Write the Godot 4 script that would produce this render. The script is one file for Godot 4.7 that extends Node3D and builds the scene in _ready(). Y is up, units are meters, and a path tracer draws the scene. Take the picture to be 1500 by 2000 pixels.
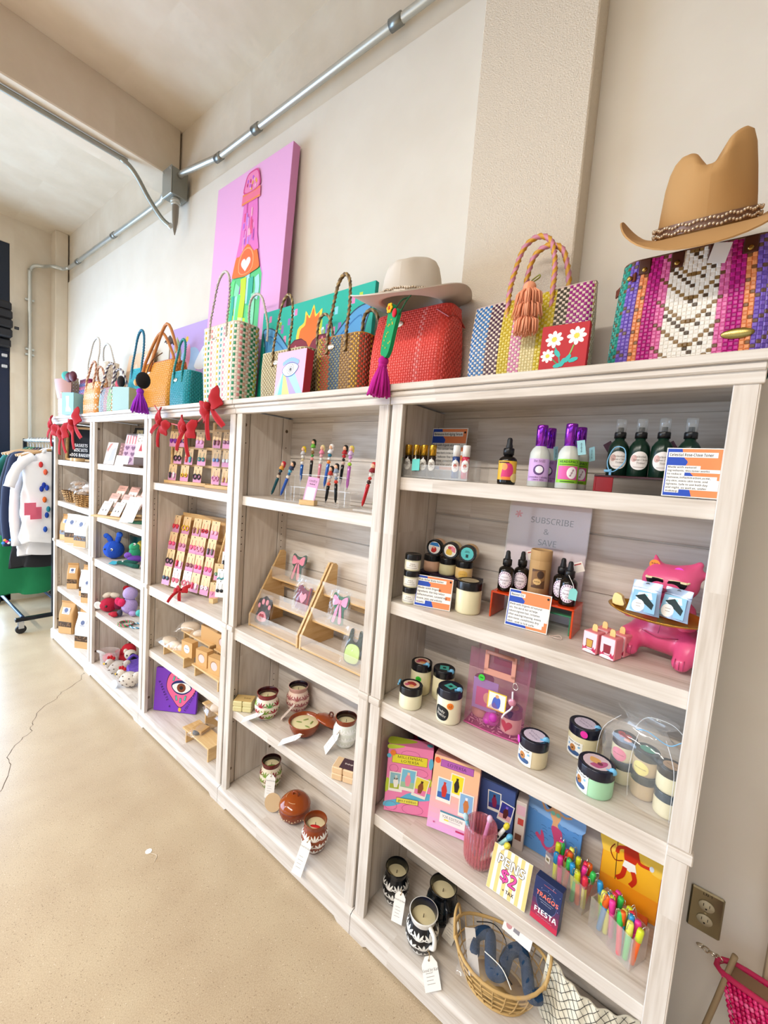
extends Node3D

# ---------------------------------------------------------------- mesh collector
class G:
	var st := SurfaceTool.new()
	var xf := Transform3D()
	var col := Color(1, 1, 1)
	var n := 0
	var lay := 0
	var bend := 0.0            # > 0: flat print is wrapped round a cylinder of this radius
	var eps := 0.00007
	var warp := []              # [[y, new y], ...] stretches flat print upwards
	func _init() -> void:
		st.begin(Mesh.PRIMITIVE_TRIANGLES)
	func c(hex) -> G:
		col = Color(hex).srgb_to_linear()
		return self
	func at(t: Transform3D) -> G:
		xf = t
		return self
	func v(p: Vector3, uv := Vector2.ZERO) -> void:
		st.set_color(col)
		st.set_uv(uv)
		st.add_vertex(xf * p)
	func tri(a: Vector3, b: Vector3, d: Vector3) -> void:   # counter-clockwise seen from outside
		v(a); v(d); v(b)
		n += 1
	func quad(a: Vector3, b: Vector3, d: Vector3, e: Vector3) -> void:
		v(a); v(d); v(b); v(a); v(e); v(d)
		n += 2
	func flat() -> void:
		st.set_smooth_group(-1)
	func soft() -> void:
		st.set_smooth_group(0)
	func box(ce: Vector3, s: Vector3, b := 0.0) -> G:
		flat()
		var h := s / 2.0
		b = minf(b, minf(h.x, minf(h.y, h.z)) * 0.9)
		if b <= 0.0:
			var p := []
			for i in 8:
				p.append(ce + Vector3(h.x if i & 1 else -h.x, h.y if i & 2 else -h.y, h.z if i & 4 else -h.z))
			for q in [[4, 5, 7, 6], [1, 0, 2, 3], [5, 1, 3, 7], [0, 4, 6, 2], [6, 7, 3, 2], [0, 1, 5, 4]]:
				quad(p[q[0]], p[q[1]], p[q[2]], p[q[3]])
			return self
		var P := func(sx: int, sy: int, sz: int, ax: int) -> Vector3:
			var k := Vector3(sx * (h.x - b), sy * (h.y - b), sz * (h.z - b))
			k[ax] += b * [sx, sy, sz][ax]
			return ce + k
		for ax in 3:
			var u := (ax + 1) % 3
			var w := (ax + 2) % 3
			for sg in [-1, 1]:
				var q := []
				for k in [[-1, -1], [1, -1], [1, 1], [-1, 1]]:
					var m := [0, 0, 0]
					m[ax] = sg; m[u] = k[0]; m[w] = k[1]
					q.append(P.call(m[0], m[1], m[2], ax))
				if sg > 0: quad(q[0], q[1], q[2], q[3])
				else: quad(q[3], q[2], q[1], q[0])
			for su in [-1, 1]:
				for sw in [-1, 1]:
					var m0 := [0, 0, 0]
					m0[u] = su; m0[w] = sw; m0[ax] = -1
					var m1 := m0.duplicate()
					m1[ax] = 1
					var a: Vector3 = P.call(m0[0], m0[1], m0[2], u)
					var bb: Vector3 = P.call(m1[0], m1[1], m1[2], u)
					var d: Vector3 = P.call(m1[0], m1[1], m1[2], w)
					var e: Vector3 = P.call(m0[0], m0[1], m0[2], w)
					if su * sw > 0: quad(e, d, bb, a)
					else: quad(a, bb, d, e)
		for i in 8:
			var sx := 1 if i & 1 else -1
			var sy := 1 if i & 2 else -1
			var sz := 1 if i & 4 else -1
			var a: Vector3 = P.call(sx, sy, sz, 0)
			var bb: Vector3 = P.call(sx, sy, sz, 1)
			var d: Vector3 = P.call(sx, sy, sz, 2)
			if sx * sy * sz > 0: tri(a, bb, d)
			else: tri(a, d, bb)
		return self
	func lathe(prof: Array, seg := 24, ce := Vector3.ZERO, sx := 1.0, sz := 1.0) -> G:   # [[r, y], ...] from the bottom up, outside
		soft()
		for i in prof.size() - 1:
			var a = prof[i]
			var b = prof[i + 1]
			for k in seg:
				var t0 := TAU * k / seg
				var t1 := TAU * (k + 1) / seg
				var c0 := Vector3(sin(t0) * sx, 0, cos(t0) * sz)
				var c1 := Vector3(sin(t1) * sx, 0, cos(t1) * sz)
				var ya := Vector3(0, a[1], 0)
				var yb := Vector3(0, b[1], 0)
				if a[0] < 0.00001: tri(ce + ya, ce + c1 * b[0] + yb, ce + c0 * b[0] + yb)
				elif b[0] < 0.00001: tri(ce + c0 * a[0] + ya, ce + c1 * a[0] + ya, ce + yb)
				else: quad(ce + c0 * a[0] + ya, ce + c1 * a[0] + ya, ce + c1 * b[0] + yb, ce + c0 * b[0] + yb)
		return self
	func cyl(ce: Vector3, r: float, h: float, seg := 16, b := 0.0) -> G:   # base centre
		if b <= 0.0:
			b = 0.0003
		return lathe([[0, 0], [r - b, 0], [r - b * 0.3, b * 0.3], [r, b], [r, b + 0.0001], [r, h - b - 0.0001], [r, h - b], [r - b * 0.3, h - b * 0.3], [r - b, h], [r - b - 0.0001, h], [0, h]], seg, ce)
	func ell(ce: Vector3, r: Vector3, seg := 14, rings := 9) -> G:
		var pr := []
		for i in rings + 1:
			var t := PI * i / rings
			pr.append([sin(t) if i > 0 and i < rings else 0.0, -cos(t)])
		var keep := xf
		xf = xf * Transform3D(Basis.from_scale(r), ce)
		lathe(pr, seg)
		xf = keep
		return self
	func tube(pts: Array, r, seg := 8, closed := false) -> G:
		soft()
		var m := pts.size()
		var ring := []
		var up := Vector3(0.13, 0.97, 0.21).normalized()
		var nn := Vector3.ZERO
		for i in m:
			var p0: Vector3 = pts[(i - 1 + m) % m] if closed else pts[maxi(i - 1, 0)]
			var p1: Vector3 = pts[(i + 1) % m] if closed else pts[mini(i + 1, m - 1)]
			var t := (p1 - p0).normalized()
			if nn == Vector3.ZERO:
				nn = t.cross(up if absf(t.dot(up)) < 0.95 else Vector3.RIGHT).normalized()
			nn = (nn - t * nn.dot(t)).normalized()
			var bn := t.cross(nn)
			var rr: float = r[i] if r is Array else r
			var l := []
			for k in seg:
				var a := TAU * k / seg
				l.append(pts[i] + (nn * cos(a) + bn * sin(a)) * rr)
			ring.append(l)
		for i in (m if closed else m - 1):
			var j := (i + 1) % m
			for k in seg:
				var k1 := (k + 1) % seg
				quad(ring[i][k], ring[i][k1], ring[j][k1], ring[j][k])
		if not closed:
			for k in seg:
				tri(pts[0], ring[0][(k + 1) % seg], ring[0][k])
				tri(pts[m - 1], ring[m - 1][k], ring[m - 1][(k + 1) % seg])
		return self
	func surf(f: Callable, nu: int, nv: int, th := 0.0) -> G:   # f(u, v) in 0..1, outside = du x dv
		soft()
		var p := []
		for j in nv + 1:
			var l := []
			for i in nu + 1:
				l.append(f.call(float(i) / nu, float(j) / nv))
			p.append(l)
		for j in nv:
			for i in nu:
				quad(p[j][i], p[j][i + 1], p[j + 1][i + 1], p[j + 1][i])
		if th > 0.0:
			var q := []
			for j in nv + 1:
				var l := []
				for i in nu + 1:
					var du: Vector3 = p[j][mini(i + 1, nu)] - p[j][maxi(i - 1, 0)]
					var dv: Vector3 = p[mini(j + 1, nv)][i] - p[maxi(j - 1, 0)][i]
					l.append(p[j][i] - du.cross(dv).normalized() * th)
				q.append(l)
			for j in nv:
				for i in nu:
					quad(q[j][i + 1], q[j][i], q[j + 1][i], q[j + 1][i + 1])
			flat()
			for i in nu:
				quad(q[0][i], q[0][i + 1], p[0][i + 1], p[0][i])
				quad(p[nv][i], p[nv][i + 1], q[nv][i + 1], q[nv][i])
			for j in nv:
				quad(p[j][0], p[j + 1][0], q[j + 1][0], q[j][0])
				quad(q[j][nu], q[j + 1][nu], p[j + 1][nu], p[j][nu])
		return self
	func prism(poly: PackedVector2Array, d: float, z0 := 0.0) -> G:   # outline in x, y, from z0 to z0 + d
		flat()
		if Geometry2D.is_polygon_clockwise(poly):
			poly.reverse()
		var ix := Geometry2D.triangulate_polygon(poly)
		for i in range(0, ix.size(), 3):
			var a := poly[ix[i]]
			var b := poly[ix[i + 1]]
			var e := poly[ix[i + 2]]
			if (b - a).cross(e - a) < 0.0:
				var k := b
				b = e
				e = k
			tri(Vector3(a.x, a.y, z0 + d), Vector3(b.x, b.y, z0 + d), Vector3(e.x, e.y, z0 + d))
			tri(Vector3(a.x, a.y, z0), Vector3(e.x, e.y, z0), Vector3(b.x, b.y, z0))
		for i in poly.size():
			var a := poly[i]
			var b := poly[(i + 1) % poly.size()]
			quad(Vector3(a.x, a.y, z0), Vector3(b.x, b.y, z0), Vector3(b.x, b.y, z0 + d), Vector3(a.x, a.y, z0 + d))
		return self
	# ---- flat print: layers of colour on a face (x right, y up, facing +z)
	func mp(p: Vector2) -> Vector3:
		for i in warp.size() - 1:
			if p.y <= warp[i + 1][0]:
				p.y = remap(p.y, warp[i][0], warp[i + 1][0], warp[i][1], warp[i + 1][1])
				break
		var k := (lay + 1) * (eps if bend <= 0.0 else 0.0002) + (0.0 if bend <= 0.0 else 0.0003)
		if bend > 0.0:
			var a := p.x / bend
			return Vector3(sin(a) * (bend + k), p.y, cos(a) * (bend + k))
		return Vector3(p.x, p.y, k)
	func t2(a: Vector2, b: Vector2, e: Vector2, deep := 0) -> void:
		if bend > 0.0 and deep < 7:
			var w := maxf(absf(a.x - b.x), maxf(absf(b.x - e.x), absf(e.x - a.x)))
			if w > bend * 0.2:
				var ab := absf(a.x - b.x)
				var be := absf(b.x - e.x)
				var ea := absf(e.x - a.x)
				if ab >= be and ab >= ea:
					t2(a, (a + b) / 2, e, deep + 1); t2((a + b) / 2, b, e, deep + 1)
				elif be >= ea:
					t2(a, b, (b + e) / 2, deep + 1); t2(a, (b + e) / 2, e, deep + 1)
				else:
					t2(a, b, (a + e) / 2, deep + 1); t2((a + e) / 2, b, e, deep + 1)
				return
		if (b - a).cross(e - a) < 0.0: tri(mp(a), mp(e), mp(b))
		else: tri(mp(a), mp(b), mp(e))
	func pg(pts) -> G:
		flat()
		var p := PackedVector2Array(pts)
		var ix := Geometry2D.triangulate_polygon(p)
		for i in range(0, ix.size(), 3):
			t2(p[ix[i]], p[ix[i + 1]], p[ix[i + 2]])
		lay += 1
		return self
	func rc(x0: float, y0: float, x1: float, y1: float) -> G:
		return pg([Vector2(x0, y0), Vector2(x1, y0), Vector2(x1, y1), Vector2(x0, y1)])
	func dot(x: float, y: float, rx: float, ry := -1.0, seg := 16) -> G:
		if ry < 0.0: ry = rx
		var p := []
		for i in seg:
			p.append(Vector2(x + cos(TAU * i / seg) * rx, y + sin(TAU * i / seg) * ry))
		return pg(p)
	func ln(pts: Array, w: float) -> G:
		flat()
		var m := pts.size()
		var L := []
		var R := []
		for i in m:
			var d: Vector2 = (pts[mini(i + 1, m - 1)] - pts[maxi(i - 1, 0)]).normalized()
			var q := Vector2(-d.y, d.x) * w / 2
			L.append(pts[i] + q); R.append(pts[i] - q)
		for i in m - 1:
			t2(R[i], R[i + 1], L[i + 1]); t2(R[i], L[i + 1], L[i])
		lay += 1
		return self
	func sq(x: float, y: float, w: float, h: float, turn := 0.0) -> G:   # a line of writing too small to read
		var p := []
		for i in 25: p.append(Vector2(x, y) + Vector2((i / 24.0 - 0.5) * w, h * 0.5 * sin(i * 1.9) * (0.6 + 0.4 * sin(i * 0.7))).rotated(turn))
		return ln(p, h * 0.16)
	func heart(x: float, y: float, s: float) -> G:
		var p := []
		for i in 24:
			var t := TAU * i / 24
			p.append(Vector2(x + s * pow(sin(t), 3), y + s * (13 * cos(t) - 5 * cos(2 * t) - 2 * cos(3 * t) - cos(4 * t)) / 16.0))
		return pg(p)
	func tx(s: String, x: float, y: float, h: float, font: Font, just := 0, turn := 0.0, sx := 1.0) -> G:   # y = middle of the line, h = letter height
		flat()
		var tm := TextMesh.new()
		tm.text = s
		tm.font = font
		tm.font_size = 24
		tm.pixel_size = h / 17.5
		tm.depth = 0.0
		tm.curve_step = 3.0
		tm.horizontal_alignment = [HORIZONTAL_ALIGNMENT_CENTER, HORIZONTAL_ALIGNMENT_LEFT, HORIZONTAL_ALIGNMENT_RIGHT][just]
		if tm.get_surface_count() == 0:
			return self
		var ar := tm.surface_get_arrays(0)
		var ve: PackedVector3Array = ar[Mesh.ARRAY_VERTEX]
		var ids = ar[Mesh.ARRAY_INDEX]
		var q := []
		for p in ve:
			q.append(Vector2(x, y) + (Vector2(p.x * sx, p.y)).rotated(turn))
		if ids != null and ids.size():
			for i in range(0, ids.size(), 3):
				t2(q[ids[i]], q[ids[i + 1]], q[ids[i + 2]])
		else:
			for i in range(0, q.size(), 3):
				t2(q[i], q[i + 1], q[i + 2])
		lay += 1
		return self
	func done() -> ArrayMesh:
		st.index()
		st.generate_normals()
		return st.commit()

# ---------------------------------------------------------------- helpers
var rng := RandomNumberGenerator.new()
var mats := {}
var names := {}
var F: SystemFont
var FB: SystemFont
var FS: SystemFont
var FM: SystemFont

func mat(hex: String, rough := 0.6, metal := 0.0) -> StandardMaterial3D:
	var k := "%s %f %f" % [hex, rough, metal]
	if not mats.has(k):
		var m := StandardMaterial3D.new()
		m.albedo_color = Color(hex)
		m.roughness = rough
		m.metallic = metal
		mats[k] = m
	return mats[k]

func clearmat(hex: String, alpha: float, rough := 0.05) -> StandardMaterial3D:
	var k := "clear %s %f %f" % [hex, alpha, rough]
	if not mats.has(k):
		var m := StandardMaterial3D.new()
		m.albedo_color = Color(Color(hex), alpha)
		m.transparency = BaseMaterial3D.TRANSPARENCY_ALPHA
		m.roughness = rough
		m.cull_mode = BaseMaterial3D.CULL_DISABLED
		mats[k] = m
	return mats[k]

func vc(rough := 0.6, metal := 0.0) -> StandardMaterial3D:
	var k := "vc %f %f" % [rough, metal]
	if not mats.has(k):
		var m := StandardMaterial3D.new()
		m.vertex_color_use_as_albedo = true
		m.roughness = rough
		m.metallic = metal
		mats[k] = m
	return mats[k]

func numbered(called: String) -> String:
	names[called] = names.get(called, -1) + 1
	return called if names[called] == 0 else "%s_%03d" % [called, names[called]]

func tag(o: Node, label: String, category: String, group := "") -> void:
	o.set_meta("label", label)
	o.set_meta("category", category)
	if group: o.set_meta("group", group)

func thing(called: String, label: String, category: String, at := Vector3.ZERO, turn := 0.0, group := "") -> Node3D:
	var o := Node3D.new()
	o.name = numbered(called)
	add_child(o)
	o.position = at
	o.rotation_degrees.y = turn
	tag(o, label, category, group)
	return o

func part(called: String, g, m: Material, parent: Node, label := "") -> MeshInstance3D:
	var o := MeshInstance3D.new()
	o.mesh = g.done() if g is G else g
	o.material_override = m
	var k := 0
	var nm := called
	while parent.has_node(nm):
		k += 1
		nm = "%s_%03d" % [called, k]
	o.name = nm
	if label: o.set_meta("label", label)
	parent.add_child(o)
	return o

func solo(called: String, g, m: Material, label: String, category: String, at := Vector3.ZERO, turn := 0.0, group := "") -> MeshInstance3D:
	var o := part(numbered(called), g, m, self)
	o.position = at
	o.rotation_degrees.y = turn
	tag(o, label, category, group)
	return o

func struct(called: String, g, m: Material) -> MeshInstance3D:
	var o := part(called, g, m, self)
	o.set_meta("kind", "structure")
	return o

func stuff(o: Node) -> Node:
	o.set_meta("kind", "stuff")
	return o

func dup(o: Node3D, label: String, at: Vector3, turn := 0.0) -> Node3D:
	var r: Node3D = o.duplicate()
	r.name = numbered(String(o.name).rstrip("0123456789").trim_suffix("_"))
	add_child(r)
	r.position = at
	r.rotation_degrees.y = turn
	if label: r.set_meta("label", label)
	return r

func T(p := Vector3.ZERO, rx := 0.0, ry := 0.0, rz := 0.0) -> Transform3D:
	return Transform3D(Basis.from_euler(Vector3(deg_to_rad(rx), deg_to_rad(ry), deg_to_rad(rz))), p)

func crv(p: Array, k := 5, closed := false) -> Array:   # Catmull-Rom through points (2D or 3D)
	var r := []
	var m := p.size()
	for i in (m if closed else m - 1):
		var a = p[(i - 1 + m) % m] if closed else p[maxi(i - 1, 0)]
		var b = p[i]
		var c = p[(i + 1) % m]
		var d = p[(i + 2) % m] if closed else p[mini(i + 2, m - 1)]
		for j in k:
			var t := float(j) / k
			r.append(0.5 * (2 * b + (c - a) * t + (2 * a - 5 * b + 4 * c - d) * t * t + (3 * b - a - 3 * c + d) * t * t * t))
	if not closed: r.append(p[m - 1])
	return r

func V2(a: Array) -> Array:
	var r := []
	for i in range(0, a.size(), 2): r.append(Vector2(a[i], a[i + 1]))
	return r

func V3(a: Array) -> Array:
	var r := []
	for i in range(0, a.size(), 3): r.append(Vector3(a[i], a[i + 1], a[i + 2]))
	return r

func ramp(k: float, stops: Array) -> Color:   # [[pos, hex], ...]
	for i in stops.size() - 1:
		if k <= stops[i + 1][0]:
			return Color(stops[i][1]).lerp(Color(stops[i + 1][1]), clampf((k - stops[i][0]) / (stops[i + 1][0] - stops[i][0]), 0, 1))
	return Color(stops[-1][1])

func texmat(w: int, h: int, f: Callable, scale: float, rough: float, world := true) -> StandardMaterial3D:
	var im := Image.create(w, h, false, Image.FORMAT_RGB8)
	for y in h:
		for x in w:
			im.set_pixel(x, y, f.call(x, y))
	var m := StandardMaterial3D.new()
	m.albedo_texture = ImageTexture.create_from_image(im)
	m.roughness = rough
	m.uv1_triplanar = true
	m.uv1_world_triplanar = world
	m.uv1_scale = Vector3.ONE * scale
	m.uv1_triplanar_sharpness = 8.0
	return m

func noise(freq: float, oct := 4, sd := 1) -> FastNoiseLite:
	var n := FastNoiseLite.new()
	n.seed = sd
	n.noise_type = FastNoiseLite.TYPE_SIMPLEX_SMOOTH
	n.frequency = freq
	n.fractal_octaves = oct
	return n

func relief(m: StandardMaterial3D, freq: float, strength: float, sd := 3, size := 256) -> StandardMaterial3D:
	var nt := NoiseTexture2D.new()
	nt.width = size
	nt.height = size
	nt.seamless = true
	nt.as_normal_map = true
	nt.bump_strength = strength
	nt.noise = noise(freq, 4, sd)
	m.normal_enabled = true
	m.normal_texture = nt
	m.normal_scale = 0.5
	return m

var woodH: StandardMaterial3D
var woodV: StandardMaterial3D
var pine: StandardMaterial3D
var WALLZ := -0.375

# ---------------------------------------------------------------- bookcases
const XB := [-4.129, -3.285, -2.453, -1.622, -0.821, 0.0]   # seams between the five bookcases
const SH := [[1.445, 1.123, 0.43], [1.448, 1.103, 0.446], [1.38, 0.443], [1.38, 0.443], [1.507, 1.128, 0.432]]
const LAB := ["whitewashed wood bookcase farthest left, holding kraft treat bags and baskets", "whitewashed wood bookcase second from left, holding crocheted animals and cards", "whitewashed wood bookcase in the middle, holding earring cards and soaps", "whitewashed wood bookcase second from right, holding beaded pens and painted candle pots", "whitewashed wood bookcase nearest, at right, holding bottles, jars and card games"]

func bookcase(k: int) -> void:
	var x0: float = XB[k] + 0.001
	var x1: float = XB[k + 1] - 0.001
	var w := x1 - x0
	var t := thing("bookcase", LAB[k], "bookcase", Vector3((x0 + x1) / 2, 0, 0), 0, "five matching bookcases along the wall")
	var h := w / 2
	# side panels: a thick board with two shallow grooves inside
	for s in [-1, 1]:
		var g := G.new()
		g.box(Vector3(s * (h - 0.0095), 0.905, -0.142), Vector3(0.011, 1.654, 0.282), 0.001)
		var o := part("side_panel", g, woodV, t)
		for q in [[-0.0265, 0.049], [-0.1385, 0.168], [-0.2535, 0.055]]:
			part("side_board", G.new().box(Vector3(s * (h - 0.0185), 0.905, q[0]), Vector3(0.007, 1.654, q[1]), 0.0015), woodV, o)
		var pg := G.new()
		for yy in [1.14, 1.17, 1.2, 1.23, 1.26, 1.29, 1.6, 0.4, 0.37, 0.46, 0.49, 0.52]:
			for zz in [-0.035, -0.245]:
				pg.at(T(Vector3(s * (h - 0.0221), yy, zz), 0, 0, s * 90)).cyl(Vector3.ZERO, 0.0026, 0.0004, 8)
		stuff(part("peg_holes", pg, mat("2a211a", 0.9), o))
		var cg := G.new()
		for yy in [1.675, 0.745, 0.15]:
			for zz in [-0.03, -0.245]:
				cg.at(T(Vector3(s * (h - 0.0221), yy, zz), 0, 0, s * 90)).lathe([[0.0075, 0], [0.0075, 0.0006], [0.006, 0.0009], [0, 0.0005]], 12)
		stuff(part("cam_fasteners", cg, mat("6b5a48", 0.45, 0.5), o))
		# stiles in front of the panel, above and below the band
		part("stile", G.new().box(Vector3(s * (h - 0.0245), 1.268, -0.009), Vector3(0.0365, 0.9, 0.018), 0.0015), woodV, t)
		part("stile", G.new().box(Vector3(s * (h - 0.0245), 0.436, -0.009), Vector3(0.0365, 0.72, 0.018), 0.0015), woodV, t)
		part("band", G.new().box(Vector3(s * (h - 0.0215), 0.807, -0.0065), Vector3(0.043, 0.022, 0.023), 0.002), woodH, t)
	# back of grooved boards
	var back := part("back_panel", G.new().box(Vector3(0, 0.9, -0.2805), Vector3(w - 0.012, 1.68, 0.003)), woodH, t)
	var nb := 10
	var bh := 1.64 / nb
	for i in nb:
		part("back_board", G.new().box(Vector3(0, 0.078 + bh * (i + 0.5), -0.2765), Vector3(w - 0.044, bh - 0.004, 0.005), 0.0018), woodH, back)
	# shelves
	for y in SH[k]:
		part("shelf", G.new().box(Vector3(0, y - 0.0198, -0.145), Vector3(w - 0.0455, 0.038, 0.254), 0.0015), woodH, t)
	part("fixed_shelf", G.new().box(Vector3(0, 0.7862, -0.14), Vector3(w - 0.046, 0.05, 0.264), 0.0015), woodH, t)
	part("bottom_shelf", G.new().box(Vector3(0, 0.0657, -0.14), Vector3(w - 0.02, 0.023, 0.272), 0.0015), woodH, t)
	# plinth with shallow feet, bevelled upper edge
	var pl := PackedVector2Array(V2([-h, 0, -h + 0.055, 0, -h + 0.07, 0.012, h - 0.07, 0.012, h - 0.055, 0, h, 0, h, 0.066, -h, 0.066]))
	var base := part("plinth", G.new().prism(pl, 0.022, -0.008), woodH, t)
	part("plinth_moulding", G.new().surf(func(u, v): return Vector3(lerpf(-h, h, u), [0.066, 0.07, 0.0767, 0.077][int(round(v * 3))], [0.014, 0.013, 0.002, -0.01][int(round(v * 3))]), 1, 3), woodH, base)
	for s in [-1, 1]:
		part("plinth_return", G.new().box(Vector3(s * (h - 0.007), 0.033, -0.148), Vector3(0.014, 0.066, 0.276), 0.001), woodV, t)
	# top: fascia, moulding and slab
	part("fascia", G.new().box(Vector3(0, 1.7285, -0.007), Vector3(w, 0.025, 0.022), 0.0015), woodH, t)
	part("moulding", G.new().box(Vector3(0, 1.7455, -0.134), Vector3(w, 0.0145, 0.292), 0.003), woodH, t)
	part("top_slab", G.new().box(Vector3(0, 1.7619, -0.13), Vector3(w, 0.0186, 0.302), 0.002), woodH, t)

# ---------------------------------------------------------------- room
func room() -> void:
	var wn := noise(0.02, 5, 9)
	var wall := texmat(256, 256, func(x, y): return ramp(0.5 + wn.get_noise_2d(x, y), [[0.0, "e2dacd"], [1.0, "e6dfd3"]]), 0.6, 0.75)
	relief(wall, 0.03, 0.6)
	var conc := texmat(256, 256, func(x, y): return ramp(0.5 + wn.get_noise_2d(x * 1.3 + 400, y), [[0.0, "d9ccb8"], [0.5, "ddd0bd"], [1.0, "e0d5c3"]]), 0.45, 0.9)
	relief(conc, 0.05, 0.8, 5)
	var stucco := mat("dccfbd", 0.95)
	stucco.uv1_triplanar = true
	stucco.uv1_world_triplanar = true
	stucco.uv1_scale = Vector3.ONE * 6.5
	relief(stucco, 0.11, 6.0, 8)
	var fn := noise(0.035, 5, 21)
	var f2 := noise(0.004, 3, 4)
	var sp := RandomNumberGenerator.new()
	sp.seed = 5
	var speck := {}
	for i in 9000:
		var q := Vector2i(sp.randi_range(0, 1022), sp.randi_range(0, 1022))
		speck[q] = sp.randf()
		if i % 4 == 0:
			speck[q + Vector2i(1, 0)] = speck[q]
			speck[q + Vector2i(0, 1)] = speck[q]
	var floorm := texmat(1024, 1024, func(x, y):
		var k := 0.47 + 0.14 * f2.get_noise_2d(absf(x - 512.0), absf(y - 512.0)) + 0.34 * fn.get_noise_2d(x * 7.0, y * 7.0)
		var c := ramp(k, [[0.0, "9c876a"], [0.35, "b7a184"], [0.65, "c8b596"], [1.0, "d8c8ad"]])
		if speck.has(Vector2i(x, y)): c = c.lerp(Color("6a5642") if speck[Vector2i(x, y)] < 0.75 else Color("f1e8d8"), 0.75)
		return c, 0.9, 0.3)
	floorm.metallic_specular = 0.5
	var X0 := -5.38
	var X1 := 3.4
	var Z1 := 6.2
	var H := 3.62
	struct("floor", G.new().box(Vector3((X0 + X1) / 2, -0.1, (WALLZ + Z1) / 2), Vector3(X1 - X0 + 0.6, 0.2, Z1 - WALLZ + 0.6)), floorm)
	struct("ceiling", G.new().box(Vector3((X0 + X1) / 2, H + 0.1, (WALLZ + Z1) / 2), Vector3(X1 - X0 + 0.6, 0.2, Z1 - WALLZ + 0.6)), conc)
	# back wall: plaster below, bare concrete band above it, a hair further back
	struct("wall_back", G.new().box(Vector3((X0 + X1) / 2, 1.585, WALLZ - 0.1), Vector3(X1 - X0 + 0.4, 3.17, 0.2)), wall)
	struct("wall_back_upper", G.new().box(Vector3((X0 + X1) / 2, 3.395, WALLZ - 0.11), Vector3(X1 - X0 + 0.4, 0.45, 0.196)), conc)
	struct("wall_pilaster", G.new().box(Vector3(-0.607, 1.585, WALLZ + 0.0435), Vector3(0.352, 3.17, 0.093), 0.004), stucco)
	struct("wall_right", G.new().box(Vector3(X1 + 0.1, H / 2, (WALLZ + Z1) / 2), Vector3(0.2, H, Z1 - WALLZ)), mat("8d8272", 0.8))
	# left wall with the shop-front opening
	var lw := G.new()
	lw.box(Vector3(X0 - 0.1, H / 2, (WALLZ + 0.03) / 2), Vector3(0.2, H, 0.03 - WALLZ))
	lw.box(Vector3(X0 - 0.1, H - 0.115, 3.115), Vector3(0.2, 0.23, Z1 - 0.03))
	lw.box(Vector3(X0 - 0.1, H / 2, (Z1 + 4.6) / 2), Vector3(0.2, H, Z1 - 4.6))
	struct("wall_left", lw, conc)
	struct("wall_corner_column", G.new().box(Vector3(X0 + 0.075, H / 2, -0.325), Vector3(0.15, H, 0.1), 0.004), conc)
	# front wall with wide shop windows
	var fw := G.new()
	fw.box(Vector3((X0 + X1) / 2, 3.36, Z1 + 0.1), Vector3(X1 - X0, 0.52, 0.2))
	fw.box(Vector3((X0 + X1) / 2, 0.2, Z1 + 0.1), Vector3(X1 - X0, 0.4, 0.2))
	for q in [[-5.38, -4.9], [-1.3, -1.0], [2.6, 3.4]]:
		fw.box(Vector3((q[0] + q[1]) / 2, 1.75, Z1 + 0.1), Vector3(q[1] - q[0], 2.7, 0.2))
	struct("wall_front", fw, mat("8d8272", 0.8))
	for q in [[-4.9, -1.3], [-1.0, 2.6]]:
		var wf := G.new()
		var cx: float = (q[0] + q[1]) / 2
		var ww: float = q[1] - q[0]
		for yy in [0.43, 3.07]: wf.box(Vector3(cx, yy, Z1 + 0.1), Vector3(ww, 0.06, 0.08), 0.004)
		for i in 4: wf.box(Vector3(q[0] + 0.03 + (ww - 0.06) * i / 3.0, 1.75, Z1 + 0.1), Vector3(0.06, 2.6, 0.08), 0.004)
		var wo := struct("window_%d" % (2 if q[0] < -2 else 3), wf, mat("23262c", 0.4, 0.5))
		for i in 3:
			part("pane", G.new().box(Vector3(q[0] + ww * (i + 0.5) / 3.0, 1.75, Z1 + 0.1), Vector3(ww / 3.0 - 0.06, 2.58, 0.006)), clearmat("eef4f6", 0.06), wo)
	# ceiling beam square to the wall
	struct("ceiling_beam", G.new().box(Vector3(-3.105, 3.47, (WALLZ + Z1) / 2), Vector3(0.25, 0.31, Z1 - WALLZ), 0.006), conc)
	# left shop front: navy panel, roller shutter, glazed door below
	var fr := G.new()
	for z in [0.07, 1.55, 3.05, 4.56]: fr.box(Vector3(X0 - 0.06, 1.17, z), Vector3(0.08, 2.34, 0.08), 0.004)
	fr.box(Vector3(X0 - 0.06, 2.38, 2.315), Vector3(0.08, 0.09, 4.57), 0.004)
	fr.box(Vector3(X0 - 0.06, 0.05, 2.315), Vector3(0.08, 0.1, 4.57), 0.004)
	var win := struct("window_1", fr, mat("1d2740", 0.4, 0.3))
	for i in 3: part("pane", G.new().box(Vector3(X0 - 0.06, 1.2, 0.81 + 1.5 * i), Vector3(0.006, 2.24, 1.42)), clearmat("eef4f6", 0.06), win)
	part("transom_panel", G.new().box(Vector3(X0 - 0.04, 2.9, 2.315), Vector3(0.06, 0.98, 4.57), 0.003), mat("1b2233", 0.35, 0.2), win)
	part("door_stile", G.new().box(Vector3(X0 - 0.03, 1.2, 0.14), Vector3(0.04, 2.2, 0.05), 0.003), mat("b9bfc6", 0.4, 0.6), win)
	for yy in [2.27, 2.37]: part("hinge", G.new().box(Vector3(X0 - 0.01, yy, 0.07), Vector3(0.03, 0.03, 0.04), 0.004), mat("d8dbe0", 0.35, 0.7), win)
	var sh := thing("roller_shutter", "black ribbed roller shutter rolled up under the navy panel at left", "shutter", Vector3(X0 + 0.045, 2.44, 2.31))
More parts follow.
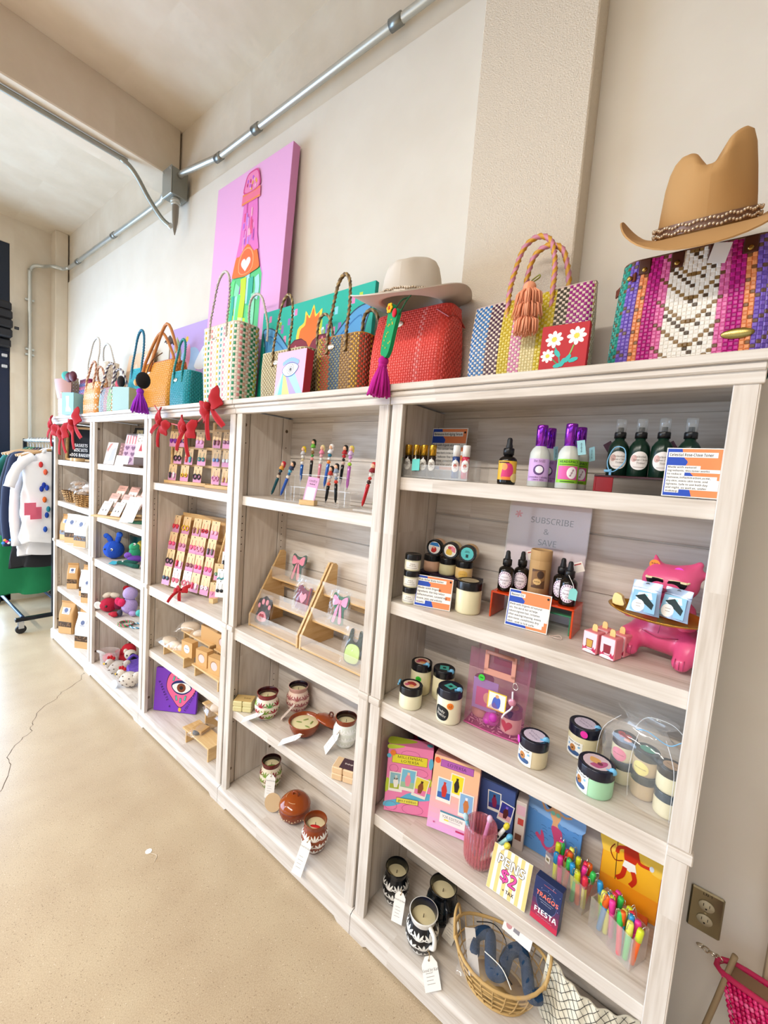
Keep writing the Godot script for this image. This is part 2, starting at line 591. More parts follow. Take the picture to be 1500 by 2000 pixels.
	for i in 5:
		var a: float = [0.03, 0.09, 0.105, 0.095, 0.06][i]
		part("slat", G.new().box(Vector3(-0.015 + a / 2, 0.035 + i * 0.082, 0), Vector3(0.03 + a, 0.078, 4.55), 0.012), mat("26262b", 0.5, 0.2), sh)
	part("end_pin", G.new().at(T(Vector3(0.02, 0.19, -2.3), -90)).cyl(Vector3.ZERO, 0.014, 0.03, 10), mat("4a4a4e", 0.4, 0.6), sh)
	# floor crack, a shallow dark groove
	var cp := crv(V3([-2.2, 0.0004, 0.72, -2.372, 0.0004, 0.608, -2.505, 0.0004, 0.55, -2.6, 0.0004, 0.54, -2.706, 0.0004, 0.485, -2.76, 0.0004, 0.425, -2.834, 0.0004, 0.403, -2.92, 0.0004, 0.37, -3.0, 0.0004, 0.314, -3.05, 0.0004, 0.24, -3.113, 0.0004, 0.199, -3.196, 0.0004, 0.081, -3.25, 0.0004, 0.055, -3.3, 0.0004, 0.025]), 4)
	rng.seed = 3
	var cg := G.new()
	cg.flat()
	for i in cp.size() - 1:
		cp[i + 1] += Vector3(rng.randf_range(-0.006, 0.006), 0, rng.randf_range(-0.006, 0.006))
		var d: Vector3 = (cp[i + 1] - cp[i]).normalized()
		var q := Vector3(-d.z, 0, d.x) * rng.randf_range(0.0008, 0.0016)
		cg.quad(cp[i] + q, cp[i + 1] + q, cp[i + 1] - q, cp[i] - q)
	part("crack", cg, mat("5d4c3a", 0.95), get_node("floor"), "thin crack wandering across the concrete")

func lamps() -> void:
	# long shop lights under the ceiling, out of the frame behind the camera
	for q in [[-4.25, 3.0, "at the left"], [-2.13, 3.0, "in the middle"], [-0.45, 3.0, "at the right"]]:
		var t := thing("strip_light", "long white linear ceiling light above the shop floor, " + q[2], "light", Vector3(q[0], 3.32, q[1]), 0, "linear ceiling lights")
		part("housing", G.new().box(Vector3(0, 0.05, 0), Vector3(1.66, 0.06, 0.2), 0.01), mat("f0f0ee", 0.5), t)
		var em := mat("ffffff", 0.6).duplicate()
		em.emission_enabled = true
		em.emission = Color("fff8ee")
		em.emission_energy_multiplier = 2.0
		part("diffuser", G.new().box(Vector3(0, 0.012, 0), Vector3(1.6, 0.02, 0.16), 0.004), em, t)
		for sx in [-0.65, 0.65]: part("rod", G.new().cyl(Vector3(sx, 0.08, 0), 0.006, 0.22, 8), mat("d0d0d0", 0.3, 0.8), t)
		var l := AreaLight3D.new()
		l.area_size = Vector2(1.6, 0.16)
		l.light_color = Color("fff8ee")
		l.light_energy = LAMP
		l.shadow_enabled = true
		l.area_range = 14.0
		l.position = Vector3(0, -0.004, 0)
		l.rotation_degrees.x = -90
		l.name = "lamp_light"
		t.add_child(l)

# ---------------------------------------------------------------- things on top of the bookcases
const TY := 1.772

# woven plastic bag: every over-and-under of the strands is a raised pillow; fn(x, z, j, rows, side) gives [upright, crosswise] colours
func bag(called: String, label: String, p: Vector3, turn: float, w: float, h: float, d: float, cell: float, fn: Callable, o := {}) -> Node3D:
	var t := thing(called, label, "bag", p, turn, "woven plastic bags on top of the bookcases")
	var r := minf(d * 0.28, 0.035)
	var per := []     # outline points at every column edge
	var P := 2 * (w + d) - 8 * r + TAU * r
	var nc := int(round(P / cell / 2.0)) * 2
	var segs := [[w - 2 * r, 0], [r * PI / 2, 1], [d - 2 * r, 0], [r * PI / 2, 1], [w - 2 * r, 0], [r * PI / 2, 1], [d - 2 * r, 0], [r * PI / 2, 1]]
	for i in nc:
		var s := P * i / nc
		var k := 0
		while s > segs[k][0] and k < 7:
			s -= segs[k][0]
			k += 1
		var q := Vector2.ZERO
		var hw := w / 2 - r
		var hd := d / 2 - r
		var a: float = s / r if segs[k][1] else 0.0
		match k:
			0: q = Vector2(-hw + s, d / 2)
			1: q = Vector2(hw + r * sin(a), hd + r * cos(a))
			2: q = Vector2(w / 2, hd - s)
			3: q = Vector2(hw + r * cos(a), -hd - r * sin(a))
			4: q = Vector2(hw - s, -d / 2)
			5: q = Vector2(-hw - r * sin(a), -hd - r * cos(a))
			6: q = Vector2(-w / 2, -hd + s)
			7: q = Vector2(-hw - r * cos(a), hd + r * sin(a))
		per.append(q)
	var nr := maxi(4, int(round(h / cell)))
	var flare: float = o.get("flare", 0.0)
	var pinch: float = o.get("pinch", 0.0)     # how far the mouth closes front to back
	var tilt: float = o.get("tilt", 0.0)       # right end of the rim higher
	var pos := func(i: int, j: float, off: float) -> Vector3:
		var q: Vector2 = per[(i + nc) % nc]
		var e: Vector2 = per[(i + 1 + nc) % nc] - per[(i - 1 + nc) % nc]
		var nn := Vector2(e.y, -e.x).normalized() * -1.0
		var v := maxf(j, 0.0) / nr
		var sx := 1.0 + flare * (v - 0.5) + 0.02 * sin(v * PI)
		var sz := (1.0 + flare * 0.5 * (v - 0.5) + 0.06 * sin(v * PI)) * (1.0 - pinch * pow(v, 2.5))
		return Vector3(q.x * sx + nn.x * off, v * (h + tilt * q.x / w), q.y * sz + nn.y * off)
	var g := G.new()
	g.flat()
	for j in nr:
		for i in nc:
			var up := (i + j) % 2 == 0
			var m: Vector2 = per[i]
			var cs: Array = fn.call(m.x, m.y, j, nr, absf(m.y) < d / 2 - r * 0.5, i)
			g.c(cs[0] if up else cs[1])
			var ra := cell * (0.26 if up else 0.16)
			var a: Vector3 = pos.call(i, j - (0.08 if up else 0.0), 0)
			var b: Vector3 = pos.call(i + 1, j - (0.08 if up else 0.0), 0)
			var c2: Vector3 = pos.call(i + 1, j + (1.08 if up else 1.0), 0)
			var e: Vector3 = pos.call(i, j + (1.08 if up else 1.0), 0)
			var mid := (a + b + c2 + e) / 4
			var nn := (b - a).cross(e - a).normalized() * ra
			var k := 0.62
			var a1 := mid + (a - mid) * k + nn
			var b1 := mid + (b - mid) * k + nn
			var c1 := mid + (c2 - mid) * k + nn
			var e1 := mid + (e - mid) * k + nn
			g.quad(a1, b1, c1, e1)
			g.quad(a, b, b1, a1); g.quad(b, c2, c1, b1); g.quad(c2, e, e1, c1); g.quad(e, a, a1, e1)
	var body := part("woven_body", g, vc(0.38), t)
	stuff(body)
	var inn := G.new()
	var L := []
	for jj in [nr - 0.2, 0.1]:
		var l := []
		for i in nc: l.append(pos.call(i, jj, -0.003))
		L.append(l)
	inn.soft()
	for i in nc:
		var i1 := (i + 1) % nc
		inn.quad(L[0][i], L[0][i1], L[1][i1], L[1][i])
		inn.tri(L[1][i], L[1][i1], Vector3(0, 0.003, 0))
	part("lining", inn, mat(o.get("inside", "6b5545"), 0.8), t)
	var rim := []
	for i in nc: rim.append(pos.call(i, nr, 0.0005))
	part("rim", G.new().tube(rim, cell * 0.28, 6, true), mat(o.get("rim", fn.call(0.0, d, 0, nr, false, 0)[0]), 0.4), t)
	if o.has("hh"):
		var hx: float = o.get("hx", w * 0.22)
		var hs: float = o.get("drop", 0.06)
		for s in ([1, -1] if not o.get("single", false) else [1]):
			var zf: float = s * d / 2 * (1.0 - pinch) + s * 0.006
			var hh: float = o.hh + (0.0 if s > 0 else o.get("back_dh", -0.03))
			var ox: float = 0.0 if s > 0 else o.get("back_dx", 0.02)
			var lz: float = o.get("lean", -0.02) * s
			var pts := crv(V3([-hx + ox, h - hs, zf, -hx + ox, h + 0.01, zf, -hx * 0.92 + ox, h + hh * 0.45, zf + lz * 0.6, -hx * 0.62 + ox, h + hh * 0.86, zf + lz, ox, h + hh, zf + lz * 1.1, hx * 0.62 + ox, h + hh * 0.86, zf + lz, hx * 0.92 + ox, h + hh * 0.45, zf + lz * 0.6, hx + ox, h + 0.01, zf, hx + ox, h - hs, zf]), 6)
			part("handle", rope(pts, o.get("hr", 0.006), o.get("hc", "b98a4a"), o.get("hc2", o.get("hc", "b98a4a"))), vc(0.45), t)
	if o.has("badge"):
		var bp: Vector2 = o.badge
		part("badge", G.new().at(T(Vector3(bp.x, bp.y, d / 2 * (1.0 - pinch * pow(bp.y / h, 2.5)) + 0.006))).ell(Vector3.ZERO, Vector3(o.get("bs", 0.02), o.get("bs", 0.02) * 0.5, 0.003), 16, 8), mat("e9e4d8", 0.2, 0.7), t, "oval metal badge")
	return t

func rope(pts: Array, r: float, ca: String, cb: String) -> G:
	var g := G.new()
	g.soft()
	var sg := 8
	var ring := []
	var nn := Vector3(0.2, 0.1, 0.97)
	var pitch := 0.0
	for i in pts.size():
		var t: Vector3 = (pts[mini(i + 1, pts.size() - 1)] - pts[maxi(i - 1, 0)]).normalized()
		nn = (nn - t * nn.dot(t)).normalized()
		var bn := t.cross(nn)
		if i > 0: pitch += pts[i].distance_to(pts[i - 1]) / r * 0.7
		var l := []
		for k in sg:
			var a := TAU * k / sg + pitch
			l.append(pts[i] + (nn * cos(a) + bn * sin(a)) * r * (1.0 + 0.12 * cos(TAU * k / sg * 4)))
		ring.append(l)
	for i in pts.size() - 1:
		for k in sg:
			g.c(ca if (k / 2) % 2 == 0 else cb)
			g.quad(ring[i][k], ring[i][(k + 1) % sg], ring[i + 1][(k + 1) % sg], ring[i + 1][k])
	return g

func tassel(g: G, top: Vector3, ln: float, r: float, sd := 1) -> G:   # gathered head and a ragged skirt of threads
	g.ell(top + Vector3(0, -r * 0.35, 0), Vector3(r * 0.42, r * 0.4, r * 0.42), 12, 7)
	g.lathe([[r * 0.33, -r * 0.85], [r * 0.38, -r * 0.72], [r * 0.33, -r * 0.6]], 12, top)
	rng.seed = sd
	for k in 46:
		var a := k * 2.39996
		var q := sqrt((k + 0.5) / 46.0)
		var d := Vector3(cos(a), 0, sin(a))
		var e := top + d * r * q * rng.randf_range(0.85, 1.1) + Vector3(0, -ln * rng.randf_range(0.93, 1.0), 0)
		var s := top + d * r * 0.22 * q + Vector3(0, -r * 0.7, 0)
		g.tube([s, s.lerp(e, 0.5) + d * r * 0.08 * q, e], [r * 0.1, r * 0.13, r * 0.09], 5)
	return g

func hat(called: String, label: String, p: Vector3, rot: Vector3, rx: float, rz: float, brim: float, ch: float, curl: float, hex: String, band: String, flatten := 0.0) -> Node3D:
	var t := thing(called, label, "hat", p)
	t.rotation_degrees = rot
	var prof := []    # [distance out of the crown 1 = base, height]
	for i in 13: prof.append([1.0 + (1.0 - i / 12.0), 0.0])
	for q in [[1.0, 0.006], [0.985, 0.02], [0.96, 0.3], [0.92, 0.6], [0.86, 0.82], [0.78, 0.94], [0.66, 1.0], [0.5, 1.03], [0.33, 1.04], [0.16, 1.045], [0.0, 1.05]]: prof.append(q)
	var f := func(u: float, v: float) -> Vector3:
		var a := u * TAU
		var q: Array = prof[int(round(v * (prof.size() - 1)))]
		var dx := sin(a)
		var dz := cos(a)
		if q[0] > 1.0:
			var e: float = q[0] - 1.0
			var br := brim * (1.0 + 0.12 * dz * dz)
			var y := curl * pow(e, 2.2) * pow(absf(dx), 2.5) - 0.022 * e * e * dz * dz
			var tuck := 1.0 - 0.28 * pow(e, 3.0) * pow(absf(dx), 3.0) * signf(curl) * clampf(curl / 0.06, 0, 1)
			return Vector3(dx * (rx + br * e * tuck), y, dz * (rz + br * e))
		var x: float = dx * rx * q[0] * (1.0 - 0.1 * float(q[1]) * (1.0 - flatten))
		var z: float = dz * rz * q[0]
		var yy: float = q[1] * ch
		yy -= ch * 0.3 * (1.0 - flatten) * smoothstep(0.7, 1.02, q[1]) * exp(-pow(x / (rx * 0.3), 2.0))
		yy += ch * 0.1 * smoothstep(0.6, 1.0, q[1]) * (x / rx) * (1.0 - flatten)
		var dent := 0.16 * smoothstep(0.35, 0.9, q[1]) * exp(-pow((absf(a - PI) - PI + 0.75 if dz > 0 else 9.0) / 0.4, 2.0))
		return Vector3(x * (1.0 - dent), yy, z * (1.0 - dent))
	part("felt", G.new().surf(f, 56, prof.size() - 1, 0.003), mat(hex, 0.9), t)
	var bp := []
	for i in 40:
		var a := TAU * i / 40
		bp.append(Vector3(sin(a) * (rx + 0.003), 0.012, cos(a) * (rz + 0.003)))
	if band:
		part("band", G.new().surf(func(u, v): return Vector3(sin(u * TAU) * (rx + 0.0035 - v * 0.002), 0.003 + v * 0.02, cos(u * TAU) * (rz + 0.0035 - v * 0.002)), 40, 1), mat(band, 0.4, 0.3), t)
		var bd := G.new()
		for i in 90:
			var a := TAU * i / 90
			for j in 2:
				bd.ell(Vector3(sin(a) * (rx + 0.005), 0.007 + j * 0.011 + 0.002 * sin(i * 1.3), cos(a) * (rz + 0.005)), Vector3.ONE * 0.0032, 6, 4)
		stuff(part("beads", bd, mat("d9c6ae", 0.25, 0.6), t, "rows of shiny beads round the band"))
	return t

func canvas(called: String, label: String, p: Vector3, turn: float, lean: float, w: float, h: float, d: float, face: String, edge: String, art: Callable) -> Node3D:
	var t := thing(called, label, "painting", p, turn)
	t.rotation_degrees.x = -lean
	t.position.y += d * sin(deg_to_rad(lean)) + 0.0005
	part("stretched_canvas", G.new().box(Vector3(0, h / 2, -d / 2), Vector3(w, h, d), 0.0015), mat(edge, 0.8), t)
	var g := G.new()
	g.c(face).rc(-w / 2 + 0.001, 0.001, w / 2 - 0.001, h - 0.001)
	art.call(g)
	part("paint", g, vc(0.6), t)
	return t

func flower(g: G, x: float, y: float, r: float, hex: String, eye: String, petals := 8) -> void:
	for i in petals:
		var a := TAU * i / petals
		var pts := []
		for k in 10:
			var b := TAU * k / 10
			pts.append(Vector2(x, y) + Vector2(r * 0.62 + cos(b) * r * 0.38, sin(b) * r * 0.24).rotated(a))
		g.c(hex).pg(pts)
		g.lay -= 1
	g.lay += 1
	g.c(eye).dot(x, y, r * 0.28)

func q1_all() -> void:
	# --- chevron bag and tan hat at the right
	var zig := func(x, z, j, nr, side, i):
		var k: float = absf(x) / 0.143
		if side: return ["1d9a8c", "6b4a2c"]
		var zz := fposmod(j * 0.0082 - absf(x) * 0.85, 0.0492)
		var br := zz < 0.0085
		if k < 0.3: return ["f3efe6" if not br else "7a5a30", ("4d3a26" if (i / 2 + j / 2) % 2 and zz > 0.024 else "efe9de") if not br else "8a6a3a"]
		if k < 0.42: return ["e878b0", "6e4a2e" if br else "d0609a"]
		if k < 0.6: return ["c8208c", "7a4630" if br else "a01a70"]
		if k < 0.72: return ["ee9a62", "7e5430" if j % 3 == 0 else "d88450"]
		if k < 0.9: return ["7f62c4", "6a5040" if br else "6a50b0"]
		return ["189a86", "6b4a2c" if j % 3 == 0 else "128070"]
	var cb := bag("woven_bag", "chevron woven bag in white, magenta, orange and purple under the tan hat", Vector3(-0.135, TY, -0.19), 0, 0.285, 0.262, 0.13, 0.0082, zig, {"flare": -0.1, "inside": "3a2a20", "rim": "6b4630"})
	for q in [-0.09, -0.03, 0.035, 0.09]:
		part("leather_tab", G.new().box(Vector3(q, 0.245, 0.066), Vector3(0.024, 0.034, 0.005), 0.003), mat("4a2418", 0.4), cb)
		part("rivet", G.new().at(T(Vector3(q, 0.238, 0.069))).ell(Vector3.ZERO, Vector3(0.0055, 0.0055, 0.003), 10, 6), mat("a88a4a", 0.25, 0.9), cb)
	part("leather_strap", G.new().surf(func(u, v): return Vector3(-0.152 + u * 0.045, 0.205 + v * 0.018 + u * 0.012, 0.02 + u * 0.052), 4, 1, 0.003), mat("6a3424", 0.4), cb)
	part("rivet", G.new().ell(Vector3(-0.118, 0.225, 0.067), Vector3(0.006, 0.006, 0.004), 10, 6), mat("b09050", 0.25, 0.9), cb)
	part("badge", G.new().at(T(Vector3(0.088, 0.072, 0.072))).ell(Vector3.ZERO, Vector3(0.027, 0.0105, 0.0025), 20, 8), mat("a08c50", 0.25, 0.9), cb, "oval brass badge")
	hat("cowboy_hat", "tan suede cowboy hat with sparkly band on the chevron bag", Vector3(-0.128, 2.088, -0.165), Vector3(27, 4, 1.5), 0.088, 0.1, 0.09, 0.15, 0.055, "b98d58", "8a6a5a")
	var pt := solo("price_tag", G.new().at(T(Vector3.ZERO, -8, 0, -12)).box(Vector3.ZERO, Vector3(0.03, 0.042, 0.0008)).c("333333"), mat("f2f2f0", 0.7), "white handwritten price tag hanging under the tan hat brim", "tag", Vector3(-0.093, 2.005, -0.105), 5)
	part("handwriting", G.new().at(T(Vector3.ZERO, -8, 0, -12)).c("30302e").tx("176-", 0, 0, 0.009, FS, 0, 1.3), vc(), pt)
	# --- daisy canvas
	canvas("painting", "small red canvas painted with three white daisies", Vector3(-0.355, TY + 0.001, -0.022), 2, 3, 0.103, 0.108, 0.018, "b81420", "b01722", func(g):
		flower(g, -0.022, 0.075, 0.02, "f7f4ea", "e8d24a"); flower(g, 0.026, 0.078, 0.021, "f7f4ea", "e8d24a"); flower(g, -0.033, 0.038, 0.016, "f7f4ea", "e8d24a")
		g.c("3aa890").ln(crv(V2([-0.018, 0.056, -0.008, 0.035, -0.004, 0.014])), 0.0028); g.c("7cc060").ln(crv(V2([0.022, 0.058, 0.014, 0.035, -0.002, 0.012])), 0.0028)
		g.c("4a9a5a").ln(crv(V2([-0.022, 0.03, -0.012, 0.02, -0.004, 0.012])), 0.0022)
		for q in [[-0.012, 0.042, 2.2], [0.012, 0.028, 1.0], [-0.008, 0.014, 0.2], [0.024, 0.024, 0.3], [0.002, 0.02, 1.2]]:
			var l := []
			for k in 8: l.append(Vector2(q[0], q[1]) + Vector2(cos(TAU * k / 8) * 0.011, sin(TAU * k / 8) * 0.0052).rotated(q[2]))
			g.c("35b8ae").pg(l))
	# --- striped tote with rope handles and peach tassel
	var stripes := func(x, z, j, nr, side, i):
		var k: float = (x + 0.16) / 0.32
		var w := "e8d8c6"
		if side: return [w, "d8b86a"]
		if k < 0.14: return ["2f78b8", "dfe0e0" if j % 2 else "e8d8c6"]
		if k < 0.28: return ["4a2040", w]
		if k < 0.37: return ["cdb420", "e0cf70"]
		if k < 0.47: return ["d884b0", w]
		if k < 0.6: return ["e4d6a0", "d8c890"]
		if k < 0.7: return ["d0b818", "e0cf70"]
		if k < 0.82: return ["40382c", w]
		return ["a01a86", w]
	bag("woven_tote", "striped woven tote in blue, plum, yellow and magenta with braided handles", Vector3(-0.505, TY, -0.205), 2, 0.325, 0.262, 0.085, 0.0078, stripes, {"pinch": 0.6, "hh": 0.165, "hx": 0.06, "hc": "d8a030", "hc2": "d48aa0", "hr": 0.0075, "back_dx": 0.03, "back_dh": -0.03, "rim": "d0b8b0", "inside": "a08a70", "tilt": 0.02})
	var tg := G.new()
	tg.c("f0a27c")
	tg.ell(Vector3(0, -0.012, 0), Vector3(0.017, 0.016, 0.016), 14, 9)
	rng.seed = 8
	for lv in 3:
		var y0: float = [-0.02, -0.052, -0.09][lv]
		for k in 70:
			tg.c(["f0a27c", "eb9a74", "f4b08c"][k % 3])
			var a := k * 2.39996
			var q := sqrt((k + 0.5) / 70.0)
			var dd := Vector3(cos(a), 0, sin(a) * 0.7)
			var rr: float = [0.038, 0.04, 0.034][lv]
			var e := Vector3(0, y0 - 0.052, 0) + dd * rr * q + Vector3(rng.randf_range(-0.003, 0.003), 0.012 * q + rng.randf_range(0, 0.006), 0)
			var s := Vector3(0, y0 + 0.008, 0) + dd * 0.01 * q
			tg.tube([s, s.lerp(e, 0.45) + dd * 0.01 * q + Vector3(0, 0.004, 0), e], [0.0018, 0.003, 0.0016], 5)
	var tz := thing("tassel", "peach tiered pom-pom tassel hanging on the striped tote", "tassel", Vector3(-0.485, 2.038, -0.122), 0)
	part("threads", tg, vc(0.95), tz)
	part("loop", G.new().tube(crv(V3([0.006, 0.0, 0, 0.016, 0.018, -0.02, 0.012, 0.03, -0.03, -0.004, 0.022, -0.03, -0.002, 0.0, 0]), 4), 0.0018, 6), mat("8a8a30", 0.8), tz)
	# --- red bag, white hat, cactus charm
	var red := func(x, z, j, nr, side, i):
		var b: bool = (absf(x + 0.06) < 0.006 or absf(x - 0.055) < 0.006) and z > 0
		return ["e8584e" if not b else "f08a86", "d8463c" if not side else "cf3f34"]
	var rb := bag("woven_bag", "coral red woven bag under the cream hat", Vector3(-0.885, TY, -0.198), 0, 0.29, 0.278, 0.156, 0.0088, red, {"pinch": 0.45, "inside": "701c18", "rim": "c83a32", "badge": Vector2(-0.035, 0.235)})
	part("folded_corner", G.new().surf(func(u, v): return Vector3(0.105 + u * 0.045, 0.262 + 0.018 * sin(v * PI) - u * 0.03, 0.055 - v * 0.11), 4, 6, 0.003), mat("b83a30", 0.45), rb)
	hat("brimmed_hat", "cream felt brimmed hat resting on the coral red bag", Vector3(-0.89, 2.078, -0.16), Vector3(9, 12, -1), 0.102, 0.105, 0.1, 0.118, 0.03, "d3c8ba", "c3b6a6", 0.75)
	var ch := thing("bag_charm", "green felt cactus bag charm with magenta tassel hanging over the edge", "charm", Vector3(-0.8, 1.96, 0.05), -18)
	ch.rotation_degrees.z = -8
	var body := []
	for q in [[-0.02, -0.115], [0.004, -0.122], [0.018, -0.1], [0.026, -0.05], [0.034, -0.01], [0.03, 0.004], [0.012, -0.002], [0.006, 0.016], [-0.012, 0.018], [-0.016, -0.03], [-0.024, -0.06], [-0.026, -0.1]]: body.append(Vector2(q[0], q[1]))
	part("cactus_body", G.new().prism(PackedVector2Array(crv(body, 4, true)), 0.012, -0.006), mat("14935a", 0.95), ch)
	var fl := G.new()
	fl.at(T(Vector3(0, 0, 0.006)))
	rng.seed = 4
	for i in 16:
		fl.c("d8b020")
		var q := Vector2(rng.randf_range(-0.018, 0.018), rng.randf_range(-0.105, -0.02))
		fl.ln([q - Vector2(0.0025, 0.002), q + Vector2(0.0025, 0.002)], 0.0012)
		fl.ln([q - Vector2(0.0025, -0.002), q + Vector2(0.0025, -0.002)], 0.0012)
	part("stitches", fl, vc(0.9), ch)
	var f2 := G.new()
	for i in 6: f2.ell(Vector3(-0.004 + 0.009 * cos(i * PI / 3), 0.008 + 0.009 * sin(i * PI / 3), 0.01), Vector3(0.0055, 0.0055, 0.003), 8, 5)
	part("yellow_flower", f2, mat("f0b418", 0.9), ch)
	part("flower_centre", G.new().ell(Vector3(-0.004, 0.008, 0.012), Vector3(0.005, 0.005, 0.003), 8, 5), mat("e05a20", 0.9), ch)
	part("red_bud", G.new().ell(Vector3(0.024, -0.008, 0.01), Vector3(0.009, 0.012, 0.005), 10, 6), mat("d8263a", 0.9), ch)
	part("cord", G.new().tube(crv(V3([0.01, 0.005, 0, 0.02, 0.03, -0.01, 0.008, 0.048, -0.04, 0.03, 0.046, -0.03, 0.046, 0.02, -0.006, 0.032, -0.012, 0]), 4), 0.002, 6), mat("1f5a3a", 0.9), ch)
	part("tassel", tassel(G.new(), Vector3(-0.012, -0.118, 0), 0.115, 0.036, 2), mat("b8108a", 0.9), ch, "magenta thread tassel")
	# --- bags between the teal canvas and the coral bag
	var dark := func(x, z, j, nr, side, i):
		var k: float = (x + 0.13) / 0.26
		var c2 := "6b4a34"
		if side: return ["a8442e" if i % 3 else "c89a30", "5a4030"]
		if k < 0.18: return ["c8a83a", c2]
		if k < 0.36: return ["c05a4a", "8a7a4a"]
		if k < 0.56: return ["4a6488", "8a8a6a"]
		if k < 0.74: return ["8a6a4a", "b08a4a"]
		return ["d0a038" if k < 0.88 else "c04a30", c2]
	bag("woven_bag", "dark multicolour striped woven bag with brown handles beside the coral bag", Vector3(-1.163, TY, -0.165), 0, 0.24, 0.222, 0.125, 0.0085, dark, {"hh": 0.22, "hx": 0.046, "hc": "6b5230", "hc2": "a88a56", "hr": 0.0068, "badge": Vector2(-0.03, 0.185), "rim": "b8862e", "back_dx": 0.05, "back_dh": -0.1, "inside": "3a2a1e"})
	bag("woven_bag", "beige and olive woven bag with brown braided handles behind the eye canvas", Vector3(-1.48, TY, -0.162), 0, 0.29, 0.21, 0.115, 0.0085, func(x, z, j, nr, side, i): return ["d8cba6", "8a7a4e"], {"hh": 0.225, "hx": 0.05, "hc": "6e5832", "hc2": "b8a070", "hr": 0.006, "badge": Vector2(-0.03, 0.165), "rim": "c8b88e", "back_dx": 0.13, "back_dh": -0.07, "inside": "5a4a34"})
	canvas("painting", "small canvas of an eye with rainbow rays and lashes", Vector3(-1.325, TY + 0.001, -0.02), 0, 4, 0.165, 0.168, 0.036, "f0b8d6", "b83240", func(g):
		var e := Vector2(0.0, 0.098)
		for q in [["bfe6ea", -0.0825, -0.06], ["7fd0cc", -0.06, -0.035], ["f0e08a", -0.035, 0.01], ["b8a6dc", 0.01, 0.05], ["a8d6f0", 0.05, 0.0825]]:
			g.c(q[0]).pg(V2([-0.03 + q[1] * 0.2, 0.085, 0.03 + q[2] * 0.2 - 0.06 + 0.04, 0.085, q[2], 0.002, q[1], 0.002]))
		for i in 9:
			g.c("8fb8e6").dot(-0.04 + i * 0.01, 0.122 + 0.012 * sin(i * PI / 8), 0.007, 0.009, 10)
		g.c("4a78b8").pg(crv(V2([-0.047, 0.096, -0.02, 0.12, 0.015, 0.122, 0.047, 0.104, 0.02, 0.075, -0.02, 0.072]), 5, true))
		g.c("f6f3ee").pg(crv(V2([-0.044, 0.096, -0.02, 0.117, 0.015, 0.119, 0.044, 0.104, 0.018, 0.078, -0.02, 0.075]), 5, true))
		g.c("5a5a60").dot(0.002, 0.098, 0.02); g.c("e8e8ec").dot(0.002, 0.098, 0.0185); g.c("8a8a92").dot(0.002, 0.098, 0.012); g.c("d8d8de").dot(0.002, 0.098, 0.01); g.c("5a5a60").dot(0.003, 0.097, 0.006))
	canvas("painting", "teal canvas of a flaming winged heart leaning on the wall behind bags", Vector3(-1.484, TY + 0.001, -0.236), 0, 2.6, 0.7, 0.47, 0.02, "1fb8a4", "1a9a8c", func(g):
		g.warp = [[-1, -1], [0.02, 0.02], [0.06, 0.14], [0.34, 0.385], [0.44, 0.45], [2, 2]]
		rng.seed = 17
		for i in 26: 
			var q := Vector2(rng.randf_range(-0.33, 0.31), rng.randf_range(0.2, 0.41))
			g.c(["e88ac0", "8fd8e8", "b8d84a", "9a7ac8", "d8eef0"][i % 5]).rc(q.x, q.y, q.x + 0.018, q.y + 0.045)
			g.lay -= 1
		g.lay += 1
		for s in [-1, 1]:
			g.c("1a4a6a").pg(crv(V2([0.08 * s, 0.13, 0.14 * s, 0.22, 0.25 * s, 0.33, 0.34 * s, 0.345, 0.32 * s, 0.25, 0.3 * s, 0.1, 0.2 * s, 0.06]), 5, true))
			g.c("5aa8e0").pg(crv(V2([0.085 * s, 0.135, 0.145 * s, 0.215, 0.25 * s, 0.322, 0.332 * s, 0.337, 0.312 * s, 0.25, 0.294 * s, 0.106, 0.2 * s, 0.066]), 5, true))
			g.c("2f7ac0").ln(crv(V2([0.13 * s, 0.16, 0.2 * s, 0.24, 0.29 * s, 0.3, 0.3 * s, 0.22])), 0.007)
			g.c("2f7ac0").ln(crv(V2([0.16 * s, 0.12, 0.22 * s, 0.2, 0.28 * s, 0.2])), 0.006)
		g.c("f0dc4a").pg(crv(V2([-0.075, 0.2, -0.085, 0.3, -0.045, 0.33, -0.04, 0.4, -0.012, 0.36, 0.01, 0.43, 0.03, 0.36, 0.065, 0.39, 0.06, 0.3, 0.075, 0.2]), 3, true))
		g.c("ef7a2a").pg(crv(V2([-0.06, 0.2, -0.068, 0.29, -0.036, 0.315, -0.032, 0.375, -0.01, 0.345, 0.01, 0.41, 0.024, 0.345, 0.05, 0.37, 0.048, 0.3, 0.06, 0.2]), 3, true))
		g.c("5a1420").heart(0, 0.14, 0.155); g.c("8c2438").heart(0, 0.14, 0.148)
		for q in [[-0.09, 0.2], [0.08, 0.22], [-0.05, 0.12], [0.1, 0.12]]: g.c("e88aa0").dot(q[0], q[1], 0.008, 0.022)
		g.c("f4f0e8").dot(0.05, 0.08, 0.02, 0.028); g.c("f4f0e8").dot(0.085, 0.05, 0.022, 0.018))
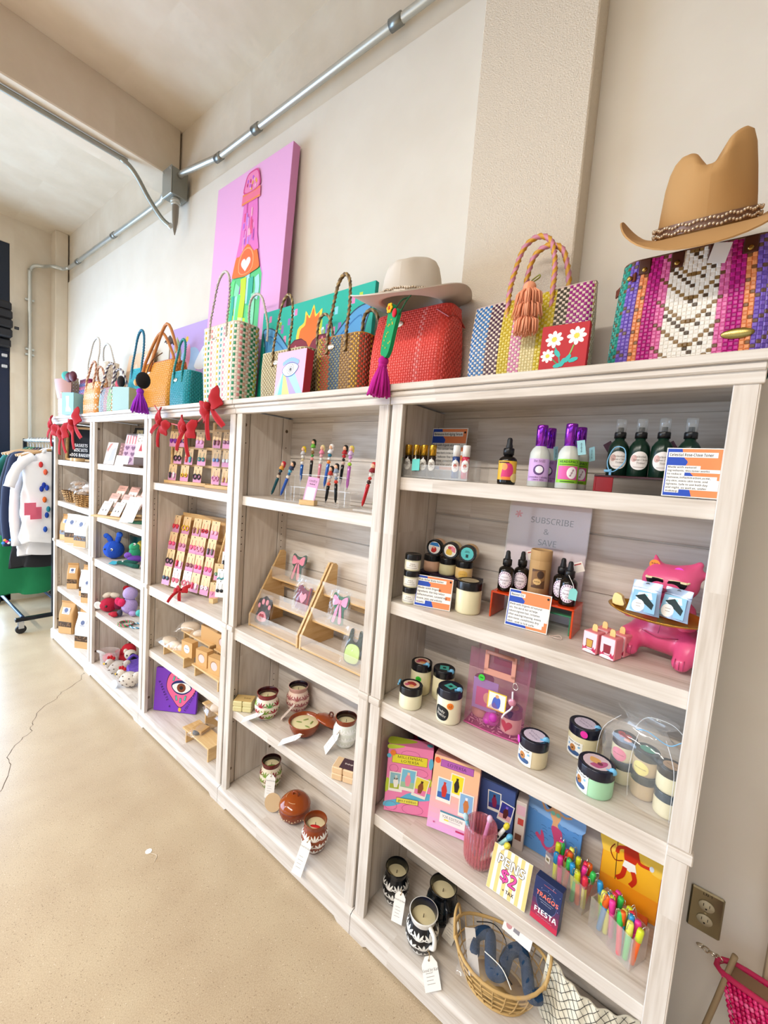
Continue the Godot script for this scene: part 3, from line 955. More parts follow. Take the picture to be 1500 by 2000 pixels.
	# --- tall pink canvas with a bottle
	canvas("painting", "tall pink canvas of a champagne bottle with a heart label", Vector3(-2.083, TY + 0.001, -0.262), 0, 2.8, 0.648, 1.262, 0.042, "eeb2e4", "d98fc4", func(g):
		g.warp = [[-1, -1], [0, 0], [0.4, 0.69], [0.51, 0.735], [0.66, 0.88], [1.0, 1.09], [1.06, 1.14], [1.2, 1.24], [2, 2]]
		var cx := 0.02
		var out := V2([-0.15, 0.0, -0.16, 0.2, -0.15, 0.4, -0.12, 0.52, -0.085, 0.68, -0.075, 0.9, -0.07, 1.0, 0.06, 1.0, 0.07, 0.9, 0.085, 0.7, 0.125, 0.52, 0.15, 0.4, 0.155, 0.2, 0.15, 0.0])
		for i in out.size(): out[i].x += cx
		g.c("d486d0").pg(out)
		g.c("5fce88").pg(V2([cx - 0.142, 0.0, cx - 0.152, 0.2, cx - 0.142, 0.4, cx - 0.115, 0.51, cx + 0.118, 0.51, cx + 0.142, 0.4, cx + 0.147, 0.2, cx + 0.142, 0.0]))
		rng.seed = 31
		var pal := ["8fe4b8", "d8ea3a", "3fb870", "a8e0ea", "e8f0a0", "a04ab0", "c8e83a", "6ae08a", "b8e8f0", "3ab8a0"]
		for i in 44:
			var x := cx + rng.randf_range(-0.125, 0.115)
			var y := rng.randf_range(0.02, 0.34)
			var l := rng.randf_range(0.06, 0.16)
			g.c(pal[i % 10]).ln(crv(V2([x, y, x + rng.randf_range(-0.012, 0.012), y + l * 0.5, x * 0.95 + cx * 0.05, y + l]), 3), rng.randf_range(0.015, 0.05))
		g.c("ea7ac8").pg(V2([cx - 0.1, 0.6, cx - 0.078, 0.7, cx - 0.068, 0.9, cx - 0.064, 1.0, cx + 0.054, 1.0, cx + 0.064, 0.9, cx + 0.078, 0.7, cx + 0.1, 0.6]))
		var pal2 := ["f09ad8", "d85ab0", "b86ae0", "f4b0c8", "c88ae8", "e85a90"]
		for i in 26:
			var x := cx + rng.randf_range(-0.055, 0.05)
			var y := rng.randf_range(0.62, 0.9)
			g.c(pal2[i % 6]).ln(V2([x, y, x * 0.98, y + rng.randf_range(0.04, 0.1)]), rng.randf_range(0.006, 0.018))
		g.c("f0783a").pg(crv(V2([cx - 0.118, 0.475, cx - 0.105, 0.56, cx - 0.09, 0.6, cx - 0.06, 0.6, cx, 0.65, cx + 0.06, 0.6, cx + 0.088, 0.6, cx + 0.105, 0.56, cx + 0.12, 0.49, cx + 0.06, 0.46, cx, 0.44, cx - 0.06, 0.455]), 3, true))
		g.c("f6a878").dot(cx, 0.548, 0.068, 0.084); g.c("ee7040").dot(cx, 0.548, 0.061, 0.076); g.c("fbe6ee").heart(cx, 0.545, 0.042)
		g.c("f07a9a").pg(V2([cx - 0.084, 0.99, cx - 0.08, 1.06, cx + 0.074, 1.06, cx + 0.078, 0.99]))
		g.c("f09050").ln(V2([cx - 0.08, 1.0, cx + 0.075, 1.0]), 0.012)
		g.c("f09050").ln(V2([cx - 0.078, 1.052, cx + 0.072, 1.052]), 0.01)
		g.c("d84a90").pg(crv(V2([cx - 0.068, 1.06, cx - 0.066, 1.14, cx - 0.045, 1.19, cx, 1.2, cx + 0.04, 1.19, cx + 0.06, 1.14, cx + 0.062, 1.06]), 4, true))
		g.c("f08ac0").pg(crv(V2([cx - 0.058, 1.065, cx - 0.056, 1.135, cx - 0.04, 1.18, cx, 1.188, cx + 0.034, 1.18, cx + 0.05, 1.135, cx + 0.052, 1.065]), 4, true))
		for i in 14: 
			g.c(["f0b04a", "c83a80", "f6c0d8", "b85ae0"][i % 4]).dot(cx + rng.randf_range(-0.045, 0.04), rng.randf_range(1.07, 1.17), 0.006, 0.014, 8))
	# --- tall pastel basket
	bag("woven_basket", "tall pastel basket bag with pink, yellow and green blocks before the pink canvas", Vector3(-1.948, TY, -0.16), 0, 0.292, 0.38, 0.125, 0.0128, func(x, z, j, nr, side, i):
		if side: return [["1f7a3a", "c8a02a", "d08a7a", "c89a4a", "2a7a4a", "d8a08a"][(i / 2) % 6], "efe2cf"]
		return [["d8b840", "3a9a72", "e89a98", "f0e4d4", "d8c45a", "6ab0b8", "eaa0b0", "f0e8dc"][(i / 2) % 8] if i % 2 == 0 else "efe6d8", "f1e9dd"], {"flare": 0.1, "hh": 0.25, "hx": 0.072, "hc": "ddd4c8", "hc2": "cfc6ba", "hr": 0.0062, "badge": Vector2(-0.03, 0.32), "rim": "e0c8b0", "inside": "8a7a68", "back_dx": 0.12, "back_dh": -0.09})
	# --- further left
	canvas("painting", "lilac canvas with pastel shapes behind the teal and orange bags", Vector3(-2.645, TY + 0.001, -0.256), 0, 6, 0.46, 0.57, 0.025, "bda4e0", "6a58a0", func(g):
		g.c("a8c8f0").pg(crv(V2([-0.1, 0.1, 0.05, 0.15, 0.15, 0.35, 0.05, 0.42, -0.12, 0.35]), 4, true)); g.c("f09ab8").pg(crv(V2([-0.05, 0.32, 0.0, 0.45, 0.04, 0.36, 0.0, 0.26]), 4, true))
		g.c("f0d84a").pg(crv(V2([0.02, 0.1, 0.14, 0.16, 0.16, 0.26, 0.06, 0.24]), 4, true)); g.c("8ac86a").pg(crv(V2([-0.16, 0.2, -0.1, 0.36, -0.06, 0.22]), 4, true)); g.c("f0c84a").dot(-0.03, 0.48, 0.018); g.c("e86a4a").rc(0.1, 0.02, 0.2, 0.07); g.c("e8eef8").pg(crv(V2([0.1, 0.3, 0.2, 0.42, 0.22, 0.28]), 4, true)))
	canvas("painting", "peach and white canvas behind the turquoise bag with blue handle", Vector3(-3.42, TY + 0.001, -0.26), 0, 9, 0.4, 0.5, 0.022, "f2d2b4", "e0b890", func(g):
		g.c("f8ecdc").pg(crv(V2([-0.15, 0.2, -0.05, 0.42, 0.02, 0.3, -0.04, 0.12]), 4, true)); g.c("f0a85a").pg(crv(V2([0.0, 0.1, 0.06, 0.4, 0.14, 0.32, 0.1, 0.1]), 4, true)); g.c("f6e0ea").dot(0.12, 0.42, 0.05))
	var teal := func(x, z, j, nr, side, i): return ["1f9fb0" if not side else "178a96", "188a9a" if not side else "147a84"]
	bag("woven_bag", "small teal woven bag with green handles beside the orange bag", Vector3(-2.325, TY, -0.14), 0, 0.19, 0.205, 0.1, 0.0095, teal, {"hh": 0.17, "hx": 0.045, "hc": "1f8a8a", "hr": 0.0065, "badge": Vector2(-0.02, 0.16), "pinch": 0.15, "single": true, "inside": "0f4a50"})
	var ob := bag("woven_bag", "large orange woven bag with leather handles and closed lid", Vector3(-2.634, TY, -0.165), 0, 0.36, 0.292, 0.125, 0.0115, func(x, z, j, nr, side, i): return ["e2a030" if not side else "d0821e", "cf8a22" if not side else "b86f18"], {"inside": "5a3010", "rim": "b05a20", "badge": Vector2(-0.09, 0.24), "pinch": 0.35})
	for q in [[-0.1, 0.1, 0.16], [-0.02, 0.16, 0.2]]:
		part("leather_handle", G.new().tube(crv(V3([q[0] - 0.06, 0.24, 0.06, q[0] - 0.03, 0.32, 0.05, (q[0] + q[1]) / 2, 0.3 + q[2], 0.03, q[1] + 0.02, 0.34, 0.02, q[1] + 0.07, 0.27, 0.03]), 6), 0.008, 8), mat("c07a3a", 0.5), ob)
	bag("woven_bag", "turquoise woven bag with tall blue handle left of the orange bag", Vector3(-2.955, TY, -0.175), 0, 0.25, 0.29, 0.1, 0.0115, func(x, z, j, nr, side, i): return ["1fb0c0", "1898aa"], {"hh": 0.24, "hx": 0.07, "hc": "1f7a9a", "hr": 0.0075, "single": true, "pinch": 0.3, "inside": "0f4a50"})
	bag("woven_bag", "small blue, red and green striped woven bag with striped handles", Vector3(-3.215, TY, -0.1), 0, 0.25, 0.175, 0.1, 0.0115, func(x, z, j, nr, side, i):
		var k: float = (x + 0.15) / 0.3
		return [["5ab4d8", "1f4a7a", "8a2a4a", "4a9a2a", "b8862a"][clampi(int(k * 5), 0, 4)], "e6dccb"], {"hh": 0.16, "hx": 0.09, "hc": "5a4a5a", "hc2": "e0d8d0", "hr": 0.0075, "pinch": 0.3, "inside": "40302a"})
	bag("woven_bag", "orange and white woven bag behind the small striped bag", Vector3(-3.475, TY, -0.078), 0, 0.24, 0.22, 0.085, 0.0125, func(x, z, j, nr, side, i): return ["eda65a", "f4e6d6" if (j / 3) % 2 else "e89a50"], {"hh": 0.15, "hx": 0.07, "hc": "e0b89a", "hc2": "b87a5a", "hr": 0.007, "pinch": 0.3, "inside": "8a4a20"})
	bag("woven_basket", "off-white woven basket bag with white handles at the back left", Vector3(-3.76, TY, -0.195), 0, 0.48, 0.4, 0.09, 0.0145, func(x, z, j, nr, side, i): return ["f1ece2", "e2dacb"], {"hh": 0.2, "hx": 0.1, "hc": "e8e4de", "hr": 0.0075, "inside": "a89a88"})
	bag("woven_tote", "pink and beige woven tote, leftmost on the bookcase tops", Vector3(-3.985, TY, -0.06), 0, 0.25, 0.29, 0.08, 0.0115, func(x, z, j, nr, side, i): return [("e07aa0" if x < 0.03 else "d8ccb0") if i % 2 == 0 else "f2dfe2", "f2e4e0" if x < 0.03 else "c8b894"], {"pinch": 0.4, "inside": "7a3a4a", "flare": 0.12})
	bag("woven_bag", "plum and pink woven bag with dark bows behind the boot box", Vector3(-3.72, TY, -0.1), 0, 0.18, 0.27, 0.065, 0.0125, func(x, z, j, nr, side, i): return ["9a2a5a" if j % 4 < 2 else "3a6ab0", "c85a8a" if j % 3 else "702040"], {"pinch": 0.3, "inside": "401828"})
	var fl2 := solo("leather_clutch", G.new().surf(func(u, v): return Vector3((u - 0.5) * 0.15 * (1.0 - 0.25 * v * v), -v * 0.14, 0.012 * sin(u * PI) - 0.01 * v), 8, 8, 0.006), mat("b98a80", 0.45), "mauve leather flap clutch hung on the pink tote", "clutch", Vector3(-3.87, 2.04, 0.006), 25)
	part("stud", G.new().ell(Vector3(0, -0.1, 0.012), Vector3(0.007, 0.007, 0.004), 8, 5), mat("d8c8a0", 0.25, 0.9), fl2)
	for q in [["boot_box", "light blue box printed with a white boot, far left on top", Vector3(-3.69, TY, -0.005), 18, "8fcfe6", 0.155], ["gift_box", "pale teal box standing beside the turquoise bag", Vector3(-2.845, TY, -0.035), 24, "a8cdd0", 0.14]]:
		var b := thing(q[0], q[1], "box", q[2], q[3])
		part("carton", G.new().box(Vector3(0, q[5] / 2, 0), Vector3(0.12, q[5], 0.075), 0.001), mat(q[4], 0.6), b)
		if q[0] == "boot_box":
			part("print", G.new().at(T(Vector3(0, 0, 0.0376))).c("f6f8f8").pg(V2([-0.018, 0.13, 0.014, 0.13, 0.012, 0.06, 0.034, 0.04, 0.034, 0.022, -0.02, 0.022, -0.012, 0.07])), vc(), b)
	# charms and odds and ends
	var pc := thing("bag_charm", "purple tassel charm with black pom-pom hanging over the orange bag", "charm", Vector3(-2.4, 1.9, 0.06))
	part("pom_pom", G.new().ell(Vector3(0.015, 0.0, -0.005), Vector3(0.036, 0.042, 0.033), 14, 9), relief(mat("151214", 0.95).duplicate(), 0.2, 12.0), pc)
	part("bead", G.new().ell(Vector3(-0.03, -0.01, 0.01), Vector3(0.015, 0.018, 0.012), 10, 6), mat("d8a860", 0.5), pc)
	part("tassel", tassel(G.new(), Vector3(-0.005, -0.04, 0), 0.125, 0.042, 5), mat("9a28c4", 0.9), pc, "purple thread tassel")
	part("cord", G.new().tube(crv(V3([0.01, 0.03, -0.02, 0.0, 0.11, -0.05, 0.03, 0.16, -0.09]), 5), 0.0025, 6), mat("6a4428", 0.8), pc)
	var yc := thing("bag_charm", "yellow tassel charm with red and black flower on turquoise bag", "charm", Vector3(-3.0, 1.955, -0.07))
	part("tassel", tassel(G.new(), Vector3(-0.01, -0.03, 0), 0.15, 0.04, 6), mat("d8c85a", 0.9), yc)
	part("flower", G.new().ell(Vector3(-0.02, 0.0, 0.01), Vector3(0.03, 0.026, 0.02), 12, 8), mat("c8485a", 0.9), yc)
	part("black_flower", G.new().ell(Vector3(0.015, 0.012, 0.012), Vector3(0.032, 0.036, 0.02), 12, 8), mat("1c1416", 0.9), yc)
	var bb := thing("bag_charm", "teal pom-pom and dark bow charm above the boot box", "charm", Vector3(-3.72, 2.05, 0.0))
	part("pom_pom", G.new().ell(Vector3(-0.1, 0.01, 0.0), Vector3(0.033, 0.033, 0.03), 12, 8), mat("58b8b4", 0.95), bb)
	for s in [-1, 1]:
		part("bow_loop", G.new().ell(Vector3(0.04 * s, -0.005, 0.0), Vector3(0.045, 0.036, 0.022), 12, 8), mat("5a1a30", 0.6), bb)
	part("knot", G.new().ell(Vector3(0, -0.005, 0.01), Vector3(0.014, 0.018, 0.016), 10, 6), mat("6a2238", 0.6), bb)
	var fp := thing("paper_flower", "grey paper flower and leaves standing behind the orange bag", "flower", Vector3(-2.79, TY, -0.243))
	part("stem", G.new().tube(V3([0, 0, 0, 0.02, 0.25, 0, 0.03, 0.46, 0]), 0.004, 6), mat("b8a890", 0.8), fp)
	var pet := G.new()
	for i in 9:
		var a := TAU * i / 9
		pet.at(T(Vector3(0.03, 0.46, 0), 0, rad_to_deg(a), 0) * T(Vector3(0, 0.012, 0.014), -35)).ell(Vector3.ZERO, Vector3(0.011, 0.03, 0.004), 8, 6)
	part("bloom", pet, mat("6e6660", 0.8), fp)
	for q in [[0.13, 0.42, -18, 0.05], [0.17, 0.4, 22, 0.06], [0.11, 0.33, 40, 0.045]]:
		part("leaf", G.new().at(T(Vector3(q[0], q[1], 0.01), 0, 0, q[2])).ell(Vector3.ZERO, Vector3(0.018, q[3], 0.004), 10, 8), mat("8a9a6a" if q[3] > 0.05 else "b8b488", 0.7), fp)

# ---------------------------------------------------------------- nearest bookcase
func jar(label: String, p: Vector3, r: float, h: float, body: String, lid: String, group := "", turn := 0.0, art = null, top = null, called := "jar") -> Node3D:
	var t := thing(called, label, "jar", p, turn, group)
	var lh := minf(0.024, h * 0.34)
	part("pot", G.new().lathe([[0, 0], [r * 0.9, 0], [r * 0.97, 0.003], [r * 0.985, 0.008], [r * 0.985, h - lh - 0.004], [r * 0.93, h - lh], [r * 0.93, h - lh + 0.004], [0, h - lh + 0.004]], 28), mat(body, 0.3), t)
	var g := G.new()
	g.lathe([[r * 0.9, h - lh], [r, h - lh], [r, h - lh + 0.001], [r, h - 0.003], [r * 0.985, h - 0.001], [r * 0.95, h], [r * 0.9, h - 0.0006], [0, h - 0.0006]], 28)
	var l := part("lid", g, mat(lid, 0.22), t)
	if top:
		var a := G.new()
		a.at(T(Vector3(0, h - 0.0004, 0), -90, 0, 0))
		top.call(a)
		part("lid_sticker", a, vc(0.4), l)
	if art:
		var a := G.new()
		a.bend = r * 0.985
		art.call(a)
		part("sticker", a, vc(0.4), t)
	return t

func dropper(label: String, p: Vector3, r: float, h: float, glass: String, group: String, turn: float, art: Callable, called := "dropper_bottle") -> Node3D:
	var t := thing(called, label, "bottle", p, turn, group)
	var bh := h * 0.6
	part("glass", G.new().lathe([[0, 0], [r * 0.92, 0], [r, 0.003], [r, 0.006], [r, bh * 0.84], [r * 0.94, bh * 0.91], [r * 0.7, bh * 0.98], [r * 0.5, bh], [r * 0.5, bh + 0.006], [0, bh + 0.006]], 24), mat(glass, 0.15), t)
	var c := part("cap", G.new().lathe([[r * 0.5, bh + 0.004], [r * 0.6, bh + 0.004], [r * 0.6, bh + 0.02], [r * 0.5, bh + 0.022], [0, bh + 0.022]], 18), mat("141416", 0.4), t)
	part("bulb", G.new().lathe([[r * 0.36, bh + 0.021], [r * 0.38, bh + 0.026], [r * 0.3, bh + 0.034], [r * 0.3, h - 0.006], [r * 0.2, h - 0.001], [0, h]], 14), mat("1a1a1c", 0.55), c)
	var a := G.new()
	a.bend = r
	art.call(a)
	part("label", a, vc(0.5), t)
	return t

func sign_card(label: String, p: Vector3, turn: float, lean: float, w: float, h: float, title: String, lines: Array, split: float, nail := true) -> void:
	var t := thing("sign_card", label, "sign", p, turn, "orange and blue product signs")
	t.rotation_degrees.x = -lean
	t.position.y += 0.0008
	part("card", G.new().box(Vector3(0, h / 2, -0.0008), Vector3(w, h, 0.0014)), mat("f4efe8", 0.6), t)
	var g := G.new()
	var m := w * 0.02
	g.c("f08a52").rc(-w / 2 + m, m, w / 2 - m, h - m)
	var l := -w / 2 + m
	g.c("1c48b4").pg([Vector2(l, h - m), Vector2(l, h * 0.62), Vector2(l + w * 0.34, h * 0.62)] + crv([Vector2(l + w * 0.34, h * 0.62), Vector2(l + w * 0.38, h * 0.72), Vector2(l + w * 0.3, h * 0.82), Vector2(l + w * 0.26, h - m)], 4))
	g.c("1c48b4").pg([Vector2(l, h * 0.62), Vector2(l, m), Vector2(l + w * (split + 0.02), m), Vector2(l + w * (split - 0.04), h * 0.2), Vector2(l + w * (split + 0.04), h * 0.4), Vector2(l + w * 0.34, h * 0.62)])
	var th := h * 0.052
	g.c("f7f4ee").rc(l + w * 0.02, h * 0.86 - th, l + w * (0.02 + 0.032 * title.length() + 0.04), h * 0.86 + th)
	g.c("151515").tx(title, l + w * 0.04, h * 0.86, th * 1.15, FB, 1, 0, minf(0.92, 0.032 * w / (th * 1.15 * 0.72)))
	var step := h * 0.56 / lines.size()
	for i in lines.size():
		var y := h * 0.62 - (i + 0.2) * step
		g.c("f7f4ee").rc(l + w * 0.02, y - step * 0.5, minf(l + w * (0.05 + 0.0335 * String(lines[i]).length()), w / 2 - m), y + step * 0.5)
		g.lay -= 1
	g.lay += 1
	for i in lines.size():
		g.c("151515").tx(lines[i], l + w * 0.035, h * 0.62 - (i + 0.2) * step, step * 0.56, FB, 1, 0, minf(1.0, 0.93 * w / (String(lines[i]).length() * step * 0.56 * 0.82)))
		g.lay -= 1
	if nail: g.c("2a1c14").dot(w / 2 - m - w * 0.05, h * 0.9, w * 0.028)
	part("print", g, vc(0.6), t)

func plate(hex: String, alpha: float) -> StandardMaterial3D:
	return clearmat(hex, alpha, 0.06)

func hangtag(g: G, w: float, h: float) -> void:   # notched paper tag outline, hanging from its top at the origin
	g.prism(PackedVector2Array(V2([-w / 2, -h, w / 2, -h, w / 2, -w * 0.35, w * 0.22, 0, -w * 0.22, 0, -w / 2, -w * 0.35])), 0.0007, 0)

func card_pic(g: G, x: float, y: float, w: float, h: float, turn: float, cols: Array) -> void:   # a small picture card: border, field, ground, figure
	var q := func(ax: float, ay: float) -> Vector2: return Vector2(x, y) + Vector2(ax * w, ay * h).rotated(turn)
	g.c("f0ece2").pg([q.call(-0.5, -0.5), q.call(0.5, -0.5), q.call(0.5, 0.5), q.call(-0.5, 0.5)])
	g.c(cols[0]).pg([q.call(-0.43, -0.36), q.call(0.43, -0.36), q.call(0.43, 0.45), q.call(-0.43, 0.45)])
	g.c(cols[1]).pg([q.call(-0.43, -0.36), q.call(0.43, -0.36), q.call(0.43, -0.08), q.call(-0.43, -0.12)])
	g.c(cols[2]).pg([q.call(-0.1, -0.3), q.call(0.12, -0.28), q.call(0.2, 0.0), q.call(0.1, 0.22), q.call(-0.08, 0.24), q.call(-0.2, 0.04)])
	g.c(cols[3]).pg([q.call(-0.07, 0.22), q.call(0.07, 0.22), q.call(0.09, 0.34), q.call(-0.09, 0.34)])

func q2_all() -> void:
	var y := 1.507
	# ---- top compartment
	sign_card("anti-aging serum sign in orange and blue behind the small roll-on vials", Vector3(-0.732, y + 0.03, -0.195), 3, 6, 0.125, 0.138, "Renovare Anti-Aging Serum", ["Made with Organic oil natural", "oils. This serum reduces", "puffiness/dark circles around", "eyes, reduces fine lines", "wrinkles, conditioner", "reduces acne and eczema"], 0.3)
	var tr := thing("acrylic_tray", "clear acrylic stepped tray under the roll-on vials", "tray", Vector3(-0.683, y, -0.1))
	for q in [[0.0, 0.004, 0.0, 0.228, 0.004, 0.14], [0.0, 0.02, 0.068, 0.228, 0.04, 0.003], [0.0, 0.03, -0.01, 0.228, 0.06, 0.003], [-0.112, 0.03, 0.0, 0.003, 0.06, 0.14], [0.112, 0.03, 0.0, 0.003, 0.06, 0.14]]:
		part("panel", G.new().box(Vector3(q[0], q[1], q[2]), Vector3(q[3], q[4], q[5]), 0.0006), plate("e8e4dc", 0.14), tr)
	var vx := [[-0.785, -0.06, "d8a83a", "2a1c14", "amber vial with gold cap, first from left on the tray"], [-0.757, -0.06, "d8a83a", "2a1c14", "amber vial with gold cap, second from left on the tray"], [-0.729, -0.06, "d8a83a", "2a1c14", "amber vial with gold cap, third from left, behind teal tag"], [-0.7, -0.06, "d8a83a", "2a1c14", "amber vial with gold cap, fourth from left on the tray"], [-0.765, -0.092, "d8a83a", "2a1c14", "gold capped vial standing behind the front row of amber vials"], [-0.622, -0.06, "e8e6e2", "22407a", "roll-on vial with white cap and blue liquid"], [-0.592, -0.06, "e8e6e2", "c02a4a", "roll-on vial with white cap and red liquid"]]
	for q in vx:
		var t := thing("rollon_vial", q[4], "vial", Vector3(q[0], y + 0.0065, q[1]), 0, "roll-on vials on the acrylic tray")
		part("glass", G.new().lathe([[0, 0], [0.0095, 0], [0.0105, 0.002], [0.0105, 0.058], [0.008, 0.062], [0, 0.062]], 16), mat(q[3], 0.12), t)
		part("cap", G.new().lathe([[0.0085, 0.061], [0.0105, 0.061], [0.0105, 0.09], [0.0098, 0.092], [0, 0.092]], 16), mat(q[2], 0.25, 0.85 if q[2] == "d8a83a" else 0.0), t)
		var a := G.new()
		a.bend = 0.0106
		a.c("f2efe8").dot(0.003, 0.034, 0.012, 0.017)
		a.c("8a8078").rc(-0.004, 0.04, 0.01, 0.0412); a.c("8a8078").rc(-0.003, 0.026, 0.009, 0.0272)
		a.c("b85a4a" if q[2] != "d8a83a" else "9a9088").dot(0.003, 0.034, 0.005, 0.0055)
		part("label", a, vc(0.5), t)
	var tt := solo("hang_tag", G.new().at(T(Vector3.ZERO, -6, 0, 4)).box(Vector3.ZERO, Vector3(0.026, 0.034, 0.001), 0.0003), mat("5cc4bc", 0.6), "teal paper hang tag on the amber vials", "tag", Vector3(-0.735, y + 0.038, -0.028))
	part("string", G.new().tube(crv(V3([0, 0.014, 0, -0.012, 0.034, -0.012, -0.02, 0.05, -0.03]), 4), 0.0007, 5), mat("e8e4da", 0.8), tt)
	solo("hang_tag", G.new().at(T(Vector3.ZERO, 0, 0, -10)).box(Vector3.ZERO, Vector3(0.016, 0.024, 0.001), 0.0003), mat("5cc4bc", 0.6), "narrow teal tag at the left end of the vials", "tag", Vector3(-0.788, y + 0.045, -0.018), 40)
	dropper("black dropper bottle with yellow and pink label, alone between vials and sprays", Vector3(-0.484, y, -0.09), 0.0235, 0.124, "15120f", "", 20, func(a):
		a.c("e8b83a").rc(-0.03, 0.012, 0.03, 0.062); a.c("d83a78").pg(crv(V2([-0.014, 0.018, 0.0, 0.014, 0.016, 0.03, 0.012, 0.052, -0.004, 0.056, -0.012, 0.04]), 4, true)); a.c("f0a060").dot(-0.006, 0.046, 0.007, 0.009); a.c("f08a3a").rc(-0.012, 0.012, 0.01, 0.02); a.c("f2d890").dot(0.022, 0.018, 0.012); a.c("4a2a1a").rc(-0.024, 0.056, 0.004, 0.059))
	# purple-capped frosted sprays
	var fr := [[-0.402, -0.09, "cfa6dc", "Be Still", "frosted spray bottle with purple cap and lilac label, leftmost in front"], [-0.398, -0.148, "b886c8", "Be Still", "frosted spray bottle with lilac label standing behind the leftmost one"], [-0.329, -0.075, "8ccc2a", "HEADSPACE", "frosted spray bottle with purple cap and lime green label, in front"], [-0.322, -0.138, "84c024", "HEADSPACE", "frosted spray bottle with lime label standing behind the front lime one"]]
	for q in fr:
		var t := thing("spray_bottle", q[4], "bottle", Vector3(q[0], y, q[1]), 18, "purple-capped sprays")
		part("bottle", G.new().lathe([[0, 0], [0.023, 0], [0.025, 0.002], [0.0245, 0.07], [0.0235, 0.085], [0.019, 0.095], [0.0135, 0.101], [0.0125, 0.104], [0, 0.104]], 24), mat("cdd0c8", 0.35), t)
		part("cap", G.new().lathe([[0.0125, 0.102], [0.0135, 0.102], [0.0135, 0.152], [0.0125, 0.155], [0, 0.155]], 20), mat("9a3ad0", 0.12, 0.85), t)
		var a := G.new()
		a.bend = 0.0249
		a.c(q[2]).rc(-0.03, 0.014, 0.03, 0.07)
		if q[3] == "Be Still":
			a.c("4a2a5a").tx("Be Still", 0, 0.064, 0.006, FS); a.c("5a3a70").dot(0, 0.042, 0.013); a.c("f2ecf4").dot(0.001, 0.043, 0.009); a.c("4a2a5a").tx("Lavender Calming", 0, 0.024, 0.0042, FS); a.c("4a2a5a").tx("Linen Mist", 0, 0.018, 0.0042, FS)
		else:
			a.c("1c3a10").tx("HEADSPACE", 0, 0.064, 0.0058, FB); a.c("2a4a18").rc(-0.022, 0.0565, 0.022, 0.0578); a.c("d85aa0").rc(-0.024, 0.022, 0.022, 0.054); a.c("f4eef2").dot(0.008, 0.038, 0.011, 0.014); a.c("803060").sq(0.008, 0.038, 0.018, 0.006, 1.2); a.c("1c3a10").rc(-0.016, 0.0165, 0.016, 0.018)
		part("label", a, vc(0.5), t)
	for q in [[-0.3, y + 0.098, -0.06, 12, "light blue tag hung on the front lime spray bottle"], [-0.287, y + 0.088, -0.115, -35, "light blue tag with writing hung on the rear lime spray bottle"], [-0.372, y + 0.088, -0.118, 70, "narrow light blue tag between the lilac spray bottles"]]:
		var o := solo("hang_tag", G.new().at(T(Vector3.ZERO, 0, 0, 10)).box(Vector3.ZERO, Vector3(0.017, 0.034, 0.001), 0.0003), mat("9accd6", 0.6), q[4], "tag", Vector3(q[0], q[1], q[2]), q[3])
		part("writing", G.new().at(T(Vector3(0, 0, 0.0006), 0, 0, 10)).c("203040").sq(0, 0, 0.022, 0.005, 1.5), vc(), o)
	# riser with four green sprays
	var ri := thing("display_riser", "dark red acrylic riser under the green spray bottles", "riser", Vector3(-0.17, y, -0.125))
	part("top", G.new().box(Vector3(0, 0.036, 0), Vector3(0.2, 0.005, 0.09), 0.001), mat("3a1016", 0.15), ri)
	for s in [-1, 1]: part("leg", G.new().box(Vector3(s * 0.0975, 0.017, 0), Vector3(0.005, 0.034, 0.09), 0.001), mat("8a0c14", 0.15), ri)
	part("front_leg", G.new().box(Vector3(-0.078, 0.017, 0.043), Vector3(0.036, 0.034, 0.004), 0.001), mat("8a0c14", 0.15), ri)
	for q in [[-0.234, -0.13, "leftmost, with blue strap"], [-0.192, -0.132, "second from left"], [-0.148, -0.13, "third from left"], [-0.1, -0.135, "rightmost, behind the toner sign"]]:
		var t := thing("green_spray", "dark green spray bottle with clear cap, " + q[2], "bottle", Vector3(q[0], y + 0.0385, q[1]), 12, "green toner sprays on the riser")
		part("bottle", G.new().lathe([[0, 0], [0.02, 0], [0.0218, 0.002], [0.0218, 0.058], [0.0205, 0.07], [0.015, 0.08], [0.0105, 0.084], [0.0105, 0.09], [0, 0.09]], 24), mat("0d2a1e", 0.28), t)
		part("collar", G.new().lathe([[0.0105, 0.089], [0.0125, 0.089], [0.0125, 0.101], [0.0115, 0.103], [0.006, 0.103], [0.006, 0.114], [0, 0.114]], 18), mat("121214", 0.35), t)
		part("clear_cap", G.new().lathe([[0.0108, 0.099], [0.011, 0.099], [0.011, 0.131], [0.01, 0.133], [0, 0.133]], 18), clearmat("dfe4e4", 0.22), t)
		var a := G.new()
		a.bend = 0.0219
		a.c("f0e9e4").dot(0, 0.037, 0.0195, 0.021, 24)
		a.c("d8b0a8").dot(-0.011, 0.042, 0.006, 0.008); a.c("6a5a54").tx("Celestial", 0.002, 0.046, 0.0042, FS); a.c("6a5a54").tx("Rose-Clove", 0.003, 0.039, 0.0042, FS); a.c("6a5a54").tx("Toner", 0.003, 0.032, 0.0042, FS); a.c("b0a098").rc(-0.01, 0.022, 0.011, 0.023)
		part("label", a, vc(0.5), t)
	var st := thing("plastic_strap", "light blue plastic tag strap looped on the leftmost green spray", "strap", Vector3(-0.243, y + 0.05, -0.098))
	part("loop", G.new().tube(crv(V3([0.0, 0.0, 0, -0.006, 0.022, 0, 0.006, 0.052, 0.004, 0.026, 0.05, 0.006, 0.03, 0.022, 0.006, 0.012, 0.0, 0.002]), 6, true), 0.0013, 6), mat("78b4dc", 0.4), st)
	part("tail", G.new().box(Vector3(0.002, -0.018, 0.0), Vector3(0.005, 0.042, 0.002), 0.0008), mat("78b4dc", 0.4), st)
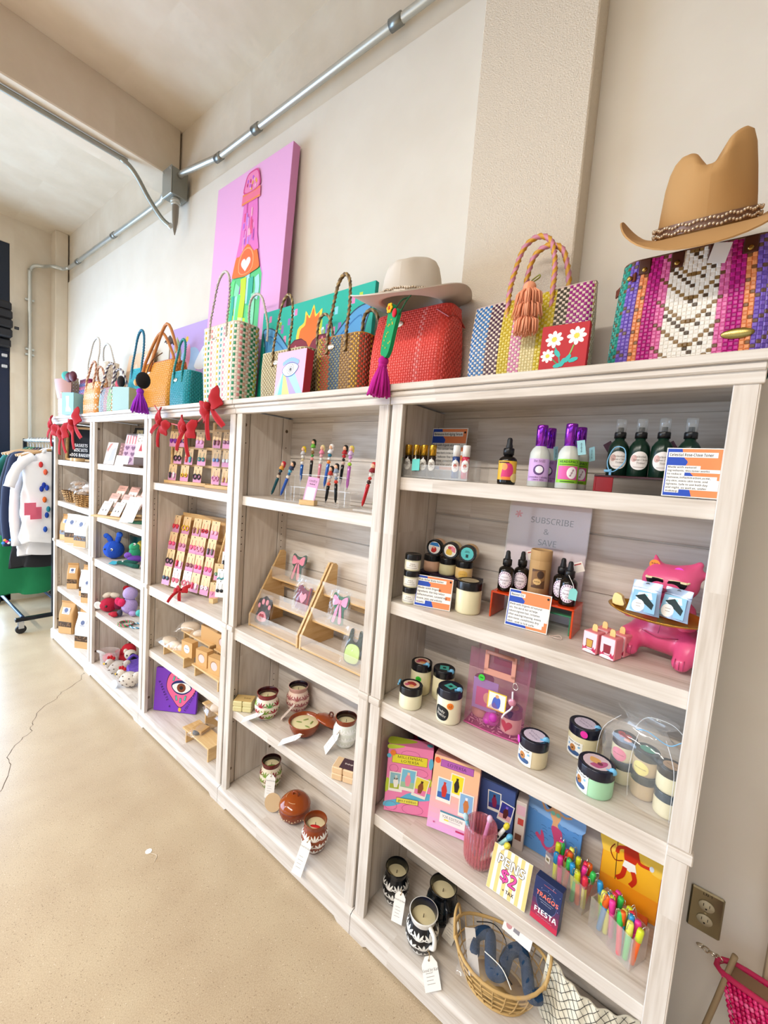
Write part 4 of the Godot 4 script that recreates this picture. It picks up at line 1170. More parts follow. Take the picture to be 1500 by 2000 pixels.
	part("lock", G.new().box(Vector3(-0.004, -0.001, 0.0), Vector3(0.014, 0.006, 0.006), 0.0012), mat("78b4dc", 0.4), st)
	for q in [[-0.247, -0.14], [-0.121, -0.13]]:
		solo("gift_tag", G.new().at(T(Vector3.ZERO, 0, 0, 35)).box(Vector3.ZERO, Vector3(0.02, 0.034, 0.001), 0.0003), mat("4a3040", 0.6), "dark plum tag tied to the %s green spray" % ("leftmost" if q[0] < -0.2 else "third"), "tag", Vector3(q[0] - 0.008, y + 0.105, q[1] - 0.012), 30)
	sign_card("rose-clove toner sign in orange and blue, at the shelf front", Vector3(-0.087, y, -0.014), 0, 4, 0.089, 0.096, "Celestial Rose-Clove Toner", ["Made with natural", "ingredients, this toner works", "to reduce", "redness,inflammation,acne,", "dry skin, evens skin tone, and", "tightens. Safe to use both day", "and night, as well as, under", "makeup."], 0.5, false)
	# ---- second compartment
	y = 1.128
	var lw := func(a):
		a.c("f2efe8").rc(-0.02, 0.006, 0.022, 0.028); a.c("5a524a").sq(0.004, 0.022, 0.014, 0.004); a.c("5a524a").sq(0.004, 0.0165, 0.02, 0.004); a.c("8a8278").rc(-0.016, 0.0095, 0.018, 0.0105)
	for i in 3: jar("small cream jar with black lid, %s in the stack of three" % ["bottom", "middle", "top"][i], Vector3(-0.735, y + i * 0.0505, -0.055), 0.0245, 0.05, "dcd8bc", "18181a", "three stacked small jars", 12 + i * 6, lw)
	var pr := thing("display_riser", "dark purple acrylic riser holding peach and cream jars", "riser", Vector3(-0.685, y, -0.2))
	part("top", G.new().box(Vector3(0, 0.0745, 0), Vector3(0.2, 0.004, 0.085), 0.001), mat("281a40", 0.12), pr)
	for s in [-1, 1]: part("leg", G.new().box(Vector3(s * 0.098, 0.036, 0), Vector3(0.004, 0.072, 0.085), 0.001), mat("281a40", 0.12), pr)
	var pj := [[-0.748, "dcaf92"], [-0.69, "ddd3a6"], [-0.631, "edc98a"]]
	for i in 3:
		jar("%s jar with black lid standing on the purple riser" % ["pink-beige", "pale cream", "yellow cream"][i], Vector3(pj[i][0], y + 0.077, -0.192), 0.027, 0.054, pj[i][1], "161618", "jars standing on the purple riser", 20, (func(a): a.c("f0c060").dot(0, 0.016, 0.015, 0.012); a.c("8a5a20").sq(0, 0.016, 0.018, 0.003)) if i == 2 else null)
		var t := jar("%s jar lying on its side on top, lid %s" % [["peach", "cream", "tan"][i], ["with red and blue print", "with pink and yellow print", "with turquoise print"][i]], Vector3(pj[i][0] + 0.004, y + 0.1585, -0.222), 0.027, 0.054, ["e6b894", "e2cf9c", "d8b07a"][i], "161618", "jars lying on top with lids facing out", 0, null, func(a):
			if i == 0: 
				a.c("f2ece4").dot(0, 0, 0.02); a.c("2a7ac0").pg(V2([-0.018, 0.008, 0.018, 0.004, 0.01, 0.017, -0.01, 0.017])); a.c("c8302a").pg(crv(V2([-0.01, -0.012, 0.0, -0.016, 0.008, -0.008, 0.004, 0.002, -0.006, 0.003]), 4, true)); a.c("f0b090").dot(-0.002, 0.001, 0.004)
			elif i == 1: 
				a.c("f6efe4").dot(0, 0, 0.02); a.c("e8889a").pg(V2([-0.002, 0.0, 0.017, -0.006, 0.016, 0.01, 0.004, 0.016])); a.c("eac04a").pg(crv(V2([-0.012, -0.012, 0.004, -0.014, 0.006, -0.002, -0.004, 0.006, -0.012, 0.0]), 4, true)); a.c("d85a5a").dot(-0.002, 0.009, 0.006, 0.005)
			else: 
				a.c("5cc8cc").dot(0, 0, 0.02, 0.02, 14); a.c("183a40").rc(-0.004, -0.012, 0.004, -0.002); a.c("183a40").rc(-0.008, 0.004, 0.008, 0.0055); a.c("183a40").rc(-0.006, 0.0075, 0.006, 0.009))
		t.rotation_degrees = Vector3(90, 12, 0)
		t.position.z = -0.225
	sign_card("body butter sign in orange and blue before the stacked jars", Vector3(-0.659, y, -0.057), 16, 12, 0.11, 0.092, "Pain Relief Body butter", ["Made with Organic", "ingredients, that help reduce", "inflammation, caused my", "muscle, joint, and arthritis", "issues."], 0.5)
	jar("large cream jar with black lid beside the body butter sign", Vector3(-0.573, y, -0.118), 0.0375, 0.094, "e9dfb8", "151517", "", 0, null, func(a): a.c("b8a888").dot(0, 0, 0.026); a.c("3a2e22").sq(0, 0.006, 0.03, 0.006); a.c("3a2e22").sq(0, -0.006, 0.036, 0.006))
	# poster
	var po := thing("poster", "Subscribe and Save poster in a clear sleeve leaning on the back", "poster", Vector3(-0.412, y + 0.001, -0.236), 0)
	po.rotation_degrees.x = -4
	part("sheet", G.new().box(Vector3(0, 0.165, -0.001), Vector3(0.224, 0.33, 0.001)), mat("d9c8cc", 0.5), po)
	var ps := G.new()
	ps.c("4a4244").tx("SUBSCRIBE", 0.012, 0.282, 0.0175, F); ps.c("4a4244").tx("&", 0.0, 0.25, 0.0165, F); ps.c("4a4244").tx("SAVE", 0.006, 0.218, 0.0175, F)
	for i in 6: ps.c("d8382a").ln([Vector2(-0.086, 0.294), Vector2(-0.086, 0.294) + Vector2(0.011, 0).rotated(i * PI / 3 + 0.3)], 0.0045)
	part("print", ps, vc(0.6), po)
	part("sleeve", G.new().box(Vector3(0, 0.166, 0.003), Vector3(0.23, 0.333, 0.0005)), clearmat("f4f0f4", 0.1), po)
	# orange riser and what stands on it
	var orr := thing("display_riser", "orange acrylic riser carrying oil bottles and kraft tube", "riser", Vector3(-0.4, y, -0.18))
	part("top", G.new().box(Vector3(0, 0.0735, 0), Vector3(0.222, 0.005, 0.1), 0.001), plate("d8400f", 0.85), orr)
	for s in [-1, 1]: part("leg", G.new().box(Vector3(s * 0.1085, 0.0355, 0), Vector3(0.005, 0.071, 0.1), 0.001), plate("e2480f", 0.8), orr)
	var gr := thing("display_riser", "green acrylic riser half hidden under the orange one", "riser", Vector3(-0.382, y, -0.186), 0)
	part("top", G.new().box(Vector3(0, 0.05, 0), Vector3(0.17, 0.004, 0.08), 0.001), plate("2f9a6a", 0.6), gr)
	for s in [-1, 1]: part("leg", G.new().box(Vector3(s * 0.083, 0.024, 0), Vector3(0.004, 0.048, 0.08), 0.001), plate("2f9a6a", 0.6), gr)
	for q in [[-0.485, -0.165, "leftmost on the orange riser"], [-0.452, -0.196, "second from left, beside the kraft tube"], [-0.343, -0.2, "behind, right of the kraft tube"], [-0.316, -0.164, "rightmost, with turquoise tag"]]:
		dropper("black dropper oil bottle with round lilac label, " + q[2], Vector3(q[0], y + 0.0765, q[1]), 0.0212, 0.116, "17130f", "oil droppers on the orange riser", 10, func(a):
			a.c("e8d6e6").dot(0, 0.034, 0.021, 0.024, 28)
			for k in 20: a.c("50404a").ln([Vector2(0, 0.034) + Vector2(0.0155, 0.018) * Vector2.from_angle(k * TAU / 20), Vector2(0, 0.034) + Vector2(0.0195, 0.0225) * Vector2.from_angle(k * TAU / 20 + 0.05)], 0.0016); a.lay -= 1
			a.c("f2e8ee").dot(0, 0.034, 0.015, 0.0175, 24); a.c("5a4654").tx("Beaver", 0, 0.033, 0.0058, F); a.c("5a4654").tx("Oil", 0, 0.024, 0.0058, F); a.c("8a7684").rc(-0.009, 0.0415, 0.009, 0.0425))
	var ku := thing("kraft_tube", "brown kraft paper tube with leather-brown label among oil bottles", "tube", Vector3(-0.4, y + 0.0765, -0.19), 10)
	part("tube", G.new().lathe([[0, 0], [0.027, 0], [0.0285, 0.001], [0.0285, 0.1], [0.0285, 0.1005], [0.0282, 0.1008], [0.0285, 0.1012], [0.0285, 0.128], [0.0275, 0.13], [0.026, 0.13], [0.026, 0.128], [0, 0.128]], 28), mat("c09a68", 0.75), ku)
	var ka := G.new()
	ka.bend = 0.0285
	ka.c("5a3c22").rc(-0.018, 0.026, 0.018, 0.078); ka.c("8a6238").pg(V2([-0.018, 0.03, 0.018, 0.05, 0.018, 0.078, -0.018, 0.07])); ka.c("40281a").dot(0.006, 0.064, 0.009, 0.011); ka.c("d8b070").dot(-0.002, 0.044, 0.011, 0.009, 8); ka.c("4a2e18").sq(-0.002, 0.044, 0.014, 0.004)
	part("label", ka, vc(0.5), ku)
	for q in [[-0.432, y + 0.185, -0.205, 20], [-0.3, y + 0.178, -0.178, 24]]:
		var o := solo("hang_tag", G.new().at(T(Vector3.ZERO, 0, 0, q[3])).box(Vector3.ZERO, Vector3(0.024, 0.026, 0.0008)), mat("e8dfd6", 0.7), "white tag with dark print hung on the %s oil droppers" % ("left pair of" if q[0] < -0.4 else "right pair of"), "tag", Vector3(q[0], q[1], q[2]))
		part("print", G.new().at(T(Vector3(0, 0, 0.0005), 0, 0, q[3])).c("b02a2a").rc(-0.009, 0.006, 0.009, 0.009), vc(), o)
	var tq := solo("hang_tag", G.new().at(T(Vector3.ZERO, 0, 0, -4)).prism(PackedVector2Array(V2([-0.0095, -0.03, 0.0095, -0.03, 0.0095, -0.006, 0.004, 0, -0.004, 0, -0.0095, -0.006])), 0.001), mat("86cfc8", 0.6), "turquoise hang tag on the rightmost oil bottle", "tag", Vector3(-0.297, y + 0.128, -0.14))
	part("string", G.new().tube(crv(V3([0, 0, 0, -0.006, 0.012, -0.004, -0.018, 0.03, -0.008]), 4), 0.0007, 5), mat("efece4", 0.8), tq)
	solo("string_loop", G.new().tube(crv(V3([0, 0.001, 0, 0.018, 0.004, 0.008, 0.03, 0.001, 0.0, 0.022, 0.006, -0.012, 0.006, 0.001, -0.01]), 5, true), 0.0008, 5), mat("d8c0b0", 0.8), "loose pale string loop by the orange riser's right foot", "string", Vector3(-0.335, y, -0.105))
	sign_card("beaver oil sign in orange and blue leaning on the orange riser", Vector3(-0.398, y, -0.104), 4, 12, 0.11, 0.099, "Beaver Oil", ["Made with Organic oil natural", "oils. This skin & hair oil helps", "reduce ingrown hair, irritation", "after waxing/shaving, evens", "skin tone, conditions dry", "skin , and is lick safe."], 0.48)
	# pink popsicle boxes
	for q in [[-0.23, -0.085, "front left, gold window", "c89a3a"], [-0.192, -0.078, "front right, red window", "8a1a2a"], [-0.216, -0.127, "back left", "c89a3a"], [-0.178, -0.12, "back right", "8a1a2a"]]:
		var t := thing("popsicle_box", "small pink drip-print box with wooden stick, " + q[2], "box", Vector3(q[0], y, q[1]), -18, "pink popsicle boxes")
		part("carton", G.new().box(Vector3(0, 0.026, 0), Vector3(0.034, 0.05, 0.036), 0.002), mat("ea8a94", 0.5), t)
		part("stick", G.new().prism(PackedVector2Array(V2([-0.006, 0.045, 0.006, 0.045, 0.006, 0.062, 0.0035, 0.067, -0.0035, 0.067, -0.006, 0.062])), 0.002, -0.001), mat("ecc27a", 0.6), t)
		var a := G.new()
		a.at(T(Vector3(0, 0, 0.018)))
		a.c("f6cdd2").rc(-0.0155, 0.002, 0.0155, 0.05)
		a.c("c02a50").pg(V2([-0.0155, 0.006, 0.0155, 0.006, 0.0155, 0.018, 0.0125, 0.012, 0.0095, 0.018, 0.006, 0.011, -0.005, 0.011, -0.009, 0.017, -0.012, 0.011, -0.0155, 0.016]))
		a.c("f4f0ee").dot(-0.002, 0.0058, 0.012, 0.004); a.c("7a1e2e").pg(V2([-0.008, 0.014, 0.007, 0.014, 0.008, 0.034, -0.009, 0.034])); a.c(q[3]).pg(V2([-0.0065, 0.0155, 0.0055, 0.0155, 0.0065, 0.0325, -0.0075, 0.0325]))
		part("print", a, vc(0.5), t)
	bulldog(y)
	bag_shelf()
	game_shelf()
	bottom_shelf()

func bulldog(y: float) -> void:
	var d := thing("dog_statue", "glossy pink seated bulldog statue in sunglasses holding a tray", "statue", Vector3(-0.102, y + 0.006, -0.165), -10)
	# one continuous body by smooth union of tapered capsules
	var bones := [[0, 0.062, -0.01, 0.052, 0, 0.1, -0.012, 0.043], [0, 0.1, -0.012, 0.043, 0, 0.138, -0.01, 0.03], [0, 0.138, -0.01, 0.03, 0, 0.175, 0.0, 0.04], [-0.02, 0.178, 0.0, 0.036, 0.02, 0.178, 0.0, 0.036], [-0.01, 0.158, 0.034, 0.02, 0.01, 0.158, 0.034, 0.02],
		[-0.04, 0.045, -0.004, 0.036, -0.058, 0.035, 0.02, 0.024], [-0.058, 0.035, 0.02, 0.024, -0.05, 0.016, 0.05, 0.016], [0.04, 0.045, -0.004, 0.038, 0.058, 0.042, 0.02, 0.028], [0.058, 0.042, 0.02, 0.028, 0.05, 0.017, 0.055, 0.0175],
		[-0.036, 0.118, 0.0, 0.02, -0.052, 0.1, 0.03, 0.014], [-0.052, 0.1, 0.03, 0.014, -0.06, 0.1, 0.055, 0.012], [0.036, 0.118, 0.0, 0.02, 0.05, 0.1, 0.03, 0.014], [0.05, 0.1, 0.03, 0.014, 0.045, 0.098, 0.055, 0.012],
		[-0.028, 0.2, 0.0, 0.014, -0.035, 0.232, -0.004, 0.004], [0.03, 0.2, 0.0, 0.02, 0.05, 0.228, -0.006, 0.007], [0.03, 0.2, -0.002, 0.018, 0.06, 0.205, -0.008, 0.007]]
	part("body", blob(bones, 0.0042, 0.014), mat("d9527e", 0.28), d)
	var sg := part("sunglasses", G.new().box(Vector3(0, 0.187, 0.038), Vector3(0.078, 0.005, 0.004), 0.001).tube(V3([-0.039, 0.187, 0.038, -0.044, 0.188, 0.0]), 0.0022, 6).tube(V3([0.039, 0.187, 0.038, 0.044, 0.188, 0.0]), 0.0022, 6), mat("e8d8a8", 0.3), d)
	for s in [-1, 1]:
		part("lens", G.new().at(T(Vector3(s * 0.021, 0.18, 0.038), 0, s * 10, 0)).prism(PackedVector2Array(crv(V2([-0.016, 0.007, 0.016, 0.007, 0.013, -0.007, 0.0, -0.01, -0.013, -0.007]), 3, true)), 0.003), mat("0c0c10", 0.08), sg)
	part("nose", G.new().ell(Vector3(0, 0.166, 0.055), Vector3(0.008, 0.005, 0.005), 10, 6), mat("8a2a4a", 0.3), d)
	for q in [[-0.032, 0.214, 0.011, "f08a2a"], [0.018, 0.206, 0.02, "e83ac8"]]:
		part("price_sticker", G.new().at(T(Vector3(q[0], q[1], q[2]), 0, 0, 0)).c(q[3]).dot(0, 0, 0.011).c("4a2a20").sq(0, 0.002, 0.014, 0.005), vc(0.5), d)
	part("vest_seam", G.new().tube(crv(V3([0, 0.112, 0.034, 0.002, 0.09, 0.042, 0.0, 0.066, 0.046]), 4), 0.0008, 5).tube(crv(V3([-0.034, 0.062, 0.036, 0.0, 0.056, 0.0455, 0.036, 0.062, 0.036]), 5), 0.001, 5), mat("a83a60", 0.3), d)
	part("button", G.new().ell(Vector3(0.004, 0.092, 0.042), Vector3(0.003, 0.003, 0.002), 8, 5), mat("b84a6e", 0.25), d)
	for s in [-1, 1]:
		for k in 3: part("toe_groove", G.new().tube(crv(V3([s * 0.05 - 0.008 + k * 0.008, 0.028, 0.067, s * 0.05 - 0.008 + k * 0.008, 0.018, 0.0735, s * 0.05 - 0.008 + k * 0.008, 0.008, 0.071]), 3), 0.0009, 5), mat("a83a60", 0.3), d)
	# the tray is held by the dog, so it is a thing of its own
	var tr := solo("serving_tray", G.new().lathe([[0, 0], [0.07, 0], [0.082, 0.003], [0.092, 0.009], [0.093, 0.0105], [0.09, 0.0105], [0.08, 0.005], [0.07, 0.0025], [0, 0.0025]], 36, Vector3.ZERO, 1.05, 0.55), mat("c8973a", 0.22, 0.8), "oval gold tray held out by the pink dog", "tray", Vector3(-0.118, y + 0.1135, -0.098), -14)
	tr.rotation_degrees.x = 10
	for q in [[-0.142, -0.083, -10, 1.0, "silver-blue zip pouch with round bottle label, left on the dog's tray"], [-0.088, -0.09, -24, 0.94, "silver-blue zip pouch with soap label, right on the dog's tray"]]:
		var t := thing("zip_pouch", q[4], "pouch", Vector3(q[0], y + 0.117, q[1]), q[2], "holographic pouches on the tray")
		t.rotation_degrees.x = -14
		var sc: float = q[3]
		part("foil", G.new().surf(func(u, v): return Vector3((u - 0.5) * 0.056 * sc * (1.0 + 0.16 * pow(1 - v, 3)), v * 0.072 * sc, 0.009 * sin(u * PI) * (1 - v * v)), 8, 8, 0.002), mat("a9bddc", 0.2, 0.55), t)
		part("window", G.new().at(T(Vector3(0, 0.0, 0.0085))).c("8fc0dc").pg(V2([-0.024, 0.004, 0.024, 0.004, 0.022, 0.05, -0.022, 0.05])).c("e4eef6").pg(V2([-0.016, 0.03, 0.016, 0.034, 0.012, 0.048, -0.012, 0.045])).c("a8e0e8").pg(V2([-0.01, 0.036, 0.008, 0.04, 0.004, 0.045])).c("1c2c2e").pg(V2([-0.018, 0.036, 0.0, 0.044, 0.02, 0.024, 0.018, 0.012, -0.006, 0.028])).c("f4f0ea").dot(-0.009, 0.016, 0.0125, 0.014).c("8a7a70").rc(-0.014, 0.02, -0.003, 0.021).c("8a7a70").rc(-0.013, 0.014, -0.004, 0.015), vc(0.2), t)
		part("hang_hole", G.new().at(T(Vector3(0, 0.066 * sc, 0.0012))).c("50565e").dot(0, 0, 0.0042), vc(), t)
		part("zip_ridge", G.new().box(Vector3(0, 0.056 * sc, 0.003), Vector3(0.055 * sc, 0.0016, 0.0015)), mat("c2cfe6", 0.2, 0.4), t)
	solo("soap_piece", G.new().prism(PackedVector2Array(crv(V2([-0.012, 0, 0.012, 0.0, 0.008, 0.014, 0.004, 0.022, -0.01, 0.024]), 3, true)), 0.012), mat("ecd490", 0.5), "yellow soap piece at the left end of the dog's tray", "soap", Vector3(-0.19, y + 0.121, -0.118), -14)

# marching on a grid: smooth union of tapered capsules meshed as surface nets
func blob(bones: Array, cell: float, k: float) -> ArrayMesh:
	var lo := Vector3.ONE * 9
	var hi := -lo
	for b in bones:
		for e in [0, 4]:
			var p := Vector3(b[e], b[e + 1], b[e + 2])
			lo = lo.min(p - Vector3.ONE * (b[e + 3] + cell * 2)); hi = hi.max(p + Vector3.ONE * (b[e + 3] + cell * 2))
	var nx := int((hi.x - lo.x) / cell) + 2
	var ny := int((hi.y - lo.y) / cell) + 2
	var nz := int((hi.z - lo.z) / cell) + 2
	var f := PackedFloat32Array()
	f.resize(nx * ny * nz)
	f.fill(1.0)
	for b in bones:
		var A := Vector3(b[0], b[1], b[2])
		var B := Vector3(b[4], b[5], b[6])
		var m := maxf(b[3], b[7]) + cell * 3 + k
		var l := (A.min(B) - Vector3.ONE * m - lo) / cell
		var h := (A.max(B) + Vector3.ONE * m - lo) / cell
		var ab := B - A
		var dd := maxf(ab.length_squared(), 1e-9)
		for zi in range(maxi(0, int(l.z)), mini(nz, int(h.z) + 1)):
			for yi in range(maxi(0, int(l.y)), mini(ny, int(h.y) + 1)):
				for xi in range(maxi(0, int(l.x)), mini(nx, int(h.x) + 1)):
					var p := lo + Vector3(xi, yi, zi) * cell
					var t := clampf((p - A).dot(ab) / dd, 0, 1)
					var s: float = p.distance_to(A + ab * t) - lerpf(b[3], b[7], t)
					var i := (zi * ny + yi) * nx + xi
					var o := f[i]
					var w := maxf(k - absf(o - s), 0.0) / k
					f[i] = minf(o, s) - w * w * k * 0.25
	var id := {}
	var vs := PackedVector3Array()
	var cor := [Vector3i(0, 0, 0), Vector3i(1, 0, 0), Vector3i(0, 1, 0), Vector3i(1, 1, 0), Vector3i(0, 0, 1), Vector3i(1, 0, 1), Vector3i(0, 1, 1), Vector3i(1, 1, 1)]
	var ed := [[0, 1], [2, 3], [4, 5], [6, 7], [0, 2], [1, 3], [4, 6], [5, 7], [0, 4], [1, 5], [2, 6], [3, 7]]
	for zi in nz - 1:
		for yi in ny - 1:
			for xi in nx - 1:
				var v := []
				var neg := 0
				for c in cor:
					var x: float = f[((zi + c.z) * ny + yi + c.y) * nx + xi + c.x]
					v.append(x)
					if x < 0: neg += 1
				if neg == 0 or neg == 8: continue
				var s := Vector3.ZERO
				var n := 0
				for e in ed:
					if (v[e[0]] < 0) != (v[e[1]] < 0):
						s += Vector3(cor[e[0]]).lerp(Vector3(cor[e[1]]), v[e[0]] / (v[e[0]] - v[e[1]]))
						n += 1
				id[Vector3i(xi, yi, zi)] = vs.size()
				vs.append(lo + (Vector3(xi, yi, zi) + s / n) * cell)
	var g := G.new()
	g.soft()
	for c in id:
		for ax in 3:
			var u := Vector3i.ZERO
			var w := Vector3i.ZERO
			u[(ax + 1) % 3] = 1
			w[(ax + 2) % 3] = 1
			if not (id.has(c - u) and id.has(c - w) and id.has(c - u - w)): continue
			var a0: float = f[(c.z * ny + c.y) * nx + c.x]
			var e := Vector3i.ZERO
			e[ax] = 1
			var q: Vector3i = c + e
			var a1: float = f[(q.z * ny + q.y) * nx + q.x]
			if (a0 < 0) == (a1 < 0): continue
			var p := [vs[id[c - u - w]], vs[id[c - w]], vs[id[c]], vs[id[c - u]]]
			if a0 < 0: g.quad(p[0], p[1], p[2], p[3])
			else: g.quad(p[3], p[2], p[1], p[0])
	return g.done()

func clip_tag(p: Vector3, turn: float, label: String) -> void:
	var t := thing("tag_clip", label, "clip", p, turn, "light blue tag clips on jar lids")
	part("head", G.new().at(T(Vector3.ZERO, 90)).lathe([[0, -0.0025], [0.0075, -0.0025], [0.0085, 0], [0.0075, 0.0025], [0, 0.0025]], 14), mat("6fb4da", 0.35), t)
	part("stem", G.new().box(Vector3(-0.008, -0.002, 0), Vector3(0.012, 0.006, 0.004), 0.001), mat("6fb4da", 0.35), t)

func bag_shelf() -> void:
	var y := 0.812
	var bb := func(a):
		a.c("141820").pg(crv(V2([-0.022, 0.022, -0.01, 0.012, 0.012, 0.012, 0.022, 0.024, 0.022, 0.042, 0.01, 0.052, -0.012, 0.052, -0.022, 0.042]), 3, true)); a.c("f0ece0").tx("Body", 0, 0.038, 0.0075, FS, 0, -0.15); a.c("f0ece0").tx("Butter", 0.001, 0.027, 0.0075, FS, 0, -0.15)
	var qr := func(a): a.c("4ab0a4").pg(V2([-0.016, -0.012, 0.012, -0.016, 0.016, 0.012, -0.012, 0.016])); a.c("10302c").pg(V2([-0.006, -0.005, 0.004, -0.006, 0.006, 0.005, -0.004, 0.006]))
	var pic := func(a): a.c("e8c8b0").dot(0, 0, 0.025); a.c("a83a3a").pg(crv(V2([-0.016, 0.004, -0.004, 0.016, 0.014, 0.008, 0.01, -0.006, -0.01, -0.004]), 4, true)); a.c("e8a86a").dot(0.006, -0.008, 0.009, 0.007); a.c("c85a7a").dot(-0.01, -0.01, 0.007)
	jar("tall cream jar with picture lid and green sticker, back left", Vector3(-0.727, y, -0.147), 0.0338, 0.102, "e6dcb4", "14141a", "body butter jars at left", 10, func(a): a.c("38c83a").dot(0.004, 0.055, 0.0095); a.c("1a6a1c").sq(0.004, 0.055, 0.01, 0.005), pic)
	jar("tall cream jar with teal square on lid, behind the Body Butter jar", Vector3(-0.655, y, -0.168), 0.0345, 0.098, "e8ddb6", "14141a", "body butter jars at left", 35, bb, qr)
	jar("short cream jar with picture lid, front left on the shelf", Vector3(-0.703, y, -0.054), 0.0352, 0.067, "efe8c8", "14141a", "body butter jars at left", 0, null, pic)
	jar("tall Body Butter jar with black label and orange sticker, in front", Vector3(-0.581, y, -0.073), 0.0362, 0.1, "f0e8ca", "15182a", "body butter jars at left", -10, func(a): bb.call(a); a.c("f08028").dot(0.026, 0.058, 0.0095); a.c("7a2a10").tx("12", 0.026, 0.058, 0.007, FS), qr)
	for q in [[-0.7, 0.102, -0.135, 20, "on the back left tall jar"], [-0.625, 0.098, -0.16, 20, "on the teal-square jar behind"], [-0.74, 0.064, -0.046, 100, "on the short front jar"], [-0.55, 0.102, -0.068, 30, "on the Body Butter jar"], [-0.303, 0.072, -0.058, 20, "on the puppy soap jar at left"], [-0.212, 0.083, -0.19, 10, "on the taller puppy soap jar"], [-0.155, 0.068, -0.055, 0, "on the mint green jar"]]:
		clip_tag(Vector3(q[0], y + q[1], q[2]), q[3], "light blue plastic tag clip " + q[4])
	var lil := func(a): a.c("d8cce0").dot(0, 0, 0.027); a.c("8a7a9a").sq(0, 0.005, 0.04, 0.007, -0.2); a.c("8a7a9a").sq(0, -0.007, 0.03, 0.007, -0.2)
	var pup := func(a):
		a.c("f4f1ea").rc(-0.026, 0.004, 0.02, 0.046 if a.bend < 0.039 else 0.054); a.c("3a3430").tx("PUPPY SOAP", -0.003, 0.041, 0.0042, FB); a.c("3a5a8a").pg(crv(V2([-0.018, 0.012, 0.01, 0.01, 0.012, 0.02, -0.016, 0.022]), 3, true)); a.c("b87a40").dot(-0.004, 0.027, 0.008, 0.009); a.c("8ab8d8").dot(-0.016, 0.032, 0.003); a.c("8ab8d8").dot(0.012, 0.034, 0.003); a.c("2a1c14").dot(-0.004, 0.026, 0.002)
	jar("short beige soap jar with puppy label and lilac lid sticker", Vector3(-0.332, y, -0.062), 0.0355, 0.07, "d8c8a4", "16182a", "puppy soap jars", -22, pup, lil)
	jar("taller beige soap jar with puppy label and lilac lid sticker", Vector3(-0.242, y, -0.19), 0.0385, 0.085, "ddd0a8", "16182a", "puppy soap jars", -22, pup, lil)
	jar("mint green soap jar with puppy label and picture lid", Vector3(-0.19, y, -0.068), 0.0392, 0.068, "a8d8b0", "16182a", "puppy soap jars", -42, pup, func(a): a.c("e0c8d0").dot(0, 0, 0.03); a.c("c05a8a").pg(crv(V2([0.002, -0.02, 0.02, -0.012, 0.016, 0.014, 0.004, 0.02]), 4, true)); a.c("e8b06a").pg(crv(V2([-0.02, 0.0, -0.004, 0.012, 0.008, 0.0, -0.006, -0.012]), 4, true)); a.c("7a3048").dot(0.008, 0.002, 0.006))
	for q in [[-0.365, 0.055, -0.045, "e848c0"], [-0.236, 0.074, -0.151, "e0289a"]]:
		solo("price_sticker", G.new().at(T(Vector3.ZERO, 90, 0, 0)).cyl(Vector3.ZERO, 0.0092, 0.0006, 14), mat(q[3], 0.5), "hot pink round sticker on the %s puppy soap jar" % ("short" if q[0] < -0.3 else "taller"), "sticker", Vector3(q[0], y + q[1], q[2] + 0.001), -55 if q[0] < -0.3 else -5)
	# see-through pink gift bag
	var t := thing("gift_bag", "see-through pink vinyl gift bag filled with jars and cards", "bag", Vector3(-0.462, y, -0.15), 4)
	var vin := clearmat("b04a80", 0.26, 0.08)
	var W := 0.165
	var H := 0.222
	for q in [[0, 0.05, 0.0], [0, -0.05, 0.0]]:
		part("vinyl_panel", G.new().surf(func(u, v): return Vector3((u - 0.5) * W * (1.0 + 0.05 * v), v * H, (q[1] + 0.006 * sin(u * PI)) * (1.0 - 0.35 * v)), 6, 6), vin, t)
	for s in [-1, 1]:
		part("vinyl_gusset", G.new().surf(func(u, v): return Vector3(s * (W / 2 * (1.0 + 0.05 * v) - 0.018 * sin(u * PI) * v), v * H, (0.5 - u) * 0.1 * (1.0 - 0.35 * v)), 6, 6), vin, t)
	part("base", G.new().box(Vector3(0, 0.002, 0), Vector3(W, 0.003, 0.1), 0.001), mat("a04470", 0.4), t)
	part("seam", G.new().tube(crv(V3([-W / 2, 0.004, 0.052, 0, 0.004, 0.058, W / 2, 0.004, 0.052]), 4), 0.0018, 6), mat("c85a90", 0.3), t)
	for s in [1, -1]:
		part("handle", G.new().at(T(Vector3(0.004, 0.168, 0.042 * s))).box(Vector3(0, 0, 0), Vector3(0.088, 0.018, 0.004), 0.001).box(Vector3(-0.038, 0.03, 0), Vector3(0.012, 0.06, 0.004), 0.001).box(Vector3(0.038, 0.03, 0), Vector3(0.012, 0.06, 0.004), 0.001).tube(V3([-0.038, 0.055, 0, 0.038, 0.055, 0]), 0.005, 8), mat("d29484", 0.5), t, "rose leather handle")
	part("ring", G.new().tube(crv(V3([0.05, 0.164, 0.05, 0.06, 0.156, 0.052, 0.056, 0.146, 0.052, 0.046, 0.15, 0.05]), 5, true), 0.0012, 6), mat("d8d0c8", 0.2, 0.9), t)
	part("heart_charm", G.new().ell(Vector3(0.05, 0.112, 0.058), Vector3(0.011, 0.011, 0.006), 12, 8), mat("d890a8", 0.15, 0.4), t)
	part("ribbon", G.new().tube(crv(V3([0.048, 0.14, 0.054, 0.05, 0.125, 0.058, 0.052, 0.1, 0.06, 0.034, 0.075, 0.062, 0.028, 0.06, 0.06]), 5), 0.0026, 6), mat("e8e2ea", 0.25), t)
	var sg := G.new()
	sg.at(T(Vector3(0, 0, 0.054), -4)).c("3ac83a").dot(-0.044, 0.145, 0.0095).c("1a6a20").sq(-0.044, 0.145, 0.01, 0.006)
